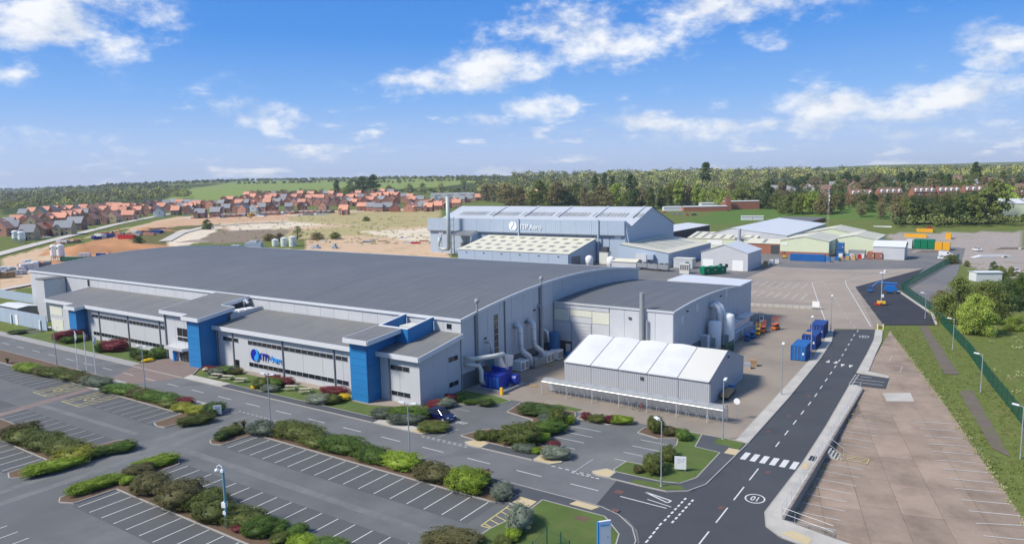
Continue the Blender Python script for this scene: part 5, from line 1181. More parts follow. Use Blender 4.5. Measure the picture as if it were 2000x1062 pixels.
for k in range(5): MB().box(-14.7+k*.32, -14.38+k*.32, 87.0, 88.8, -1.05, -.12-k*.2).build('step', 'concrete', st)
for y in (86.95, 88.85): MB().tube([(-15.0, y, 1.2), (-14.7, y, 1.1), (-13.1, y, .05), (-13.1, y, -1)], .03, 6).build('handrail', 'galv', st)

# ------------------------------------------------------------------ green boundary fence
fn = thing('boundary_fence', 'long dark green palisade fence along the right boundary', 'fence', (0, 130, 0), world_parts=True)
FP = [(12.5, 70), (9.6, 86), (4.7, 108.8), (1.3, 126.7), (-2.5, 149.7), (-7.2, 172.5), (-9.6, 186), (-14.5, 203), (-19.9, 222.0), (-13.4, 284), (-9.5, 312)]
pal = MB()
for A, B in zip(FP, FP[1:]):
    A, B = Vector(A), Vector(B); d = B-A; L_ = d.length; d /= L_; ang = math.atan2(d.y, d.x)
    nseg = int(L_/2.75)
    for k in range(nseg):
        c = A+d*(L_*k/nseg); z = lot_z(c.y); MB().obox((c.x, c.y, z+1.15), (.09, .09, 2.3), ang).build('post', 'fence_green', fn)
        c2 = A+d*(L_*(k+.5)/nseg); l2 = L_/nseg-.1; z2 = lot_z(c2.y)
        for zz in (.45, 1.85): MB().obox((c2.x, c2.y, z2+zz), (l2, .05, .07), ang).build('rail', 'fence_green', fn)
        q = 0.12
        while q < L_/nseg-.05:
            c3 = c+d*q; pal.obox((c3.x, c3.y, lot_z(c3.y)+1.12), (.05, .02, 2.15), ang); q += .20
o = pal.build('pales', 'fence_green', fn, fix=False); o['kind'] = 'stuff'
tag(MB().prism([(-8.9, 174.0), (-8.5, 174.2), (-10.0, 187.6), (-20.2, 220.6), (-20.7, 220.4), (-10.6, 187.2)], 0, .18).build('kerb_edge', 'concrete'), kind='structure')

# ------------------------------------------------------------------ vehicles
def car(loc, rz, mat, label, group=None, van=False):
    t = thing('van' if van else 'car', label, 'van' if van else 'car', loc, rz, group)
    L_, W, H_ = (4.9, 1.9, 1.95) if van else (4.35, 1.8, 1.5)
    if van: low = [(-2.45, .35), (-2.45, 1.0), (-2.4, 1.9), (-2.2, 1.95), (.75, 1.95), (1.05, 1.85), (1.6, 1.15), (2.35, .98), (2.45, .7), (2.45, .3)]
    else: low = [(-2.15, .38), (-2.18, .75), (-2.1, 1.0), (-1.6, 1.02), (.75, .98), (1.6, .9), (2.08, .76), (2.17, .5), (2.15, .28)]
    mb = MB(); n_ = len(low)
    for y, sy in ((-W/2, .0), (-W/2+.10, .06), (W/2-.10, .06), (W/2, .0)):
        for (x, z) in low: mb.v.append((x*(.985 if sy == 0 else 1), y, z-(.05 if sy == 0 and z > .6 else 0)))
    mb.f = [tuple(range(n_)), tuple(reversed(range(3*n_, 4*n_)))]
    for s_ in range(3):
        for i in range(n_): mb.f.append((s_*n_+i, s_*n_+(i+1) % n_, (s_+1)*n_+(i+1) % n_, (s_+1)*n_+i))
    mb.build('body', mat, t, smooth=False)
    if not van:
        top = [(-1.85, 1.0), (-1.35, 1.43), (-.4, 1.5), (.25, 1.44), (1.05, .97)]; mb = MB(); k = len(top)
        for y, sc in ((-.80, 1), (.80, 1)):
            for (x, z) in top: mb.v.append((x, y*(1 if z < 1.1 else .78), z))
        mb.f = [tuple(range(k)), tuple(reversed(range(k, 2*k)))]+[(i, i+1, k+i+1, k+i) for i in range(k-1)]; mb.build('greenhouse', 'glass', t)
        mb = MB(); mb.v = [(-1.38, -.62, 1.44), (-.4, -.64, 1.515), (.27, -.62, 1.455), (.27, .62, 1.455), (-.4, .64, 1.515), (-1.38, .62, 1.44)]; mb.f = [(0, 1, 4, 5), (1, 2, 3, 4)]; r_ = mb.build('roof', mat, t); r_.modifiers.new('t', 'SOLIDIFY').thickness = .03
        for s_ in (-1, 1):
            MB().tube([(-.35, s_*.80, 1.0), (-.38, s_*.645, 1.5)], .035, 4).build('pillar', mat, t); MB().tube([(1.06, s_*.78, .98), (.27, s_*.62, 1.46)], .035, 4).build('pillar', mat, t); MB().tube([(-1.85, s_*.78, 1.0), (-1.36, s_*.62, 1.44)], .05, 4).build('pillar', mat, t)
    else:
        mb = MB(); mb.v = [(1.08, -.75, 1.84), (1.62, -.80, 1.18), (1.62, .80, 1.18), (1.08, .75, 1.84)]; mb.f = [(0, 1, 2, 3)]; r_ = mb.build('windscreen', 'glass', t); r_.modifiers.new('t', 'SOLIDIFY').thickness = -.03
        for s_ in (-1, 1): MB().box(.25, 1.0, s_*.952, s_*.958, 1.15, 1.7).build('side_window', 'glass', t)
    for x in (-L_*.3, L_*.31):
        for s_ in (-1, 1):
            w_ = MB().tube([(x, s_*(W/2-.2), .32), (x, s_*(W/2+.01), .32)], .32, 14).build('wheel', 'frame_dark', t)
            MB().tube([(x, s_*(W/2+.005), .32), (x, s_*(W/2+.022), .32)], .2, 10).build('rim', 'galv', w_)
    for s_ in (-1, 1):
        MB().obox((L_/2-.12, s_*(W/2-.28), .70), (.16, .36, .14)).build('headlight', 'lens', t); MB().obox((-L_/2+.03, s_*(W/2-.2), .85), (.08, .25, .2)).build('taillight', 'red_paint', t)
        MB().obox((.75, s_*(W/2+.08), 1.02), (.16, .16, .12)).build('mirror', mat, t)
    MB().obox((L_/2+.005, 0, .45), (.02, .5, .11)).build('number_plate', 'white_paint', t)
    return t
M('car_navy', (.008, .014, .075), .22, .3, var=.04, coat=.8); M('car_white', (.78, .78, .79), .3, var=.03, coat=.5); M('car_silver', (.45, .46, .48), .3, .5, coat=.5); M('car_black', (.015, .015, .018), .25, coat=.6)
car((-61.2, 72.9, .01), -.12, 'car_navy', 'dark blue car parked on the forecourt behind the bushes')
car((-14.2, 309.5, .02), .1, 'car_white', 'white car nearest the fence corner, in front of the van'); car((-14.3, 322.0, .02), .15, 'car_white', 'white van behind the white car at the fence corner', van=True)

# low green mesh fence at the bottom edge of the near lawn
nf = thing('mesh_fence', 'short dark green mesh fence on the near lawn', 'fence', (-31, 52.6, .1), world_parts=True)
NP = [G(1040, 1064, 1.6), G(1068, 1032, 1.7), G(1095, 1043, 1.7), G(1112, 1060, 1.7)]
for q in NP: MB().tube([(q.x, q.y, .1), (q.x, q.y, 1.95)], .05, 6).build('post', 'fence_green', nf)
mb = MB()
for a, b in zip(NP, NP[1:]):
    for k in range(14): c = a.lerp(b, k/14); mb.tube([(c.x, c.y, .2), (c.x, c.y, 1.8)], .008, 4)
    for z in (.25, .75, 1.25, 1.75): mb.tube([(a.x, a.y, z), (b.x, b.y, z)], .012, 4)
o = mb.build('wires', 'fence_green', nf, fix=False); o['kind'] = 'stuff'
# ------------------------------------------------------------------ second hall and the sheds behind
M('clad_blue', (.37, .44, .53), .5, var=.06, scale=.2, fine=.03, fscale=2, objvar=.02); ribbed('clad_blue_rib', (.36, .43, .52), 0, .9, .4, rough=.5, var=.07)
M('roof_pale', (.46, .49, .53), .5, var=.08, scale=.15, stain=(.40, .42, .45), sscale=.1, samt=.5)
M('roof_cream', (.60, .575, .46), .7, var=.1, scale=.25, stain=(.58, .56, .45), sscale=.2, samt=.6); M('rooflight', (.25, .25, .235), .4, var=.2, objvar=.25)
M('cream_green', (.60, .64, .46), .6, var=.06, scale=.3); M('brick_red', (.32, .13, .085), .9, var=.2, scale=1.2, fine=.1, fscale=5); M('roof_white', (.62, .635, .65), .5, var=.05, scale=.2)
h2 = thing('second_hall', 'large blue-grey hall with white ITP Aero lettering on its upper band', 'factory', (-165, 275, 0), world_parts=True)
HX0, HX1 = -213.5, -116.0
MB().extr([(251, 0), (300, 0), (300.3, 12.4), (275.8, 20.4), (256, 14.1), (251, 14.1)], 0, HX0+.3, HX1).build('wall', 'clad_blue', h2)
for k in range(14):
    w_ = (HX1-HX0)/14; MB().box(HX0+k*w_+.03, HX0+(k+1)*w_-.03, 249.7, 250.99, 10.7, 16.2).build('upper_panel', 'clad_blue_rib', h2)
    MB().box(HX0+.3+k*w_+.03, HX0+(k+1)*w_-.03, 250.8, 250.99, 0, 10.6).build('panel', 'clad_blue', h2)
MB().extr([(251.0, 14.15), (255.9, 14.15), (251.0, 16.2)], 0, HX0+.02, HX1-.02).build('upper_back', 'roof_pale', h2)
MB().box(HX0-.1, HX1+.1, 249.6, 249.68, 10.5, 10.75).build('band_trim', 'pipe_grey', h2)
mb = MB(); mb.quad((HX0-.3, 255.6, 14.05), (HX1+.4, 255.6, 14.05), (HX1+.4, 275.8, 20.6), (HX0-.3, 275.8, 20.6)); mb.build('roof_slope', 'roof_pale', h2, fix=False)
mb = MB(); mb.quad((HX1+.4, 300.9, 12.35), (HX0-.3, 300.9, 12.35), (HX0-.3, 275.8, 20.61), (HX1+.4, 275.8, 20.61)); mb.build('roof_slope', 'roof_pale', h2, fix=False)
sl = (20.6-14.05)/(275.8-255.6); rfl = None
for k in range(58):
    x = -207+k*1.58
    if k % 11 == 10: continue
    mb = MB(); ya, yb = 264.5, 268.6; za, zb = 14.05+(ya-255.6)*sl+.06, 14.05+(yb-255.6)*sl+.06
    if rfl is None: mb.quad((0, 0, 0), (.95, 0, 0), (.95, yb-ya, zb-za), (0, yb-ya, zb-za)); rfl = mb.mesh('rooflight'); rfl.materials.append(MATS['rooflight'])
    link('rooflight', rfl, 'rooflight', h2, loc=(x+165, ya-275, za))
for x in (-187, -170, -153, -135.5, -119): 
    MB().extr([(263, 14.05+(263-255.6)*sl), (275.8, 20.62), (275.8, 20.85), (263, 14.6+(263-255.6)*sl)], 0, x-.45, x+.45).build('roof_vent', 'roof_pale', h2)
for x in (-163.9, -127): MB().box(x-.25, x+.25, 249.2, 249.65, 0 if x > -130 else 9, 16.6).build('service_duct', 'clad_blue', h2)
for z0, z1, y0 in ((.0, 16.0, 249.4),):
    t = thing('wall_brace', 'lattice steel brace at the front corner of the second hall', 'brace', (-114.5, 251, 0), world_parts=True)
    MB().tube([(-116.0, 250.4, 0), (-116.0, 250.4, 15.5)], .18, 6).build('upright', 'clad_blue', t); MB().tube([(-113.0, 250.6, 0), (-115.9, 250.4, 15.0)], .18, 6).build('raker', 'clad_blue', t)
    for k in range(6):
        za = 1+k*2.2; a = 3.0*(1-za/15); b = 3.0*(1-(za+1.6)/15); MB().tube([(-116.0, 250.4, za), (-116.0+b, 250.5, za+1.6)], .08, 5).build('lacing', 'clad_blue', t); MB().tube([(-116.0+a, 250.55, za), (-116, 250.4, za)], .07, 5).build('lacing', 'clad_blue', t)
for x, z in ((-208, 9.0), (-120.5, 9.3)): MB().box(x, x+2.6, 250.6, 250.79, z, z+1.2).build('wall_number', 'white_paint', h2)
s2 = thing('hall_lettering', 'white round emblem and ITP Aero letters on the second hall', 'sign', (-161, 249.6, 12), world_parts=True)
emblem(s2, -166.8, 13.45, 1.95, 249.62, 'logo_white', 'logo_white', .15); lettering(s2, 'ITP', -163.2, 249.5, 12.25, 3.0, 'logo_white', .02, depth=.1); lettering(s2, 'Aero', -158.6, 249.5, 12.25, 2.9, 'logo_white', .0, sx=.98, depth=.1)
ch = thing('chimney', 'tall pale steel chimney in a braced frame before the second hall', 'chimney', (-197.7, 245, 0), world_parts=True)
MB().tube([(-197.7, 245, 3.2), (-197.7, 245, 26)], .85, 14).build('stack', M('stack_grey', (.42, .49, .47), .5, .1, var=.1), ch, smooth=True)
MB().tube([(-202.3, 244.6, 8), (-203.2, 244.6, 5.5), (-202.6, 244.6, 3.2), (-200.4, 244.8, 2.9), (-197.7, 245, 3.2)], .8, 12).build('inlet_duct', 'stack_grey', ch, smooth=True)
for (a, b) in ((-195.9, 244.2), (-195.9, 246.6)): MB().tube([(a, b, 0), (a, b, 17)], .12, 6).build('frame_leg', 'steel', ch)
for k in range(6): MB().tube([(-195.9, 244.2, 1+2.6*k), (-197.0, 245, 2.2+2.6*k), (-195.9, 246.6, 3.4+2.6*k)], .08, 5).build('frame_brace', 'steel', ch)
cp = thing('loading_canopy', 'dark loading canopy on the front of the second hall', 'canopy', (-190, 247, 0), world_parts=True)
MB().extr([(244.8, 9.1), (250.7, 11.2), (250.7, 11.45), (244.8, 9.4)], 0, -197.0, -185.5).build('roof', 'pipe_grey', cp); MB().extr([(244.8, 7.2), (250.7, 7.2), (250.7, 11.1), (244.8, 9.05)], 0, -185.4, -185.1).build('side_screen', 'clad_blue', cp)
for x in (-196.5, -186): MB().box(x, x+.25, 245, 245.25, 0, 9.1).build('post', 'steel', cp)
MB().box(-195.5, -187, 250.5, 250.75, 0, 5.5).build('dock_door', 'clad_dado', cp)
af = thing('front_annex', 'low annex with cream roof and rows of rooflights before the second hall', 'annex', (-153.5, 239, 0), world_parts=True)
MB().extr([(227.6, 0), (249.6, 0), (249.6, 9.3), (227.6, 5.2)], 0, -179, -128).build('core', 'clad_blue', af)
for k in range(6): MB().box(-179+k*8.5+.05, -179+(k+1)*8.5-.05, 227.4, 227.58, 0, 5.15).build('panel', 'clad_blue', af); MB().box(-174.9+k*8.5, -174.3+k*8.5, 227.2, 227.38, 4.1, 4.4).build('wall_lamp', 'frame_dark', af)
mb = MB(); mb.quad((-179.4, 227.2, 5.25), (-127.7, 227.2, 5.25), (-127.7, 249.7, 9.45), (-179.4, 249.7, 9.45)); mb.build('roof', 'roof_cream', af, fix=False)
mb = MB(); mb.quad((0, 0, 0), (2.2, 0, 0), (2.2, 2.1, 2.1*4.2/22.5), (0, 2.1, 2.1*4.2/22.5)); rme = mb.mesh('rooflight'); rme.materials.append(MATS['rooflight'])
for r_ in range(4):
    for k in range(10):
        y = 229.6+r_*5.2+(k % 2)*.6; x = -177.2+k*5.0+(r_ % 2)*.9; link('rooflight', rme, 'rooflight', af, loc=(x+153.5, y-239, 5.25+(y-227.2)*4.2/22.5+.05))
MB().box(-127.98, -127.85, 230, 236.5, 0, 4.0).build('door', 'clad_dado', af)
ar = thing('side_annex', 'low annex with streaked cream roof on the right of the second hall', 'annex', (-106, 267, 0), world_parts=True)
MB().extr([(-115.7, 0), (-96.3, 0), (-96.3, 5.2), (-115.7, 7.9)], 1, 244.5, 291).build('wall', 'clad_blue', ar)
for k in range(9): MB().box(-96.28, -96.2, 244.6+k*5.15, 249.6+k*5.15, .1, 5.0).build('panel', 'clad_blue', ar)
mb = MB(); mb.quad((-96.0, 244.2, 5.25), (-96.0, 291.3, 5.25), (-115.7, 291.3, 8.0), (-115.7, 244.2, 8.0)); mb.build('roof', 'roof_cream', ar, fix=False)
for k in range(13):
    y = 250+k*2.8; mb = MB(); z = lambda x: 5.25+(-96.0-x)*2.75/19.7+.05
    mb.quad((-99.5-random.random()*3, y, z(-101)), (-99.5, y+.9, z(-99.5)), (-113.5, y+.9, z(-113.5)), (-113.5, y, z(-113.5))); mb.v = [(x, yy_, z(x)) for x, yy_, _ in mb.v]; mb.build('rooflight', 'rooflight' if k % 3 else 'roof_pale', ar, fix=False)
MB().box(-108.2, -104.0, 242.6, 244.4, 0, 4.6).build('duct_box', 'clad', ar); MB().box(-104, -101.5, 242.8, 244.4, 2.8, 4.6).build('duct_box', 'clad_blue', ar)
def shed(name, label, cat, x0, x1, y0, y1, eave, apex, axis, wall, roof, ap=.5, rz=0, base=0.0, group=None, over=.25, lights=0):
    t = thing(name, label, cat, ((x0+x1)/2, (y0+y1)/2, base), rz, group); hx, hy = (x1-x0)/2, (y1-y0)/2
    if axis == 1:       # ridge along y, gable to the front
        c = -hx+2*hx*ap
        MB().extr([(-hx, 0), (hx, 0), (hx, eave), (c, apex), (-hx, eave)], 1, -hy, hy).build('wall', wall, t)
        for a in (-hx-over, hx+over):
            mb = MB(); e = eave-(apex-eave)/abs(c-(hx if a > 0 else -hx))*over
            mb.v = [(a, -hy-over, e+.05), (a, hy+over, e+.05), (c, hy+over, apex+.06), (c, -hy-over, apex+.06)]; mb.v += [(x, y, z+.1) for x, y, z in mb.v]
            mb.f = [(0, 1, 2, 3), (4, 5, 6, 7), (0, 1, 5, 4), (1, 2, 6, 5), (2, 3, 7, 6), (3, 0, 4, 7)]; mb.build('roof', roof, t)
        for k in range(lights):
            mb = MB(); y = -hy+2*hy*(k+.5)/lights; s_ = (apex-eave)/(hx-c); f = lambda x: apex+.18-(x-c)*s_
            mb.quad((c+.6, y-.5, f(c+.6)), (hx-.8, y-.5, f(hx-.8)), (hx-.8, y+.5, f(hx-.8)), (c+.6, y+.5, f(c+.6))); mb.build('rooflight', 'rooflight', t)
    else:
        c = -hy+2*hy*ap
        MB().extr([(-hy, 0), (hy, 0), (hy, eave), (c, apex), (-hy, eave)], 0, -hx, hx).build('wall', wall, t)
        for a in (-hy-over, hy+over):
            mb = MB(); e = eave-(apex-eave)/abs(c-(hy if a > 0 else -hy))*over
            mb.v = [(-hx-over, a, e+.05), (hx+over, a, e+.05), (hx+over, c, apex+.06), (-hx-over, c, apex+.06)]; mb.v += [(x, y, z+.1) for x, y, z in mb.v]
            mb.f = [(0, 1, 2, 3), (4, 5, 6, 7), (0, 1, 5, 4), (1, 2, 6, 5), (2, 3, 7, 6), (3, 0, 4, 7)]; mb.build('roof', roof, t)
        for k in range(lights):
            mb = MB(); x = -hx+2*hx*(k+.5)/lights; s_ = (apex-eave)/(c+hy); f = lambda y: apex+.18-(c-y)*s_
            mb.quad((x-.7, -hy+.7, f(-hy+.7)), (x+.7, -hy+.7, f(-hy+.7)), (x+.7, c-.7, f(c-.7)), (x-.7, c-.7, f(c-.7))); mb.build('rooflight', 'rooflight', t)
    return t
gs = shed('grey_shed', 'plain pale grey gabled shed with white roof behind the green skips', 'shed', -84.8, -68.5, 246, 263, 6.1, 8.8, 1, 'clad', 'roof_white')
for x in (-5.6, 4.8): MB().box(x-1.9, x+1.9, -8.58, -8.52, 0, 3.6).build('shutter', 'white_paint', gs)
for x in (-1.6, .4): MB().box(x, x+1.0, -8.58, -8.52, 1.0, 2.2).build('window', 'glass', gs)
ca = shed('cream_shed', 'pale green gabled shed behind the long blue container', 'shed', -71.5, -53.0, 303, 332, 6.0, 7.7, 1, 'cream_green', 'roof_cream', lights=5)
MB().box(-9.2, 9.2, -14.6, -14.52, 0, 1.6).build('brick_plinth', 'brick_red', ca); MB().box(-8.6, -6.4, -14.62, -14.5, 4.2, 4.9).build('notice', 'white_paint', ca)
shed('cream_shed', 'pale green gabled shed behind the rust-coloured containers', 'shed', -54.0, -38.0, 318, 345, 6.0, 7.6, 1, 'cream_green', 'roof_cream', lights=4)
shed('cream_shed', 'third pale green shed with streaked roof, farther back', 'shed', -72, -50, 352, 378, 5.5, 7.8, 1, 'cream_green', 'roof_cream', lights=5)
shed('white_store', 'white-roofed grey store right of the green sheds', 'shed', -37.2, -26.6, 302, 313, 4.8, 6.6, 0, 'clad', 'roof_white')
sw = shed('wide_shed', 'wide low shed with a large white roof behind the cream buildings', 'shed', -107.5, -74, 325, 412, 6.2, 9.0, 1, 'clad', 'roof_white', .28)
lc = shed('long_cream_building', 'long cream building with dark rooflights behind the grey shed', 'building', -116, -86, 318, 344, 4.6, 6.6, 0, 'cream_green', 'roof_cream', lights=7)
MB().box(-6, 1, -13.1, -13.02, 1.8, 4.0).build('window_band', 'white_paint', lc)
MB().tube([(8.6, -14, 0), (8.6, -14, 9.4)], 1.0, 12).build('extract_stack', 'clad', lc); MB().tube([(6.9, -14.4, 5.6), (8.6, -14, 5.6)], 1.0, 12).build('extract_elbow', 'clad', lc)
lk = shed('link_block', 'small brick link block with a dark doorway beside the cream shed', 'building', -86, -72.2, 306, 320, 4.2, 5.6, 0, 'brick_red', 'roof_cream', lights=1)
MB().box(3.2, 6.6, -7.12, -7.02, 0, 3.6).build('doorway', 'frame_dark', lk)
shed('flat_workshop', 'dark-walled workshop with white roof behind the second hall', 'building', -152, -132.5, 343, 398, 5.4, 6.4, 1, M('dark_clad', (.07, .06, .07), .7, var=.15), 'roof_white', .35)
bb = shed('brick_workshop', 'brown brick flat-topped workshop with grey shutter by the mast', 'building', -112, -86.5, 425, 480, 5.8, 6.0, 1, 'brick_red', M('felt_roof', (.14, .14, .15), .9, var=.15))
MB().box(0, 10, -27.62, -27.5, 0, 4.4).build('shutter', 'clad_dado', bb); MB().box(-12, -3, -27.65, -27.5, 3.6, 5.6).build('pale_band', 'white_paint', bb)
shed('low_brick_range', 'long low brown brick range behind the mast', 'building', -84, -52, 492, 505, 3.6, 4.8, 0, 'brick_red', M('brown_roof', (.16, .085, .06), .9, var=.15))
p = T(1617, 438); t = thing('radio_mast', 'slim lattice radio mast rising behind the white roofs', 'mast', p)
for a in (0, 2.1, 4.2): MB().tube([(.5*cos(a), .5*sin(a), 0), (.22*cos(a), .22*sin(a), 21)], .07, 5).build('leg', 'steel', t)
for k in range(14): MB().tube([(.48*cos(k*2.1), .48*sin(k*2.1), k*1.45), (.42*cos(k*2.1+2.1), .42*sin(k*2.1+2.1), k*1.45+1.45)], .045, 4).build('brace', 'steel', t)
MB().tube([(0, 0, 20), (0, 0, 25)], .05, 5).build('aerial', 'steel', t)
for z in (13.5, 16): MB().box(.2, .6, -.3, .3, z, z+1.4).build('antenna', 'lens', t)
# containers, skips and loads round the sheds
for i in range(3):
    k = 2.85*i; t = thing('waste_skip', ('left green covered skip of three', 'middle green covered skip of three', 'right green covered skip of three')[i], 'skip', (-78.4+k*.63, 232.0+k*.78, 0), .9, 'green skips')
    MB().extr([(-1.3, .3), (1.3, .3), (1.45, 2.5), (0, 2.8), (-1.45, 2.5)], 1, -1.4, 1.4).build('body', 'cont_green', t)
    for x in (-1.0, 0, 1.0): MB().box(x-.07, x+.07, -1.47, -1.41, .35, 2.4).build('rib', 'cont_green', t)
    MB().obox((0, -1.44, 1.6), (.4, .06, .3)).build('label_plate', 'white_paint', t)
container((-57.2, 285.5, 0), pi/2+.02, 'cont_blue', 'long dark blue container in front of the cream shed', 12.2)
container((-49.5, 308, 0), .1, 'cont_blue', 'lower blue container beside the long one'); container((-49.5, 308, 2.6), .1, 'cont_blue', 'upper blue container stacked beside the cream shed')
container((-38.0, 304.0, 0), .05, 'cont_rust', 'left rust-coloured container by the white store'); container((-35.3, 304.3, 0), .05, 'cont_rust', 'right rust-coloured container by the white store')
container((-43.5, 308.5, 0), pi/2, 'galv_dark', 'grey container lying behind the stacked goods')
for i, x in enumerate((-26.3, -23.7, -21.1)): container((x, 353, 0), 0, 'cont_green', ('left of the three green containers at the far yard end', 'middle of the three green containers at the far yard end', 'right of the three green containers at the far yard end')[i], 6.06, 3.9, 2.55, detail=False)
container((-29.3, 353, 0), 0, 'cont_white', 'cream container left of the green ones', 6, 3.6, detail=False)
for i, x in enumerate((-18.2, -15.4)): container((x, 349, 0), 0, 'cont_yellow', ('left yellow container by the fence corner', 'right yellow container by the fence corner')[i], 6.06, 3.2, 2.7, detail=False)
container((-31.0, 402, 0), pi/2, 'cont_yellow', 'low yellow container behind the green ones', 9.5, 2.6, detail=False); container((-28.8, 426, 0), pi/2, 'cont_yellow', 'yellow container farthest back in the yard', 7.5, 3.6, detail=False); container((-17.2, 402, 0), 0, 'cont_yellow', 'short yellow container beside the fence line', 4, 3.4, detail=False)
shed('prefab', 'left white prefab hut in the far yard', 'hut', -65, -56.5, 437, 441, 2.4, 3.0, 0, 'cont_white', 'roof_white'); shed('prefab', 'right white prefab hut in the far yard', 'hut', -54.5, -46, 440, 444, 2.6, 3.4, 0, 'cont_white', 'roof_white')
loads = [(-47.8, 289.5, 'blue_sheet', 'blue-sheeted pallet right of the long container'), (-49.9, 285.0, 'blue_sheet', 'pair of blue drums on a pallet before the container'), (-46.5, 291.0, 'cardboard', 'tall brown carton pallet beside the blue sheeting'), (-44.9, 296.0, 'cardboard', 'brown pallet load among the white goods'), (-44.2, 299.5, 'cont_white', 'white crate in the goods row'),
         (-42.9, 296.2, 'wood', 'timber stack laid low before the goods row'), (-41.5, 299.8, 'red_paint', 'red and white load near the rust containers'), (-40.8, 302.5, 'cont_white', 'white tank crate beside the rust containers'), (-42.2, 303.8, 'galv', 'grey tank crate behind the red load'), (-33.0, 306, 'cardboard', 'brown crate at the end of the rust containers'),
         (-66.6, 262, 'wood', 'stacked timber pallets beside the grey shed'), (-66.0, 268, 'cont_white', 'white bagged load beside the grey shed'), (-65.4, 273, 'cont_white', 'pale sacks farther along the grey shed'), (-46.0, 303, 'blue_sheet', 'blue drum pallet behind the white crates'), (-48.2, 301, 'cont_white', 'white boxed load below the stacked containers')]
for i, (x, y, m_, lb) in enumerate(loads):
    t = pallet(x, y, random.uniform(-.3, .3), lb, 2, m_, random.uniform(1.2, 1.9)); t.scale = (1.25, 1.25, 1)
def forklift(loc, rz, label, mat='yellow_paint'):
    t = thing('forklift', label, 'forklift', loc, rz, 'yellow forklifts')
    MB().extr([(-1.2, .3), (.8, .3), (.8, .9), (.2, .95), (-.6, 1.2), (-1.25, 1.2)], 1, -.55, .55).build('body', mat, t)
    MB().box(-.7, .5, -.52, .52, 2.1, 2.2).build('roof_guard', 'frame_dark', t)
    for x in (-.65, .45):
        for y in (-.48, .48): MB().tube([(x, y, .9), (x, y, 2.1)], .05, 5).build('guard_post', 'frame_dark', t)
    for y in (-.3, .3): MB().box(.85, .98, y-.07, y+.07, .1, 2.6).build('mast', 'frame_dark', t); MB().box(.98, 2.0, y-.06, y+.06, .1, .16).build('fork', 'frame_dark', t)
    for x in (-.8, .5):
        for y in (-.5, .5): MB().tube([(x, y-.1, .3), (x, y+.1, .3)], .3, 10).build('wheel', 'frame_dark', t)
for args in (((-257, 268, 0), .3, 'left yellow forklift in the yard behind the hall'), ((-251.5, 268.6, 0), .5, 'right yellow forklift in the yard behind the hall'), ((-67.6, 293, 0), 1.9, 'yellow forklift by the cream shed doorway')):
    f_ = forklift(*args)
# boom lift and lighting tower on the dark patch
t = thing('boom_lift', 'blue articulated boom lift folded on the dark tarmac', 'lift', (-22.0, 216.5, 0), .1)
MB().box(-1.6, 1.6, -1.0, 1.0, .4, 1.3).build('chassis', 'boom_blue', t); MB().box(-1.4, 1.2, -.9, .9, 1.32, 2.1).build('turret', 'boom_blue', t)
for x in (-1.1, 1.1):
    for y in (-1.0, 1.0): MB().tube([(x, y-.18, .45), (x, y+.18, .45)], .45, 12).build('wheel', 'frame_dark', t)
MB().tube([(1.6, 0, 2.6), (-3.2, 0, 2.75)], .26, 6).build('lower_boom', 'boom_blue', t); MB().tube([(-3.2, .3, 2.7), (-4.4, .3, 1.5)], .2, 6).build('fly_boom', 'boom_blue', t)
MB().box(-5.6, -4.3, -.8, .9, .35, .5).build('basket_floor', 'boom_blue', t)
for (x, y) in ((-5.5, -.7), (-5.5, .8), (-4.4, -.7), (-4.4, .8)): MB().tube([(x, y, .5), (x, y, 1.6)], .05, 5).build('basket_post', 'boom_blue', t)
MB().tube([(-5.5, -.7, 1.6), (-4.4, -.7, 1.6), (-4.4, .8, 1.6), (-5.5, .8, 1.6), (-5.5, -.7, 1.6)], .05, 5).build('basket_rail', 'boom_blue', t)
t = thing('lighting_tower', 'camera tower on a red and yellow trailer on the dark tarmac', 'tower', (-21.7, 195, 0), .2)
MB().box(-.9, .9, -.7, .7, .45, 1.0).build('trailer', 'yellow_paint', t); MB().box(-1.6, -.2, -.9, -.75, .1, .4).build('outrigger', 'red_paint', t); MB().box(-1.4, .8, .75, .9, .1, .4).build('outrigger', 'red_paint', t)
for y in (-.75, .75): MB().tube([(0, y-.08, .35), (0, y+.08, .35)], .35, 12).build('wheel', 'frame_dark', t)
MB().tube([(0, 0, 1), (0, 0, 8.3)], .12, 8).build('mast', 'pole_grey', t); MB().box(-.6, .6, -.25, .25, 7.9, 8.2).build('head', 'lens', t); MB().lathe([(.05, 0), (.3, .1), (.3, .4), (.05, .55)], (.55, 0, 8.2), 10).build('camera_dome', 'lens', t); MB().box(.0, .5, -.3, .3, 2.0, 2.7).build('battery_box', 'lens', t)
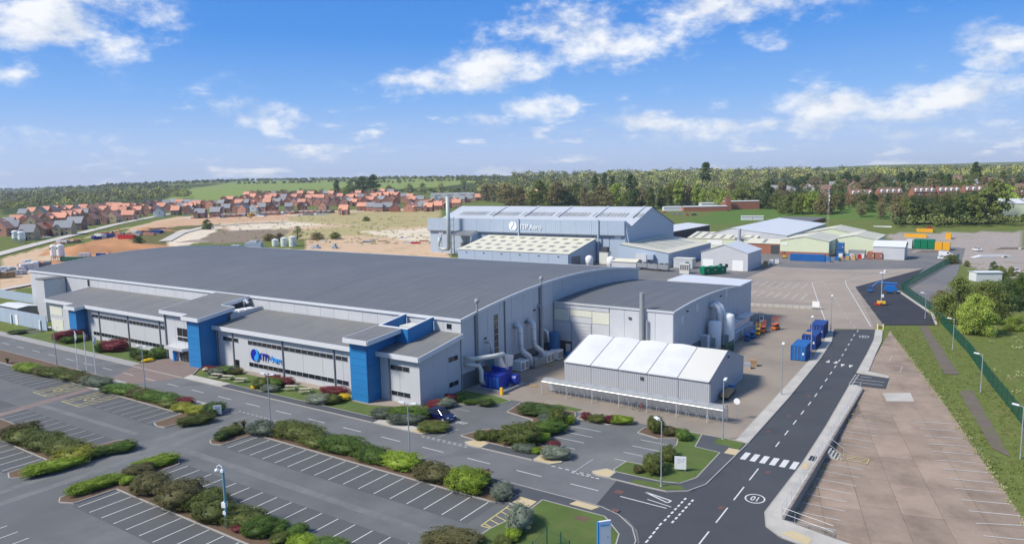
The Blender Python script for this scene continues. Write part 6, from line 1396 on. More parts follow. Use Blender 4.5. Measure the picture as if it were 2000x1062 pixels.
# things behind the big roof
for i, (px, r_, h) in enumerate(((538.5, 1.7, 2.6), (556, 1.8, 3.4), (572.5, 1.9, 4.0))):
    p = G(px, 487); t = thing('water_tank', ('left and shortest pale tank behind the curved roof', 'middle pale tank behind the curved roof', 'right and tallest pale tank behind the curved roof')[i], 'tank', (p.x, p.y, 0), 0, 'pale tanks behind the hall')
    MB().lathe([(r_, 0), (r_, h+2), (r_*1.04, h+2.05), (r_*1.04, h+2.3), (r_*.3, h+2.9)], n=18).build('shell', M('tank_pale', (.62, .66, .62), .5, var=.08), t, smooth=False); MB().lathe([(r_*1.01, h*.75), (r_*1.01, h*.75+.2)], n=18).build('hoop', 'galv_dark', t)
for i, (px, w, h) in enumerate(((462, 9, -1.9), (497, 8, .3), (617, 4, -2.0), (654, 2, -1.6))):
    p = G(px, 490); t = thing('rear_plant', ('low long grey plant housing behind the roof, leftmost', 'boxy pale grey plant housing behind the roof', 'small teal plant box right of the pale tanks', 'little vent group farthest right behind the roof')[i], 'machine', (p.x, p.y, 0), .6)
    MB().box(-w/2, w/2, -2, 2, 0, h+4).build('housing', 'clad_blue', t); MB().box(-w/4, w/5, -1.4, 1.4, h+4.02, h+5.0).build('roof_unit', 'galv', t); MB().tube([(w*.3, 0, h+4), (w*.3, 0, h+5.4)], .3, 8).build('vent', 'galv_dark', t)
yl = [(614, 477, 'red_paint', 'red skip in the yard behind the hall'), (632, 478, 'cont_white', 'white low loader bed in the back yard'), (652, 475, 'cont_white', 'second white bed in the back yard'), (718, 480, 'boom_blue', 'blue crate among the back yard stores'), (731, 476, 'teal_grey', 'teal crate among the back yard stores'), (747, 479, 'cardboard', 'brown crate left of the forklifts'), (797, 481, 'clad', 'grey box right of the forklifts'), (788, 473, 'boom_blue', 'blue box behind the forklifts'), (812, 482, 'red_paint', 'red crate near the second hall corner'), (828, 478, 'cont_rust', 'rusty crate beside the second hall corner')]
for px, py, m_, lb in yl:
    p = G(px, py); t = thing('store_box', lb, 'crate', (p.x, p.y, 0), .5); MB().box(-2.2, 2.2, -1.2, 1.2, .15, 2.3).build('body', m_, t); MB().box(-2.25, 2.25, -1.25, 1.25, 2.31, 2.45).build('lid', m_, t); MB().box(-2, 2, -.9, .9, 0, .14).build('skid', 'wood', t)
for i, (x, y, h) in enumerate(((-109.5, 243.0, 2.4), (-105.0, 241.8, 2.4), (-101.0, 241.6, 2.4))):
    t = thing('cooling_unit', ('left dark cooling unit before the side annex', 'middle dark cooling unit before the side annex', 'right dark cooling unit before the side annex')[i], 'machine', (x+7, y-7, 0), .1, 'cooling units')
    MB().box(-1.8, 1.8, -1.2, 1.2, .9, h).build('casing', 'galv_dark', t)
    for a in (-1.5, 1.5):
        for b in (-1, 1): MB().box(a-.1, a+.1, b-.1, b+.1, 0, .9).build('leg', 'frame_dark', t)
    for a in (-.9, .9): MB().tube([(a, 0, h), (a, 0, h+.3)], .7, 12).build('fan', 'frame_dark', t)
t = thing('white_cabinet', 'white slatted cabinet left of the green skips', 'machine', (-85.5, 232.0, 0), .1); MB().box(-1.6, 1.6, -1, 1, 0, 3.3).build('casing', 'duct', t)
for k in range(4): MB().box(-1.4+k*.75, -.85+k*.75, -1.05, -1.0, 1.3, 3.0).build('louvre', 'clad_dado', t)
t = thing('grey_cabin', 'grey ribbed cabin between the side annex and grey shed', 'cabin', (-91.0, 246.5, 0), .05); MB().box(-3.4, 3.4, -2, 2, .1, 3.4).build('body', 'clad', t); MB().box(-3.5, 3.5, -2.1, 2.1, 3.41, 3.6).build('roof', 'duct', t); MB().box(1.0, 2.2, -2.06, -2.0, .1, 2.4).build('door', 'fence_green', t)
# pair of white vessels and stacked fans right behind the hall's back corner
for i, (px, py) in enumerate(((1151, 520), (1193, 522))):
    p = G(px, py); t = thing('white_vessel', ('left white round-topped vessel behind the roof edge', 'right white round-topped vessel behind the roof edge')[i], 'tank', (p.x, p.y, 0), 0, 'white vessels behind the roof'); MB().lathe([(1.5, 0), (1.5, 3.0), (1.2, 3.7), (.4, 4.1), (.05, 4.15)], n=16).build('shell', 'white_paint', t, smooth=True); MB().box(-.4, .4, -1.6, -1.45, .3, 1.6).build('hatch', 'galv', t)
p = G(1182, 516); t = thing('fan_tower', 'cream two-tier unit with dark fans by the second hall wall', 'machine', (p.x, p.y, 0)); MB().box(-1.8, 1.8, -1.4, 1.4, .2, 4.6).build('casing', 'duct', t); MB().box(-1.85, 1.85, -1.45, 1.45, 4.62, 4.8).build('deck', 'galv_dark', t); MB().box(-1.3, 1.3, -1.0, 1.0, 4.82, 6.6).build('fan_box', 'frame_dark', t)
p = G(1222, 523); t = shed('low_store', 'low cream-roofed store behind the curved roof corner', 'hut', p.x-5, p.x+5, p.y-2, p.y+3, 2.4, 3.2, 0, 'clad', 'roof_cream')
# left end: panel fence and rear compound
lf = thing('panel_fence', 'tall grey panel screen fence at the left end of the offices', 'fence', (-200, 74.9, 0), world_parts=True)
for k in range(13): MB().box(-179.2-k*3.5, -182.65-k*3.5, 74.7, 74.85, 0, 3.5).build('panel', 'clad_blue', lf)
MB().box(-195.0, -193.6, 74.6, 74.69, 0, 2.4).build('gate_door', 'white_paint', lf); MB().box(-182.2, -181.7, 74.4, 74.65, 0, 2.3).build('post', 'white_paint', lf); MB().box(-197.2, -196.8, 74.4, 74.65, 0, 2.3).build('post', 'white_paint', lf)
cw = thing('compound_wall', 'second grey screen wall behind the panel fence', 'wall', (-225, 92, 0), world_parts=True)
for k in range(12): MB().box(-212.5-k*3.5, -215.95-k*3.5, 91.9, 92.05, 0, 2.6).build('panel', 'clad_blue', cw)
shed('compound_hut', 'white flat-roofed hut inside the left compound', 'hut', -214, -203, 78.5, 83, 2.6, 2.9, 0, 'clad_dado', 'roof_white')
t = thing('blue_cover', 'blue sheeted box by the left corner of the hall', 'crate', (-216, 94.5, 0)); MB().extr([(-1.6, 0), (1.6, 0), (1.6, 2.9), (0, 3.2), (-1.6, 2.9)], 1, -1, 1).build('sheeting', 'blue_sheet', t); MB().box(-1.7, 1.7, -1.05, 1.05, 0, .1).build('skid', 'wood', t)
# ------------------------------------------------------------------ foliage
def leaves(cent, rad, n_leaf, size, seed, squash=1.0, up=.0):
    """leaf-sized quads scattered on many small clumps: centres (k,3), radii (k,)"""
    rng = np.random.default_rng(seed); k = len(cent); w = rad**2/np.sum(rad**2)
    idx = rng.choice(k, n_leaf, p=w); d = rng.normal(size=(n_leaf, 3)); d /= np.linalg.norm(d, axis=1)[:, None]
    d[:, 2] = np.where(d[:, 2] < -.5, -d[:, 2]*.6, d[:, 2])
    p = cent[idx]+d*(rad[idx]*rng.uniform(.72, 1.06, n_leaf))[:, None]*np.array([1, 1, squash])
    nrm = d+rng.normal(size=(n_leaf, 3))*.55; nrm[:, 2] += up; nrm /= np.linalg.norm(nrm, axis=1)[:, None]
    a = np.cross(nrm, rng.normal(size=(n_leaf, 3))); a /= np.linalg.norm(a, axis=1)[:, None]; b = np.cross(nrm, a)
    s = (size*rng.uniform(.6, 1.35, n_leaf))[:, None]; a *= s; b *= s*.7
    v = np.stack([p-a*.9, p-b*.8, p+a, p+b*.8], 1).reshape(-1, 3)
    return v, p
def quads_mesh(name, v):
    n = len(v)//4; me = bpy.data.meshes.new(name); me.vertices.add(len(v)); me.vertices.foreach_set('co', v.astype(np.float32).ravel())
    me.loops.add(4*n); me.loops.foreach_set('vertex_index', np.arange(4*n, dtype=np.int32)); me.polygons.add(n)
    me.polygons.foreach_set('loop_start', np.arange(0, 4*n, 4, dtype=np.int32)); me.update(calc_edges=True); me.validate(); return me
KINDS = {'dark': ((.032, .055, .016), (.055, .085, .022)), 'green': ((.045, .085, .016), (.085, .13, .022)), 'olive': ((.058, .074, .018), (.095, .108, .026)), 'brown': ((.066, .064, .024), (.098, .088, .034)),
         'lime': ((.11, .17, .014), (.17, .225, .025)), 'yellow': ((.20, .20, .025), (.15, .17, .022)), 'red': ((.16, .025, .035), (.085, .03, .03)), 'grey': ((.12, .145, .105), (.155, .17, .125)),
         'purple': ((.16, .06, .12), (.11, .06, .07)), 'gold': ((.65, .45, .02), (.5, .4, .04)), 'slate': ((.070, .088, .062), (.10, .118, .085)),
         'tree_olive': ((.055, .072, .018), (.10, .11, .03)), 'tree_dark': ((.026, .045, .015), (.05, .07, .02)), 'tree_lime': ((.115, .155, .025), (.16, .19, .04)), 'tree_brown': ((.10, .085, .04), (.125, .105, .05)), 'tree_pale': ((.14, .155, .07), (.19, .19, .09))}
for k_, (c1, c2) in KINDS.items(): leafmat('leaf_'+k_, tuple((2.2 if 'tree' in k_ else 1.45)*x for x in c1), tuple((2.2 if 'tree' in k_ else 1.45)*x for x in c2))
M('twig', (.10, .075, .05), .9, var=.2); M('bark', (.10, .08, .06), .9, var=.25, scale=2)
SHRUBS = []
def shrub_mesh(seed, boxy):
    rng = np.random.default_rng(seed); n = 120; c = []
    while len(c) < n:
        p = rng.uniform(-1, 1, 3)
        q = (abs(p[0])**boxy+abs(p[1])**boxy+abs(p[2])**boxy)
        if .6 < q < 1.0: c.append((p[0]*.42, p[1]*.42, .48+p[2]*.40))
    c = np.array(c); r = rng.uniform(.07, .125, n)
    v, _ = leaves(c, r, 6500, .020, seed, 1.0, .2)
    # dense inner mass so that no light shows through
    cc = np.array([(0, 0, .45)]); vi = []
    for q in rng.normal(size=(900, 3)):
        q /= np.linalg.norm(q); p = np.array([q[0]*.43, q[1]*.43, .46+q[2]*.42]); a = np.cross(q, rng.normal(size=3)); a /= np.linalg.norm(a); b = np.cross(q, a); vi += [p-a*.06, p-b*.06, p+a*.06, p+b*.06]
    return quads_mesh('foliage', np.vstack([v, np.array(vi)]))
for k in range(8): SHRUBS.append(shrub_mesh(100+k, (2.0, 4.0)[k % 2]))
stem_me = MB().tube([(0, 0, -.05), (.02, .01, .3), (.05, .02, .5)], [.03, .02, .012], 5).tube([(0, 0, -.05), (-.06, .03, .4)], [.02, .01], 5).tube([(0, 0, -.05), (.03, -.08, .4)], [.02, .01], 5).mesh('stems'); stem_me.materials.append(MATS['twig'])
_sk = 0
def shrub(p0, p1, h, depth, kind, label, cat='shrub', z=.1, boxy=True, group=None):
    """p0, p1: ends of its foot on the ground; h, depth in metres"""
    global _sk; _sk += 1
    c = (Vector(p0[:2])+Vector(p1[:2]))/2; d = Vector(p1[:2])-Vector(p0[:2]); w = max(.5, d.length); rz = math.atan2(d.y, d.x)
    n_ = max(1, round(w/(max(depth, h)*1.5))) if w > 3.2 else 1
    t = thing('hedge' if n_ > 1 else 'bush', label, 'hedge' if n_ > 1 else 'bush', (c.x, c.y, z), rz, group)
    for k in range(n_):
        x = -w/2+(k+.5)*w/n_; j = (2*(_sk*3+k) + (1 if boxy else 0)) % 8
        link('foliage', SHRUBS[j], None, t, loc=(x, 0, 0), rot=(0, 0, (0, pi)[(_sk+k) % 2]), scale=(w/n_*1.26, depth*1.2, h*(1.14+.06*((_sk*7+k) % 3-1)) / .95), objmat=False)
        o = t.children[-1] if False else COL.objects[-1]
        if not SHRUBS[j].materials: SHRUBS[j].materials.append(MATS['leaf_green'])
        o.material_slots[0].link = 'OBJECT'; o.material_slots[0].material = MATS['leaf_'+kind]
        link('stems', stem_me, 'twig', t, loc=(x, 0, 0), scale=(1.4, 1.4, h))
    return t
def row(zoom, items, depth=1.6):
    for (xa, ya, xb, yb, hp, kind, label, *rest) in items:
        dp = rest[0] if rest else depth
        A = G(*zoom(xa, ya), .1); B = G(*zoom(xb, yb), .1)
        # height in metres from its height in the picture
        c = (A+B)/2; dist = (c-Vector((0, 0, CAMH))).dot(CF); s = {id(r3): .3408, id(r4): .3408, id(r5): .3408, id(r6): .3408, id(r1): .2505}[id(zoom)]
        h = max(.5, hp*s*dist/FOC*.84-dp*.15); dp *= 1.36
        A.y += dp*.35; B.y += dp*.35
        shrub(A, B, h, dp, kind, label)
row(r3, [(75, 62, 180, 85, 50, 'lime', 'lime bush at the left end of the roadside strip', 2.2), (175, 85, 262, 103, 48, 'brown', 'reddish brown bush second along the roadside strip', 2.0), (215, 92, 425, 138, 62, 'olive', 'long olive hedge below the flagpoles', 2.4), (415, 135, 505, 158, 58, 'brown', 'brown bush right of the olive flagpole hedge', 2.0), (450, 150, 585, 168, 60, 'slate', 'grey-green spreading bush before the brick walkway', 2.2),
         (560, 190, 640, 200, 45, 'dark', 'small dark bush right of the brick walkway', 1.6), (610, 190, 735, 222, 66, 'green', 'green hedge block behind the yellow hatching', 2.2), (725, 215, 830, 240, 60, 'brown', 'grey-brown bush in the middle of the strip', 2.0), (765, 228, 985, 275, 66, 'green', 'long mid-green hedge behind the worn bays', 2.2), (905, 270, 990, 290, 52, 'olive', 'olive bush before the red one', 1.6), (975, 262, 1070, 278, 52, 'red', 'dark red bush near the lane sign', 1.5),
         (985, 300, 1140, 330, 60, 'yellow', 'yellow-green bush left of the lane sign', 1.8), (1130, 322, 1236, 322, 74, 'dark', 'round dark green bush beside the lane sign', 2.6), (995, 395, 1190, 362, 58, 'olive', 'low dark hedge curving to the lane kerb', 1.8)])
row(r3, [(0, 470, 115, 480, 120, 'brown', 'large brown-green bush at the left picture edge', 3.0), (30, 478, 260, 545, 105, 'olive', 'broad olive hedge on the left island', 2.6), (245, 540, 415, 585, 100, 'olive', 'olive bush right of the broad left hedge', 2.4), (290, 580, 480, 590, 95, 'yellow', 'yellow-green bush on the left island', 2.2), (415, 588, 740, 520, 62, 'green', 'dark green hedge pointing to the lane crossing', 1.8), (100, 690, 430, 612, 70, 'lime', 'bright lime hedge along the left lane kerb', 1.9),
         (362, 800, 660, 705, 72, 'lime', 'bright lime hedge along the right lane kerb', 1.7), (735, 655, 978, 592, 66, 'lime', 'second lime hedge reaching to the lane crossing', 1.7), (670, 690, 830, 668, 72, 'brown', 'brown bush between the two right lime hedges', 1.9), (670, 725, 735, 720, 55, 'lime', 'small lime bush at the hedge corner', 1.2), (720, 780, 890, 780, 125, 'brown', 'round dark brown bush by the lime hedge', 2.6), (865, 850, 1060, 880, 165, 'brown', 'largest spreading brown-olive bush in the car park', 3.0), (1040, 860, 1190, 890, 130, 'olive', 'olive bush against the largest brown one', 2.6),
         (1105, 925, 1260, 960, 135, 'olive', 'olive-lime bush left of the teal lamp', 2.4), (1265, 945, 1440, 985, 100, 'olive', 'yellowish bush right of the teal lamp', 2.2), (1320, 985, 1380, 1000, 50, 'red', 'small dark red bush under the teal lamp', 1.0), (1385, 1010, 1490, 1030, 105, 'green', 'leafy green bush below the car park hedge', 2.0)])
row(r4, [(215, 1010, 330, 1040, 100, 'green', 'leafy green bush right of the teal lamp hedge', 1.9), (310, 1000, 410, 1020, 80, 'green', 'second leafy bush in the near hedge', 1.8), (365, 1055, 435, 1070, 60, 'olive', 'small olive bush at the bottom edge', 1.4), (450, 1025, 540, 1030, 72, 'green', 'green bush at the end of the near hedge', 1.5), (470, 1062, 580, 1085, 60, 'lime', 'lime bush low in the near hedge', 1.5), (590, 1100, 760, 1130, 70, 'green', 'bush cut by the bottom edge of the picture', 1.8),
         (35, 470, 105, 470, 58, 'dark', 'dark low bush at the lane mouth', 1.6), (60, 455, 180, 430, 62, 'olive', 'olive bush curling round the lane mouth', 1.8), (240, 430, 375, 455, 85, 'slate', 'grey-green bush below the lane lamp', 2.2), (380, 445, 620, 490, 100, 'olive', 'large clipped olive hedge right of the lane lamp', 2.6), (535, 490, 700, 530, 80, 'olive', 'yellowish hedge in the middle of the long strip', 2.0), (650, 520, 860, 570, 105, 'green', 'clipped green hedge left of the purple bush', 2.4), (825, 548, 890, 560, 62, 'purple', 'small purple flowering bush in the long hedge', 1.0),
         (860, 580, 1010, 615, 95, 'green', 'green hedge right of the purple bush', 2.2), (1005, 615, 1180, 660, 102, 'lime', 'bright green bush below the forecourt lamp', 2.2), (1180, 630, 1232, 645, 60, 'dark', 'small dark bush behind the forecourt lamp', 1.2), (1200, 690, 1375, 730, 112, 'brown', 'brown-olive bush near the end of the long hedge', 2.4)])
row(r5, [(205, 750, 395, 790, 142, 'lime', 'large lime-green mound near the end of the long hedge', 2.6), (325, 725, 425, 745, 95, 'red', 'crimson bush behind the lime mound', 1.8), (442, 810, 552, 812, 95, 'grey', 'round variegated bush at the end of the long hedge', 2.2), (535, 990, 655, 1000, 150, 'grey', 'round brownish bush on the near lawn corner', 2.6), (535, 1040, 610, 1050, 72, 'lime', 'small lime bush before the round brownish one', 1.4), (470, 1075, 560, 1085, 60, 'olive', 'olive bush at the bottom edge by the lawn', 1.4), (60, 1075, 340, 1120, 100, 'brown', 'wide straw-coloured bush at the bottom edge', 2.4)])
# island between the two forecourt bays
row(r5, [(622, 322, 845, 342, 76, 'dark', 'clipped dark hedge along the top of the forecourt island', 2.2), (785, 378, 870, 385, 105, 'olive', 'tall olive bush on the forecourt island', 2.2), (725, 370, 800, 375, 60, 'slate', 'blue-grey low bush on the forecourt island', 1.6), (870, 375, 930, 378, 55, 'lime', 'small lime bush by the island kerb', 1.3), (358, 465, 428, 468, 58, 'olive', 'left small clipped ball on the island front', 1.5), (430, 470, 502, 476, 68, 'olive', 'right small clipped ball on the island front', 1.6), (498, 500, 705, 500, 132, 'olive', 'big rounded olive hedge on the island front', 2.8), (690, 445, 860, 420, 82, 'green', 'green hedge running back from the big olive one', 2.2),
         (670, 480, 780, 480, 62, 'lime', 'lime bush before the green island hedge', 1.6), (585, 525, 690, 545, 48, 'slate', 'low grey bush at the island front', 1.4), (690, 545, 742, 548, 42, 'lime', 'tiny lime bush at the island front', .9), (778, 525, 846, 528, 58, 'red', 'red bush on the island tip', 1.3), (745, 575, 890, 580, 72, 'grey', 'sprawling grey bush on the island tip', 1.9),
         (978, 350, 1032, 352, 48, 'red', 'dark red bush at the end of the top bed', 1.1), (1015, 362, 1112, 372, 50, 'olive', 'olive bush beside the dark red one', 1.3), (1112, 368, 1160, 374, 48, 'red', 'second dark red bush in the top bed', 1.0), (1145, 372, 1262, 378, 54, 'lime', 'lime bush at the right of the top bed', 1.4), (1352, 425, 1438, 428, 100, 'olive', 'tall egg-shaped bush by the corner lawn', 2.2),
         (92, 285, 182, 285, 52, 'red', 'red bush beside the blue car', 1.4), (128, 290, 232, 275, 60, 'grey', 'grey-green bush by the office end wall', 1.8), (192, 258, 252, 250, 60, 'red', 'crimson bush by the office end wall', 1.4), (245, 252, 300, 240, 52, 'green', 'green bush at the corner of the office end', 1.4), (382, 270, 470, 275, 45, 'dark', 'dark low bush on the lawn by the dust collector', 1.3), (300, 262, 385, 262, 30, 'green', 'low green bush on the lawn by the dust collector', 1.0)])
row(r6, [(268, 438, 350, 445, 52, 'brown', 'brown low bush behind the corner bays', 1.4), (345, 468, 422, 472, 72, 'green', 'leafy green bush behind the corner bays', 1.6), (250, 588, 330, 590, 92, 'olive', 'smaller round bush by the lawn lamp', 2.0), (150, 662, 260, 665, 115, 'olive', 'larger round bush by the lawn lamp', 2.4), (102, 655, 152, 656, 45, 'brown', 'small twiggy bush left of the round pair', 1.0)])
# office front
row(r4, [(0, 100, 90, 95, 50, 'grey', 'grey-green bush below the entrance tower', 1.8), (65, 85, 140, 92, 50, 'green', 'green bush below the entrance tower', 1.6), (120, 92, 192, 92, 45, 'brown', 'brown bush behind the green bin', 1.4), (270, 170, 345, 175, 70, 'olive', 'olive bush by the sign wall', 1.6), (335, 160, 415, 175, 60, 'green', 'green bush by the sign wall', 1.4), (345, 118, 412, 135, 42, 'red', 'small crimson bush by the sign wall', 1.2), (408, 150, 480, 160, 55, 'red', 'larger crimson bush by the sign wall', 1.4), (318, 190, 400, 195, 45, 'grey', 'pale grey bush by the lawn lamp', 1.3), (262, 172, 285, 174, 22, 'gold', 'little golden plant by the sign wall', .6),
         (568, 255, 690, 265, 62, 'grey', 'pale grey-green bush by the picnic pair', 1.8), (658, 200, 790, 212, 50, 'red', 'wide crimson bush before the east tower', 1.5), (680, 260, 755, 262, 65, 'olive', 'olive bush before the crimson one', 1.4), (755, 240, 815, 238, 42, 'gold', 'golden bush before the east tower', 1.1), (942, 340, 1055, 348, 62, 'slate', 'grey-brown bush below the end block', 1.8), (1045, 350, 1245, 355, 92, 'green', 'green hedge below the end block', 2.2), (1045, 378, 1225, 382, 68, 'slate', 'grey hedge before the green end hedge', 1.6), (1208, 418, 1362, 421, 58, 'olive', 'olive mound in front of the blue car', 2.2)])
row(r1, [(52, 608, 148, 612, 42, 'dark', 'dark bush far left on the office lawn', 2.0), (385, 680, 600, 655, 105, 'red', 'long red-brown hedge before the small blue tower', 2.4), (458, 685, 560, 680, 62, 'green', 'green bush in front of the red-brown hedge', 1.6), (525, 672, 650, 662, 66, 'green', 'second green bush in front of the red-brown hedge', 1.6), (745, 750, 945, 745, 112, 'red', 'large dark red clipped hedge left of the entrance', 2.6), (722, 755, 785, 752, 80, 'green', 'green bush at the left end of the dark red hedge', 1.4), (988, 805, 1120, 790, 78, 'dark', 'dark green bush left of the entrance', 1.8), (1142, 800, 1282, 795, 98, 'green', 'round green bush by the entrance plaza', 2.2), (1042, 815, 1122, 812, 50, 'olive', 'low olive bush before the entrance bushes', 1.2), (1092, 832, 1172, 822, 34, 'gold', 'golden flowers before the entrance bushes', .9),
         (1560, 890, 1650, 888, 40, 'red', 'red bush beside the boulder', 1.2)])
def spiky(px, py, label, n_=60, h=1.1):
    p = G(px, py, .1); t = thing('flax_plant', label, 'plant', (p.x, p.y, .1)); rng = random.Random(int(px)); mb = MB()
    for k in range(n_):
        a = rng.uniform(0, 2*pi); l = h*rng.uniform(.7, 1.3); o_ = rng.uniform(.3, .9); w = .05; ca_, sa = cos(a), sin(a)
        P = [(0, 0, 0), (ca_*l*o_*.4, sa*l*o_*.4, l*.7), (ca_*l*o_, sa*l*o_, l*.75*rng.uniform(.7, 1.2))]
        mb.quad((P[0][0]-sa*w, P[0][1]+ca_*w, 0), (P[0][0]+sa*w, P[0][1]-ca_*w, 0), (P[1][0]+sa*w, P[1][1]-ca_*w, P[1][2]), (P[1][0]-sa*w, P[1][1]+ca_*w, P[1][2])); mb.quad((P[1][0]-sa*w, P[1][1]+ca_*w, P[1][2]), (P[1][0]+sa*w, P[1][1]-ca_*w, P[1][2]), P[2])
    o = mb.build('leaf_fan', 'leaf_brown', t, fix=False); o['kind'] = 'stuff'; MB().lathe([(.12, -.05), (.2, .1), (.05, .3)], n=8).build('crown', 'twig', t)
spiky(*r3(630, 150), 'spiky bronze flax by the brick walkway'); spiky(*r4(180, 402), 'spiky flax at the lane mouth by the lamp'); spiky(*r4(225, 398), 'second spiky flax beside the lane lamp'); spiky(*r1(60, 835), 'spiky dark flax at the far left of the roadside strip')

# ------------------------------------------------------------------ trees
def tree_mesh(seed, shape, n_leaf, size):
    """unit tree, height 1: crown of leaf clumps; shape gives half-width by height"""
    rng = np.random.default_rng(seed); c = []; r = []
    hs, ws = zip(*shape)
    while len(c) < 80:
        z = rng.uniform(hs[0], hs[-1]); w = np.interp(z, hs, ws); a = rng.uniform(0, 2*pi); q = w*np.sqrt(rng.uniform(.12, 1.0))*rng.uniform(.75, 1.08)
        c.append((q*cos(a), q*sin(a), z)); r.append(rng.uniform(.06, .125)*(.6+w*1.2)*(1.5 if hs[0] == 0 else 1))
    v, p = leaves(np.array(c), np.array(r), n_leaf, size, seed, .85, .25)
    t = MB(); t.tube([(0, 0, -.05), (.005, .0, hs[0]*.8), (.0, .005, .55), (.01, 0, .8)], [.028, .02, .012, .004], 6)
    for k in range(0, 24): t.tube([(0, 0, rng.uniform(.22, .5)), (c[k][0]*.55, c[k][1]*.55, c[k][2]*.9), tuple(c[k])], [.009, .006, .002], 4, cap=False)
    return quads_mesh('crown', v), t.mesh('trunk')
SH = {'round': [(.07, .20), (.25, .38), (.55, .42), (.8, .32), (.97, .08)], 'tall': [(.05, .16), (.3, .22), (.6, .22), (.85, .14), (1.0, .03)], 'poplar': [(.03, .11), (.3, .14), (.6, .13), (.85, .09), (1.0, .02)], 'broad': [(.05, .38), (.3, .52), (.55, .54), (.8, .36), (.95, .1)], 'bush': [(.0, .45), (.3, .56), (.6, .50), (.85, .30), (.98, .1)], 'thin': [(.10, .22), (.4, .34), (.65, .36), (.9, .2), (1, .06)]}
TREES = {k: [tree_mesh(hash_+i, s, 3000 if k not in ('thin', 'bush') else (1500 if k == 'thin' else 15000), .030 if k not in ('bush',) else .018) for i in range(3)] for hash_, (k, s) in zip(range(500, 1100, 100), SH.items())}
for k in TREES:
    for c, t in TREES[k]: c.materials.append(MATS['leaf_tree_olive']); t.materials.append(MATS['bark'])
_tc = 0
def tree(loc, h, shape, kind, label, group=None, wide=1.0, name='tree'):
    global _tc; _tc += 1
    c, tk = TREES[shape][_tc % 3]
    t = thing(name, label, 'tree', loc, (_tc*1.7) % 6.28, group); t.scale = (h*wide, h*wide, h)
    o = link('crown', c, None, t); o.material_slots[0].link = 'OBJECT'; o.material_slots[0].material = MATS['leaf_'+kind]
    link('trunk', tk, None, t); return t
def ptree(px, py, hpx, shape, kind, label, group=None, wide=1.0):
    p = T(px, py); d = (p-Vector((0, 0, CAMH))).dot(CF); return tree(p, hpx/FOC*d, shape, kind, label, group, wide)
ORD = 'first second third fourth fifth sixth seventh eighth ninth tenth eleventh twelfth thirteenth fourteenth fifteenth sixteenth seventeenth eighteenth nineteenth twentieth'.split()
ORD += ['twenty-'+o for o in ORD[:9]] + ['thirtieth'] + ['thirty-'+o for o in ORD[:9]] + ['fortieth'] + ['forty-'+o for o in ORD[:9]] + ['fiftieth'] + ['fifty-'+o for o in ORD[:9]]+['sixtieth'] + ['sixty-'+o for o in ORD[:9]]+['seventieth']+['seventy-'+o for o in ORD[:9]]+['eightieth']+['eighty-'+o for o in ORD[:9]]+['ninetieth']+['ninety-'+o for o in ORD[:9]]+['hundredth']+['hundred-and-'+o for o in ORD[:9]]
def band(items, what, group):
    for i, (px, py, hp, shape, kind, *w) in enumerate(sorted(items)):
        ptree(px, py, hp, shape, kind, '%s tree, %s from the left %s' % ({'tree_olive': 'olive green', 'tree_dark': 'dark green', 'tree_lime': 'bright green', 'tree_brown': 'brownish bare', 'tree_pale': 'pale green'}[kind], ORD[i], what), group, w[0] if w else 1.0)
# row before the houses on the right
band([(1750, 438, 44, 'thin', 'tree_brown'), (1768, 437, 48, 'round', 'tree_olive'), (1792, 438, 44, 'tall', 'tree_dark', 1.4), (1820, 437, 40, 'round', 'tree_olive'), (1845, 438, 44, 'tall', 'tree_dark', 1.4), (1874, 438, 48, 'tall', 'tree_dark', 1.5), (1898, 438, 56, 'round', 'tree_olive'), (1925, 436, 66, 'round', 'tree_olive'), (1720, 428, 30, 'thin', 'tree_brown', .9), (1682, 424, 32, 'thin', 'tree_brown'), (1960, 420, 62, 'broad', 'tree_lime', .8), (1990, 416, 52, 'thin', 'tree_brown'), (1942, 432, 80, 'round', 'tree_olive', .8)], 'in the row beyond the wasteland', 'trees beyond the wasteland')
band([(1532, 417, 36, 'broad', 'tree_olive', 1.0), (1548, 419, 42, 'round', 'tree_olive', 1.2), (1568, 419, 42, 'round', 'tree_olive', 1.2), (1586, 418, 44, 'round', 'tree_lime', 1.1), (1604, 419, 40, 'round', 'tree_brown', 1.2), (1624, 419, 38, 'round', 'tree_brown', 1.1), (1500, 408, 30, 'broad', 'tree_dark'), (1516, 409, 32, 'round', 'tree_olive'), (1642, 412, 26, 'round', 'tree_dark'), (1700, 414, 24, 'broad', 'tree_dark'), (1722, 424, 36, 'thin', 'tree_brown')], 'beside the playing field', 'trees beside the playing field')
rng = random.Random(5)
wood = []
for x in range(985, 1500, 17):
    k = rng.random(); wood.append((x+rng.uniform(-5, 5), 407-(x-985)*.004+rng.uniform(-5, 3), rng.uniform(34, 50), rng.choice(['round', 'round', 'broad', 'tall']), rng.choice(['tree_olive', 'tree_olive', 'tree_dark', 'tree_brown', 'tree_lime'] if k < .9 else ['tree_lime'])))
wood += [(1162, 384, 42, 'poplar', 'tree_dark'), (1180, 384, 44, 'poplar', 'tree_dark'), (1196, 386, 42, 'poplar', 'tree_dark'), (1232, 392, 50, 'tall', 'tree_dark'), (1378, 372, 52, 'poplar', 'tree_dark', 1.4), (1155, 402, 26, 'broad', 'tree_lime'), (950, 395, 34, 'round', 'tree_brown'), (966, 396, 34, 'thin', 'tree_brown')]
band(wood, 'in the wood behind the second hall', 'trees behind the second hall')
gard = []
for x in range(1505, 2010, 15):
    gard.append((x+rng.uniform(-5, 5), 372+rng.uniform(-8, 12), rng.uniform(20, 34), rng.choice(['round', 'broad', 'round', 'tall']), rng.choice(['tree_olive', 'tree_dark', 'tree_dark', 'tree_brown', 'tree_olive'])))
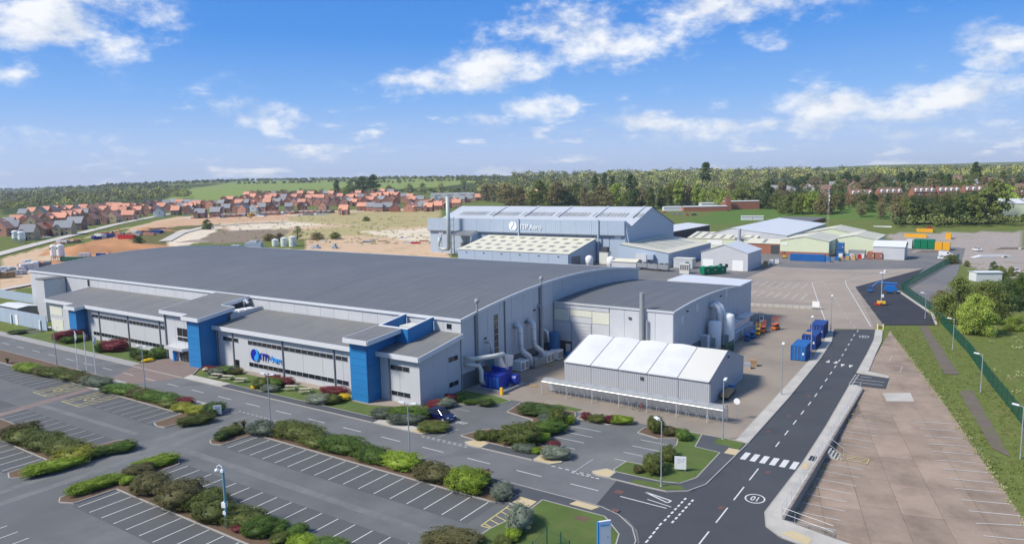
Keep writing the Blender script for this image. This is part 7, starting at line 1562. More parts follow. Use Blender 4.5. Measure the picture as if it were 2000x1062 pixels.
gard += [(1904, 358, 40, 'poplar', 'tree_dark', 1.5), (1850, 378, 38, 'tall', 'tree_dark'), (1820, 375, 34, 'broad', 'tree_olive'), (1760, 366, 30, 'round', 'tree_dark'), (1700, 362, 26, 'broad', 'tree_olive'), (1880, 384, 30, 'broad', 'tree_olive'), (1560, 392, 26, 'broad', 'tree_dark'), (1640, 395, 22, 'broad', 'tree_olive')]
for x in range(1640, 1960, 16): gard.append((x+rng.uniform(-4, 4), 400+rng.uniform(-3, 6), rng.uniform(14, 26), rng.choice(['round', 'broad', 'thin']), rng.choice(['tree_olive', 'tree_dark', 'tree_brown', 'tree_brown'])))
for x in range(1492, 1960, 13): gard.append((x+rng.uniform(-4, 4), 397+rng.uniform(-2, 3), rng.uniform(16, 26), rng.choice(['round', 'broad', 'broad']), rng.choice(['tree_olive', 'tree_dark', 'tree_olive', 'tree_brown'])))
band(gard, 'among the old houses on the right', 'garden trees among the houses')
fieldt = [(690, 379, 30, 'broad', 'tree_dark'), (710, 378, 34, 'round', 'tree_dark'), (730, 378, 36, 'round', 'tree_dark'), (658, 380, 28, 'tall', 'tree_dark'), (675, 382, 18, 'broad', 'tree_lime'), (760, 380, 18, 'round', 'tree_brown'), (800, 380, 22, 'round', 'tree_pale'), (825, 379, 22, 'round', 'tree_pale'), (862, 379, 22, 'round', 'tree_pale'), (905, 366, 16, 'round', 'tree_lime'), (930, 366, 14, 'tall', 'tree_dark'), (1012, 386, 24, 'round', 'tree_olive'), (958, 390, 26, 'thin', 'tree_brown'), (1075, 372, 22, 'broad', 'tree_lime')]
band(fieldt, 'in the hedge line behind the red-roofed estate', 'trees behind the estate')
ptree(405, 448, 19, 'bush', 'tree_dark', 'small dark round tree alone on the construction site'); ptree(272, 480, 19, 'bush', 'tree_dark', 'rounded dark bush beside the earth mound')
for px, py, hp, k_, lb in ((525, 470, 14, 'tree_brown', 'brown scrub bush left of the bare willow'), (582, 468, 26, 'tree_pale', 'bare pale willow on the building site edge'), (620, 468, 14, 'tree_brown', 'russet scrub right of the bare willow'), (655, 467, 13, 'tree_olive', 'olive scrub near the back yard'), (545, 470, 14, 'tree_brown', 'dark russet scrub under the willow'), (715, 432, 9, 'tree_olive', 'small scrub tuft on the yellow ground')): ptree(px, py, hp, 'bush' if hp < 20 else 'thin', k_, lb, None, 1.6 if hp < 20 else 1.2)
# thicket inside the right boundary
for (px, py, hp, k_, w, lb) in ((1905, 655, 74, 'tree_lime', .85, 'large yellow-green goat willow inside the boundary fence'), (1868, 632, 84, 'tree_olive', .8, 'broad grey-olive willow behind the yellow-green one'), (1925, 630, 78, 'tree_olive', .9, 'olive willow right of the broad grey one'), (1962, 608, 60, 'tree_dark', .8, 'dark evergreen thicket at the right edge'), (1995, 600, 56, 'green', .7, 'bright green bush at the right picture edge'), (1838, 598, 30, 'tree_brown', 1.0, 'brown bramble by the fence bend'), (1985, 648, 30, 'tree_lime', 1.2, 'low lime bush at the right edge of the field'), (1955, 548, 26, 'tree_olive', 1.0, 'scrub bush right of the white hut'), (1858, 516, 18, 'tree_olive', 1.4, 'scrub growing on the far fence corner'), (1888, 522, 12, 'tree_olive', .9, 'little shrub beyond the fence corner'), (1940, 530, 18, 'tree_dark', .8, 'dark shrub on the wasteland edge'), (1975, 540, 18, 'tree_olive', .9, 'shrub near the wasteland road'), (1995, 560, 26, 'tree_olive', .9, 'rightmost shrub by the wasteland road')):
    p = G(px, py, -.3); d = (p-Vector((0, 0, CAMH))).dot(CF); tree((p.x, p.y, -.3), hp/FOC*d*1.06, 'bush', k_, lb, None, w)
# ------------------------------------------------------------------ far woods: one mass each
def wood_mass(name, label, polys, step, hrange, cols, seed, leafn=46):
    """crowns scattered over areas of the terrain, joined: too many and too far to count"""
    rng = np.random.default_rng(seed); V = []; C = []
    for (x0, y0, x1, y1, n_) in polys:
        for _ in range(n_):
            px = rng.uniform(x0, x1); t_ = (px-x0)/(x1-x0); ya, yb = sorted((y0[0]+(y0[1]-y0[0])*t_, y1[0]+(y1[1]-y1[0])*t_)); py = rng.uniform(ya, yb)
            p = T(px, py); d = (p-Vector((0, 0, CAMH))).dot(CF); h = rng.uniform(*hrange)*(1 if d < 1500 else 1.25); w = h*rng.uniform(.45, .75)
            k = rng.integers(5, 9); cc = np.stack([rng.normal(0, .30, k)*w, rng.normal(0, .30, k)*w, h*rng.uniform(.35, .8, k)], 1)+np.array([p.x, p.y, p.z]); rr = w*rng.uniform(.28, .5, k)
            v, _p = leaves(cc, rr, leafn, max(.6, d*.0011), int(rng.integers(1e9)), .9, .3); V.append(v)
            c = np.array(cols[rng.integers(len(cols))])*rng.uniform(.75, 1.25); C.append(np.repeat((np.append(c, 1))[None], leafn*4, 0))
    me = quads_mesh(name, np.vstack(V)); at = me.color_attributes.new('tone', 'FLOAT_COLOR', 'POINT'); at.data.foreach_set('color', np.vstack(C).astype(np.float32).ravel())
    if 'wood_foliage' not in MATS:
        mt = bpy.data.materials.new('wood_foliage'); mt.use_nodes = True; N = mt.node_tree.nodes; L = mt.node_tree.links.new; bs = N['Principled BSDF']; bs.inputs['Roughness'].default_value = .8; bs.inputs['Specular IOR Level'].default_value = .1
        a = N.new('ShaderNodeAttribute'); a.attribute_name = 'tone'; g = N.new('ShaderNodeNewGeometry'); m1 = N.new('ShaderNodeMath'); m1.operation = 'MULTIPLY_ADD'; L(g.outputs['Random Per Island'], m1.inputs[0]); m1.inputs[1].default_value = .3; m1.inputs[2].default_value = .85
        s = N.new('ShaderNodeVectorMath'); s.operation = 'SCALE'; L(a.outputs['Color'], s.inputs[0]); L(m1.outputs[0], s.inputs['Scale']); L(s.outputs[0], bs.inputs['Base Color']); MATS['wood_foliage'] = mt
    o = link(name, me, 'wood_foliage'); return tag(o, label, 'wood', kind='stuff')
OL, YG, DG, BR, PL_ = (.21, .23, .08), (.44, .45, .13), (.095, .125, .05), (.24, .205, .115), (.30, .30, .15)
wood_mass('wood', 'broad spring wood at the left behind the new houses', [(-60, (380, 374), 370, (420, 388), 520)], 0, (9, 13), [OL, PL_, PL_, BR, OL, YG], 1)
wood_mass('wood', 'wooded ridge along the left and middle skyline', [(-60, (371, 371), 330, (374, 366), 130), (200, (366, 352), 520, (368, 356), 150), (420, (352, 349), 980, (356, 353), 320), (500, (384, 378), 690, (386, 381), 60)], 0, (8, 13), [OL, DG, OL, PL_, (.15, .18, .11)], 2, 36)
wood_mass('wood', 'mottled spring woodland across the middle distance', [(930, (364, 352), 1500, (390, 376), 560), (1000, (346, 338), 1600, (360, 352), 300), (960, (384, 384), 1500, (404, 402), 160)], 0, (12, 19), [OL, BR, YG, PL_, OL, DG], 3)
wood_mass('wood', 'sunlit yellow-green woodland on the right hillside', [(1180, (344, 336), 2030, (358, 350), 420)], 0, (12, 19), [YG, YG, OL, PL_, DG], 4)
wood_mass('wood', 'dark tree belts between the houses on the right', [(1480, (356, 350), 2030, (392, 380), 300), (1640, (336, 330), 2030, (346, 340), 160)], 0, (7, 12), [DG, OL, DG, BR], 5)
wood_mass('hedgerow', 'field hedges and tree belts behind the estate', [(440, (360, 354), 690, (362, 356), 60), (560, (380, 376), 700, (384, 380), 50), (700, (358, 352), 930, (360, 354), 60), (760, (372, 372), 940, (380, 378), 60), (1740, (438, 436), 2010, (446, 442), 70)], 0, (4, 7), [DG, OL, OL], 6)
# ------------------------------------------------------------------ houses
M('brick_orange', (.58, .285, .195), .9, var=.15, scale=.8, objvar=.08); M('brick_buff', (.52, .40, .25), .9, var=.12, scale=.8, objvar=.06); M('brick_brown', (.26, .155, .11), .9, var=.15, objvar=.08); M('render_white', (.70, .69, .66), .8, var=.05)
M('tile_orange', (.68, .32, .21), .85, var=.15, scale=.6, fine=.08, fscale=3, objvar=.09); M('tile_grey', (.28, .285, .295), .8, var=.12, scale=.6, fine=.06, fscale=3, objvar=.06); M('tile_brown', (.20, .125, .095), .85, var=.15, scale=.6, objvar=.08)
M('pane_dark', (.06, .07, .085), .2, var=.3, objvar=.2); M('upvc', (.72, .72, .71), .5); M('timber', (.33, .22, .12), .85, var=.2)
_hc = {}
def cached(key, fn, mat):
    if key not in _hc:
        me = fn().mesh(key[0], fix=True); me.materials.append(MATS[mat]); _hc[key] = me
    return _hc[key]
def house(loc, rz, label, wall='brick_red', roof='tile_orange', w=8.0, d=8.0, eave=5.0, apex=7.9, porch=False, detail=True, group='houses of the new estate', name='house', front_gable=False, chimney=False):
    t = thing(name, label, 'house', loc, rz, group); hw, hd = w/2, d/2
    link('wall', cached(('wall', w, d, eave, apex, wall), lambda: MB().extr([(-hd, -1.5), (hd, -1.5), (hd, eave), (0, apex), (-hd, eave)], 0, -hw, hw), wall), wall, t)
    s_ = (apex-eave)/hd; o_ = .35
    def rf():
        mb = MB()
        for sg_ in (-1, 1):
            b = len(mb.v); mb.v += [(-hw-.2, sg_*(hd+o_), eave-s_*o_), (hw+.2, sg_*(hd+o_), eave-s_*o_), (hw+.2, 0, apex+.02), (-hw-.2, 0, apex+.02), (-hw-.2, sg_*(hd+o_), eave-s_*o_+.16), (hw+.2, sg_*(hd+o_), eave-s_*o_+.16), (hw+.2, 0, apex+.18), (-hw-.2, 0, apex+.18)]
            mb.f += [(b, b+1, b+2, b+3), (b+4, b+5, b+6, b+7), (b, b+1, b+5, b+4), (b+1, b+2, b+6, b+5), (b+3, b, b+4, b+7)]
        return mb
    ro = link('roof', cached(('roof', w, d, eave, apex, roof), rf, roof), roof, t)
    if chimney: link('chimney', cached(('chimney', wall), lambda: MB().box(-.4, .4, -.35, .35, -.8, 1.2), wall), wall, ro, loc=(hw-.6, 0, apex))
    if front_gable:
        gw = w*.42; ga = eave+gw*.42
        link('front_gable', cached(('front_gable', w, d, eave, wall), lambda: MB().extr([(-hw+.2, -1.5), (-hw+.2+gw, -1.5), (-hw+.2+gw, eave-.2), (-hw+.2+gw/2, ga), (-hw+.2, eave-.2)], 1, -hd-1.2, -hd+1.5), wall), wall, t)
        def gr():
            mb = MB(); cx = -hw+.2+gw/2
            for sg_ in (-1, 1):
                b = len(mb.v); e = cx+sg_*(gw/2+.3); ze = eave-.35; mb.v += [(e, -hd-1.45, ze), (cx, -hd-1.45, ga+.02), (cx, -hd+hd*.75, ga+.02), (e, -hd+1.2, ze), (e, -hd-1.45, ze+.15), (cx, -hd-1.45, ga+.17), (cx, -hd+hd*.75, ga+.17), (e, -hd+1.2, ze+.15)]
                mb.f += [(b, b+1, b+2, b+3), (b+4, b+5, b+6, b+7), (b, b+1, b+5, b+4), (b, b+3, b+7, b+4)]
            return mb
        link('gable_roof', cached(('gable_roof', w, d, eave, roof), gr, roof), roof, t)
    wf = cached(('window',), lambda: MB().box(-.62, .62, -.06, .06, 0, 1.25), 'upvc'); wp = cached(('pane',), lambda: MB().box(-.5, .5, -.085, .085, .12, 1.13), 'pane_dark')
    yf = -hd-1.2 if front_gable else -hd
    spots = [(-w*.27, yf-.04, 3.2), (w*.25, -hd-.04, 3.2), (w*.25, -hd-.04, .9)] + ([(-w*.27, yf-.04, .9), (0, hd+.04, 3.2), (w*.27, hd+.04, .9)] if detail else [])
    for (x, y, z) in spots:
        wo = link('window', wf, 'upvc', t, loc=(x, y, z))
        if detail: link('pane', wp, 'pane_dark', wo)
    if detail:
        for sx in (-1, 1):
            wo = link('window', wf, 'upvc', t, loc=(sx*(hw+.04), .8*sx, 3.2), rot=(0, 0, pi/2)); link('pane', wp, 'pane_dark', wo)
        link('door', cached(('door',), lambda: MB().box(-.5, .5, -.07, .07, 0, 2.05), 'frame_dark'), 'frame_dark', t, loc=(0, -hd-.05, 0))
    return t
WN = {'brick_red': 'red brick', 'brick_orange': 'orange brick', 'brick_buff': 'buff brick', 'brick_brown': 'brown brick', 'render_white': 'white rendered'}; RN = {'tile_orange': 'orange-roofed', 'tile_grey': 'grey-roofed', 'tile_brown': 'brown-roofed'}
def house_row(zoom, pts, rowname, detail, rot0, seed, walls, roofs, fixed={}, group='houses of the new estate', hscale=1.0, fill=False):
    rg = random.Random(seed)
    pts = sorted(pts)
    if fill: pts = sorted(pts+[((a[0]+b[0])/2, (a[1]+b[1])/2+rg.uniform(-12, 2)) for a, b in zip(pts, pts[1:]) if b[0]-a[0] < 200])
    for i, (x, y) in enumerate(pts):
        wl, rf_ = fixed.get((x, y), (rg.choice(walls), rg.choice(roofs))); p = T(*zoom(x, y)); rz = rot0+rg.choice([0, 0, pi/2, pi/2])+rg.uniform(-.15, .15)
        sz = rg.choice([(7.5, 8.0), (8.5, 8.0), (9.5, 8.5)])
        h_ = house(p, rz, '%s %s house, %s from the left in the %s' % (RN[rf_], WN[wl], ORD[i], rowname), wl, rf_, sz[0], sz[1], 4.8, rg.choice([8.3, 8.8]), detail=detail, group=group, front_gable=rg.random() < .35, chimney=rg.random() < .25); h_.scale = (hscale*1.1, hscale*1.1, hscale*1.06)
BR_ = ['brick_orange', 'brick_orange', 'brick_orange', 'brick_buff', 'brick_brown']; RO = ['tile_orange', 'tile_orange', 'tile_orange', 'tile_grey']
house_row(b6, [(40, 600), (118, 585), (270, 640), (362, 610), (455, 600), (590, 595), (695, 548), (830, 505), (925, 492), (1030, 482), (1165, 462), (1440, 432), (1590, 415), (1700, 405), (1800, 442)], 'far-left front estate row', True, .75, 1, BR_, RO, {(270, 640): ('brick_buff', 'tile_grey'), (590, 595): ('brick_buff', 'tile_grey'), (1440, 432): ('render_white', 'tile_grey'), (455, 600): ('brick_red', 'tile_orange'), (1800, 442): ('brick_brown', 'tile_grey')})
house_row(b6, [(20, 560), (160, 520), (300, 525), (440, 500), (570, 490), (650, 455), (765, 440), (880, 425), (985, 415), (1110, 420), (1250, 410), (1400, 395), (1520, 380), (1650, 375)], 'far-left second estate row', True, .75, 2, BR_, RO, fill=True)
house_row(b6, [(220, 445), (370, 425), (480, 412), (565, 402), (690, 400), (820, 390), (930, 385), (1000, 372), (1130, 376), (1260, 368), (1400, 342), (1500, 345), (1620, 335), (1760, 340)], 'far-left rear estate row', False, .75, 3, BR_, RO, fill=True)
house_row(b7, [(170, 385), (290, 375), (370, 340), (450, 335), (505, 345), (580, 335), (650, 332), (735, 330), (860, 327), (960, 322), (1130, 322), (1290, 360), (1430, 328), (1500, 332), (1560, 337), (1630, 334), (1690, 338), (1795, 338), (1850, 332), (1905, 324), (1965, 312)], 'front row behind the building site', True, .62, 4, ['brick_orange', 'brick_red', 'brick_orange', 'render_white'], ['tile_grey', 'tile_orange', 'tile_grey'], {(1290, 360): ('brick_orange', 'tile_orange'), (1795, 338): ('brick_orange', 'tile_orange'), (1850, 332): ('brick_orange', 'tile_orange'), (170, 385): ('brick_brown', 'tile_grey'), (290, 375): ('brick_brown', 'tile_grey')})
house_row(b7, [(80, 335), (140, 305), (250, 305), (420, 295), (520, 294), (600, 285), (690, 290), (770, 285), (850, 280), (960, 290), (1080, 290), (1200, 290), (1290, 285), (1370, 290), (1450, 275), (1540, 275), (1620, 270), (1700, 275), (1830, 270), (1930, 285)], 'second row behind the building site', True, .62, 5, ['brick_orange', 'brick_red', 'brick_orange'], RO, fill=True)
house_row(b7, [(350, 268), (450, 262), (540, 245), (620, 252), (700, 255), (780, 250), (860, 252), (940, 248), (1015, 256), (1110, 252), (1190, 245), (1260, 240), (1340, 248), (1420, 245), (1490, 250), (1560, 238), (1620, 232), (1690, 232), (1760, 240), (1850, 248)], 'third row behind the building site', False, .62, 6, ['brick_orange', 'brick_red'], RO, fill=True)
house_row(b7, [(530, 222), (600, 217), (690, 221), (790, 218), (880, 216), (950, 214), (1030, 218), (1110, 220), (1190, 218), (1350, 220), (1450, 216), (1560, 208), (1620, 212), (1690, 207)], 'farthest row behind the building site', False, .62, 7, ['brick_orange', 'brick_red'], RO, fill=True)
house_row(zm(0, 0, 1), [(1030, 388), (1046, 384), (1062, 386), (1078, 380), (1096, 378)], 'cluster above the second hall', False, .4, 8, ['brick_orange'], ['tile_orange', 'tile_orange', 'tile_grey'])
house_row(zm(0, 0, 1), [(1498, 384), (1512, 378), (1530, 372), (1546, 380), (1560, 368), (1578, 374), (1596, 366), (1612, 380), (1630, 372), (1650, 366), (1668, 374), (1690, 368), (1720, 366), (1748, 372), (1776, 368), (1800, 362), (1840, 366), (1870, 362), (1895, 370), (1930, 366), (1955, 372), (1985, 368), (1998, 384)], 'old streets at right', False, .3, 9, ['brick_brown', 'brick_red', 'brick_brown', 'render_white'], ['tile_brown', 'tile_grey', 'tile_brown'], group='older houses on the right', hscale=1.1)
house_row(zm(0, 0, 1), [(800, 410), (814, 413), (828, 408), (838, 414), (846, 403), (856, 411), (864, 401), (874, 408), (882, 399), (892, 405), (900, 397), (916, 396), (934, 393), (950, 392)], 'group beside the tall chimney', True, .62, 12, ['brick_orange', 'brick_orange', 'brick_red'], ['tile_orange', 'tile_orange', 'tile_grey'])
# brick terraces with white dormers
for i, (px, py, wpx) in enumerate(((1679, 394, 46), (1735, 391, 48), (1800, 389, 44), (1848, 388, 44), (1902, 386, 50))):
    p = T(px, py); dd = (p-Vector((0, 0, CAMH))).dot(CF); w = wpx/FOC*dd*.92; rz = YAW-.06
    t = house(p, rz, '%s red brick terrace with white dormers from the left' % ORD[i], 'brick_red', 'tile_brown', round(w, 1), 9.0, 5.6, 9.4, detail=False, group='dormered terraces', name='terrace', chimney=True)
    for k in range(4):
        x = -w/2+(k+.5)*w/4; o = link('dormer', cached(('dormer',), lambda: MB().extr([(-.9, 0), (.9, 0), (.9, 1.3), (0, 2.2), (-.9, 1.3)], 1, -1.2, 1.6), 'upvc'), 'upvc', t, loc=(x, -3.4, 6.1)); link('pane', cached(('dormer_pane',), lambda: MB().box(-.5, .5, -1.24, -1.2, .3, 1.3), 'pane_dark'), 'pane_dark', o)
        for z in (.6, 3.1): wo = link('window', _hc[('window',)], 'upvc', t, loc=(x, -4.54, z)); link('pane', _hc[('pane',)], 'pane_dark', wo)
# white block of flats in the estate and its white marquee
p = T(884, 390); dd = (p-Vector((0, 0, CAMH))).dot(CF); t = house(p, YAW+.1, 'long white rendered building with grey roofs above the estate', 'render_white', 'tile_grey', 44/FOC*dd*1.9, 11, 6.8, 9.0, name='apartment_block', group='estate landmarks')
for k in range(4): link('cross_gable', cached(('cross_gable',), lambda: MB().extr([(-3.2, -1), (3.2, -1), (3.2, 6.3), (0, 9.2), (-3.2, 6.3)], 1, -7.6, 0), 'render_white'), 'render_white', t, loc=(-26+k*16, 0, 0))
p = T(848, 400); t = thing('marquee', 'bright white low marquee roof at the edge of the estate', 'tent', p, YAW); MB().extr([(-16, 3.4), (16, 3.4), (9, 5.4), (-9, 5.4)], 1, -5, 5).build('roof', 'pvc_white', t)
for x in (-14, -7, 0, 7, 14): MB().tube([(x, -4.8, -.5), (x, -4.8, 3.5)], .12, 6).build('post', 'steel', t)
# pale industrial building at the right edge, school and field huts
p = T(1985, 423); t = shed('pale_warehouse', 'cream warehouse with white roof at the right picture edge', 'warehouse', p.x-16, p.x+24, p.y-12, p.y+14, 8.2, 10.6, 0, 'cream_green', 'roof_white', rz=.35, base=p.z, lights=6)
sc_ = [(1318, 412, 20, 9, 3.4, 'roof_white', 'cont_white', 'left pale flat-roofed school wing'), (1375, 412, 36, 12, 3.8, 'roof_white', 'brick_red', 'long school wing with white roof and glass front'), (1400, 405, 30, 12, 4.0, 'roof_white', 'cont_white', 'rear school wing with pale roof'), (1445, 408, 30, 12, 6.6, 'roof_white', 'brick_red', 'right two-storey brick school block')]
for (px, py, w, d, h, rf_, wl, lb) in sc_:
    p = T(px, py); shed('school_block', lb, 'school', p.x-w/2, p.x+w/2, p.y-d/2, p.y+d/2, h, h+.5, 0, wl, rf_, rz=.55, base=p.z)
p = T(1421, 410); t = thing('brick_tower', 'square brick chimney tower in the middle of the school', 'tower', p, .5); MB().box(-2.2, 2.2, -2.2, 2.2, -1, 10.5).build('shaft', 'brick_red', t); MB().box(-2.4, 2.4, -2.4, 2.4, 10.5, 11).build('coping', 'brick_brown', t)
for i, (px, py) in enumerate(((1458, 430), (1480, 430))): p = T(px, py); shed('site_cabin', ('left white cabin at the edge of the playing field', 'right white cabin at the edge of the playing field')[i], 'cabin', p.x-3.5, p.x+3.5, p.y-1.5, p.y+1.5, 2.6, 2.9, 0, 'cont_white', 'roof_white', base=p.z, rz=.4)
p = G(1924, 548); shed('field_hut', 'white flat-roofed hut half hidden by the willow thicket', 'hut', p.x-3.6, p.x+3.6, p.y-2, p.y+2, 2.6, 2.8, 0, 'cont_white', 'roof_white', rz=.5)
# ------------------------------------------------------------------ construction site
def ribbon(name, pts, width, mat, dz=.12):
    P = [T(*p) for p in pts]; mb = MB(); Q = []
    for a, b in zip(P, P[1:]):
        for k in range(12): q = a.lerp(b, k/12); q.z = terrain(q.x, q.y); Q.append(q)
    Q.append(P[-1])
    for i, q in enumerate(Q):
        d = (Q[min(i+1, len(Q)-1)]-Q[max(i-1, 0)]); n_ = Vector((-d.y, d.x, 0)).normalized()*width/2
        for s_ in (-1, 1): r_ = q+n_*s_; mb.v.append((r_.x, r_.y, max(terrain(r_.x, r_.y), q.z)+dz+.25))
    mb.f = [(2*i, 2*i+1, 2*i+3, 2*i+2) for i in range(len(Q)-1)]; return tag(mb.build(name, mat), kind='structure')
M('pale_road', (.52, .48, .43), .9, var=.12, scale=.1); M('earth_orange', (.46, .225, .105), .95, var=.25, scale=.12, fine=.15, fscale=1.2); M('earth_sand', (.50, .38, .26), .95, var=.2, scale=.15, fine=.12, fscale=1.5)
ribbon('estate_road', [(-20, 502), (70, 478), (150, 458), (230, 438), (300, 424), (345, 416)], 7.5, 'pale_road'); ribbon('site_track', [(322, 472), (352, 456), (400, 444), (470, 438), (560, 434)], 6.5, 'pale_road'); ribbon('left_path', [(-20, 571), (30, 562), (70, 554)], 4, 'pale_road')
def mound(px, py, rx, ry, h, mat, label):
    p = T(px, py); rg = np.random.default_rng(int(px)); mb = MB(); n1, n2 = 26, 9
    for j in range(n2+1):
        for i in range(n1):
            a = 2*pi*i/n1; r_ = 1-j/n2; k = 1+.22*sin(3*a+px)+.12*sin(7*a); z = h*(1-r_**1.6)*(1+.25*sin(2.3*a+j*.7)*r_)+(rg.uniform(-.04, .04)*h if 0 < j else 0)
            mb.v.append((rx*r_*k*cos(a), ry*r_*k*sin(a), z-.4))
    for j in range(n2):
        for i in range(n1): mb.f.append((j*n1+i, j*n1+(i+1) % n1, (j+1)*n1+(i+1) % n1, (j+1)*n1+i))
    me = mb.mesh('earth_mound', fix=True); o = link('earth_mound', me, mat, smooth=True, loc=p, rot=(0, 0, YAW)); return tag(o, label, 'mound')
mound(170, 492, 22, 12, 4.2, 'earth_orange', 'largest orange earth mound beside the silos'); mound(235, 484, 26, 10, 3.2, 'earth_orange', 'long orange mound stretching right of the silos'); mound(290, 452, 15, 7, 3.0, 'earth_orange', 'dark-sided earth heap by the timber stack'); mound(110, 505, 14, 8, 2.2, 'earth_sand', 'low sandy heap left of the orange mound'); mound(430, 420, 22, 7, 1.8, 'earth_orange', 'spoil heap in front of the unfinished houses'); mound(380, 472, 10, 5, 1.5, M('rubble', (.30, .25, .21), .95, var=.35, scale=.8), 'grey rubble heap by the site track')
def silo(px, py, h, r_, label):
    p = T(px, py); t = thing('silo', label, 'silo', p, 0, 'mortar silos'); MB().lathe([(.3, 1.0), (r_, 2.6), (r_, h-.5), (r_*.6, h), (.1, h+.1)], n=14).build('drum', 'white_paint', t, smooth=False)
    for a in (.8, 2.4, 3.9, 5.5): MB().tube([(r_*.9*cos(a), r_*.9*sin(a), -.3), (r_*.9*cos(a), r_*.9*sin(a), 3)], .12, 5).build('leg', 'steel', t)
    MB().box(-.5, .5, -r_-.06, -r_+.02, h-2.0, h-1.2).build('emblem', 'cont_green', t)
silo(107, 510, 7.4, 1.5, 'left silo of the pair before the orange mound'); silo(120, 510, 7.6, 1.6, 'right silo of the pair before the orange mound'); silo(32, 474, 7.0, 1.9, 'left white silo beside the buff house'); silo(43.5, 476, 7.0, 1.9, 'right white silo beside the buff house')
rg = random.Random(11); n_ = 0
CL = [(.52, 'cont_white', 'white'), (.66, 'brick_orange', 'brick-coloured'), (.78, 'cont_navy', 'navy'), (.9, 'timber', 'timber'), (1.0, 'tile_grey', 'grey')]
def clutter(x0, y0, x1, y1, n, place, size=(3.2, 1.6, 1.4)):
    P = sorted((rg.uniform(x0, x1), rg.random()) for _ in range(n))
    for i, (px, t_) in enumerate(P):
        py = y0+(y1-y0)*((px-x0)/(x1-x0))*.6+(y1-y0)*.4*t_; p = T(px, py); c = rg.random(); mt, cn = [(m_, w_) for q, m_, w_ in CL if c <= q][0]
        t = thing('material_stack', '%s material stack, %s from the left %s' % (cn, ORD[i], place), 'stack', p, rg.uniform(0, 3), 'building site stacks'); k = rg.uniform(.6, 1.25); sx, sy, sz = [q*k for q in size]
        MB().box(-sx, sx, -sy, sy, 0, .15).build('pallet', 'wood', t)
        for j in range(3): MB().box(-sx+.05+j*sx*2/3, -sx-.08+(j+1)*sx*2/3, -sy*.9, sy*.9, .16, sz*rg.uniform(.8, 1.2)*1.4).build('load', mt, t)
clutter(0, 545, 62, 520, 14, 'in the brick store by the hall corner', (2.6, 1.6, 1.5)); clutter(40, 528, 100, 516, 10, 'in the parked row before the silos', (3.0, 1.2, 1.2)); clutter(120, 478, 165, 470, 5, 'on the earth mound', (2.6, 1.4, 1.0)); clutter(185, 468, 240, 458, 7, 'beside the estate road', (3.2, 1.6, 1.8)); clutter(240, 470, 320, 448, 12, 'in the materials compound', (3.4, 1.8, 1.3)); clutter(365, 428, 640, 416, 26, 'before the unfinished houses', (4.6, 2.0, 1.3)); clutter(160, 504, 210, 498, 4, 'along the green hoarding', (2.4, 1.2, 1.2))
for i, (px, py, n2) in enumerate(((250, 466, 4), (302, 452, 3))):
    p = T(px, py); t = thing('timber_stack', ('red-sheeted stack in the materials compound', 'stack of long yellow roof trusses')[i], 'stack', p, .5+i); 
    for k in range(n2): MB().box(-5, 5, -2+k*1.0, -1.2+k*1.0, 0, 2.4-.3*k).build('bundle', ('red_paint', 'wood')[i], t)
t = thing('site_hoarding', 'dark green hoarding behind the curved roof edge', 'fence', T(190, 512)); 
for k in range(12): MB().obox((k*3.1*.62-18, k*3.1*.2-6, 1.1), (3.0, .12, 2.4), .3).build('panel', 'fence_green', t)
# houses under construction behind scaffolding
for i, (px, py) in enumerate(((452, 424), (492, 422), (530, 420), (566, 418), (602, 417), (636, 417))):
    p = T(px, py); t = thing('unfinished_house', '%s unfinished house behind scaffolding from the left' % ORD[i], 'house', p, .62, 'houses under construction')
    MB().box(-8, 8, -4, 4, -.5, 2.6+.5*(i % 3)).build('wall', 'brick_brown' if i % 2 else 'brick_orange', t)
    for k in range(6): MB().tube([(-8.4+k*3.3, -4.9, -.5), (-8.4+k*3.3, -4.9, 6.2)], .09, 5).build('scaffold_pole', 'galv', t)
    for z in (2.0, 4.0): MB().box(-8.5, 8.5, -5.4, -4.5, z, z+.12).build('scaffold_deck', 'wood', t)
    for k in range(3): MB().box(-7.5+k*5, -4+k*5, -5.3, -4.6, 2.15, 3.1).build('brick_pack', 'cont_white', t)
# excavators
for i, (px, py, m_) in enumerate(((218, 462, 'orange_paint'), (487, 424, 'yellow_paint'))):
    p = T(px, py); t = thing('excavator', ('orange excavator beside the materials compound', 'yellow excavator in front of the scaffolding')[i], 'excavator', p, 1.0+i)
    for y in (-1.1, 1.1): MB().box(-2, 2, y-.35, y+.35, 0, .9).build('track', 'frame_dark', t)
    MB().box(-1.8, 1.3, -1.3, 1.3, .95, 2.1).build('body', m_, t); MB().box(.1, 1.4, .2, 1.3, 2.1, 3.1).build('cab', 'glass', t); MB().tube([(1.2, -.3, 1.8), (3.4, -.3, 4.6), (5.6, -.3, 3.4)], .25, 6).build('boom', m_, t); MB().tube([(5.6, -.3, 3.4), (5.3, -.3, 1.0)], .2, 6).build('stick', m_, t); MB().box(4.9, 5.7, -.8, .2, .3, 1.1).build('bucket', 'frame_dark', t)
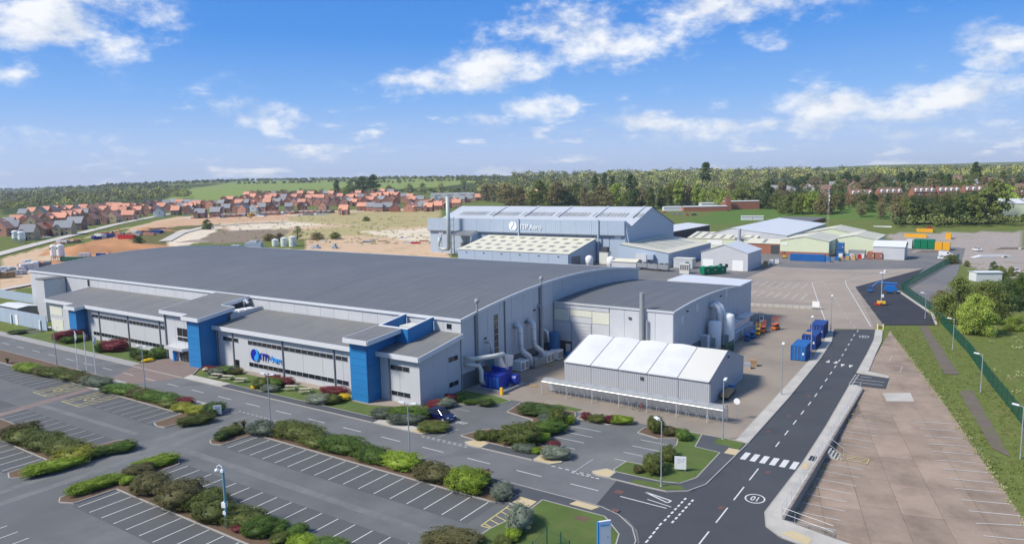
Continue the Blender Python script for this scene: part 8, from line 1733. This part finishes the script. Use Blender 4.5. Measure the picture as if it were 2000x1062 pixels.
# parked cars in the estate streets and by the school
rg = random.Random(3)
for grp, pts in (('along the estate road', [(78, 463), (92, 465), (102, 461), (112, 459), (118, 458), (178, 441), (186, 439), (196, 437), (274, 424), (284, 422)]), ('before the houses behind the building site', [(700, 414), (716, 413), (735, 413), (750, 413), (365, 419), (352, 420)]), ('beside the school', [(1318, 420), (1330, 419), (1342, 421), (1356, 421), (1298, 416), (1490, 403)]), ('on the wasteland', [(1908, 490), (1980, 532), (1815, 448)])):
    for i, (px, py) in enumerate(sorted(pts)): car(T(px, py), rg.choice([.5, 2.1, .7]), rg.choice(['car_white', 'car_white', 'car_silver', 'car_black', 'red_paint']), 'parked car, %s from the left %s' % (ORD[i], grp), 'parked cars '+grp)
for i, (px, py) in enumerate(((1820, 492), (1940, 502), (1975, 486))): p = T(px, py); t = thing('rubble_pile', ('left rubble strip on the wasteland', 'middle white rubble strip on the wasteland', 'right rubble strip on the wasteland')[i], 'rubble', p, YAW); MB().extr([(-8, 0), (8, 0), (6, .6), (-5, .8)], 1, -1.2, 1.2).build('heap', ('rubble', 'cont_white', 'rubble')[i], t); MB().obox((3, -1.6, .3), (2, 1, .6), .4).build('block', 'concrete', t)
# scrub tufts over the building site: too many to count
V = []; rgn = np.random.default_rng(21)
for _ in range(300):
    px = rgn.uniform(430, 860); py = rgn.uniform(424, 478); p = T(px, py)
    if rgn.random() < .35 and py > 450: continue
    cc = np.array([(p.x+rgn.normal(0, .6), p.y+rgn.normal(0, .6), p.z+rgn.uniform(.2, .6)) for _k in range(3)]); v, _p = leaves(cc, rgn.uniform(.25, .75, 3), 26, .3, int(rgn.integers(1e8)), .8, .3); V.append(v)
for _ in range(260):          # weeds along the ragged edge of the brown lot and under its wall
    y = rgn.uniform(66, 160); x = 9.2-(y-60)*.2476+rgn.normal(0, .25) if rgn.random() < .75 else -14.5+rgn.normal(0, .12)
    if x < -14 and y > 112: continue
    cc = np.array([(x+rgn.normal(0, .12), y+rgn.normal(0, .25), lot_z(y)+rgn.uniform(.0, .1)) for _k in range(3)]); v, _p = leaves(cc, rgn.uniform(.08, .26, 3), 26, .07, int(rgn.integers(1e8)), .6, .4); V.append(v)
for _ in range(420):
    x = rgn.uniform(-6, 34); y = rgn.uniform(112, 300)
    if x < float(np.interp(y, [100, 126, 150, 172, 222, 284, 300], [8, 3, -1, -5, -16, -11, -9])): continue
    cc = np.array([(x+rgn.normal(0, .3), y+rgn.normal(0, .3), lot_z(y)+rgn.uniform(.0, .25)) for _k in range(3)]); v, _p = leaves(cc, rgn.uniform(.15, .5, 3), 30, .12, int(rgn.integers(1e8)), .7, .3); V.append(v)
o = link('scrub', quads_mesh('scrub', np.vstack(V)), MATS['leaf_tree_pale']); tag(o, 'low scrub and weed tufts over the rough ground', 'scrub', kind='stuff')
# rough grass of the verge between lot and fence and of the field beyond
rgn = np.random.default_rng(33); V = []
n_ = 5200; yy_ = rgn.uniform(64, 215, n_); xe = 9.4-(yy_-60)*.2476; xx_ = xe+rgn.uniform(0, 1, n_)**1.3*rgn.choice([9, 26], n_)
okm = ~((np.abs(xx_+11.0-(171.8-yy_)*.178) < 1.1) & (yy_ > 131.5) & (yy_ < 172)) & ~((np.abs(xx_+2.0-(122.7-yy_)*.19) < 1.0) & (yy_ > 97) & (yy_ < 123)) & ~((yy_ > 168) & (xx_ < np.interp(yy_, [168, 174, 187, 220], [-7.5, -7.3, -9.3, -19.3])))
cc = np.stack([xx_, yy_, np.array([lot_z(q) for q in yy_])-.02], 1)[okm]
v, _p = leaves(cc, rgn.uniform(.10, .32, len(cc)), len(cc)*9, .085, 34, .55, .5)
o = link('verge_grass', quads_mesh('verge_grass', v), leafmat('leaf_verge', (.15, .185, .045), (.22, .23, .075))); tag(o, 'rough grass tufts on the verge by the green fence', 'grass', kind='stuff')
# ------------------------------------------------------------------ air
hz = bpy.data.materials.new('haze'); hz.use_nodes = True; hn = hz.node_tree.nodes; hn.remove(hn['Principled BSDF'])
pv = hn.new('ShaderNodeVolumePrincipled'); pv.inputs['Color'].default_value = (.80, .88, 1.0, 1); pv.inputs['Density'].default_value = .00008; pv.inputs['Anisotropy'].default_value = .1
hz.node_tree.links.new(pv.outputs[0], hn['Material Output'].inputs['Volume']); MATS['haze'] = hz
tag(MB().box(-9600, 9600, -9600, 9600, -4, 185).build('haze', 'haze'), 'thin pale haze lying over the far hills', 'haze', kind='stuff')
for o in bpy.data.objects:
    if '_o' in o: del o['_o']
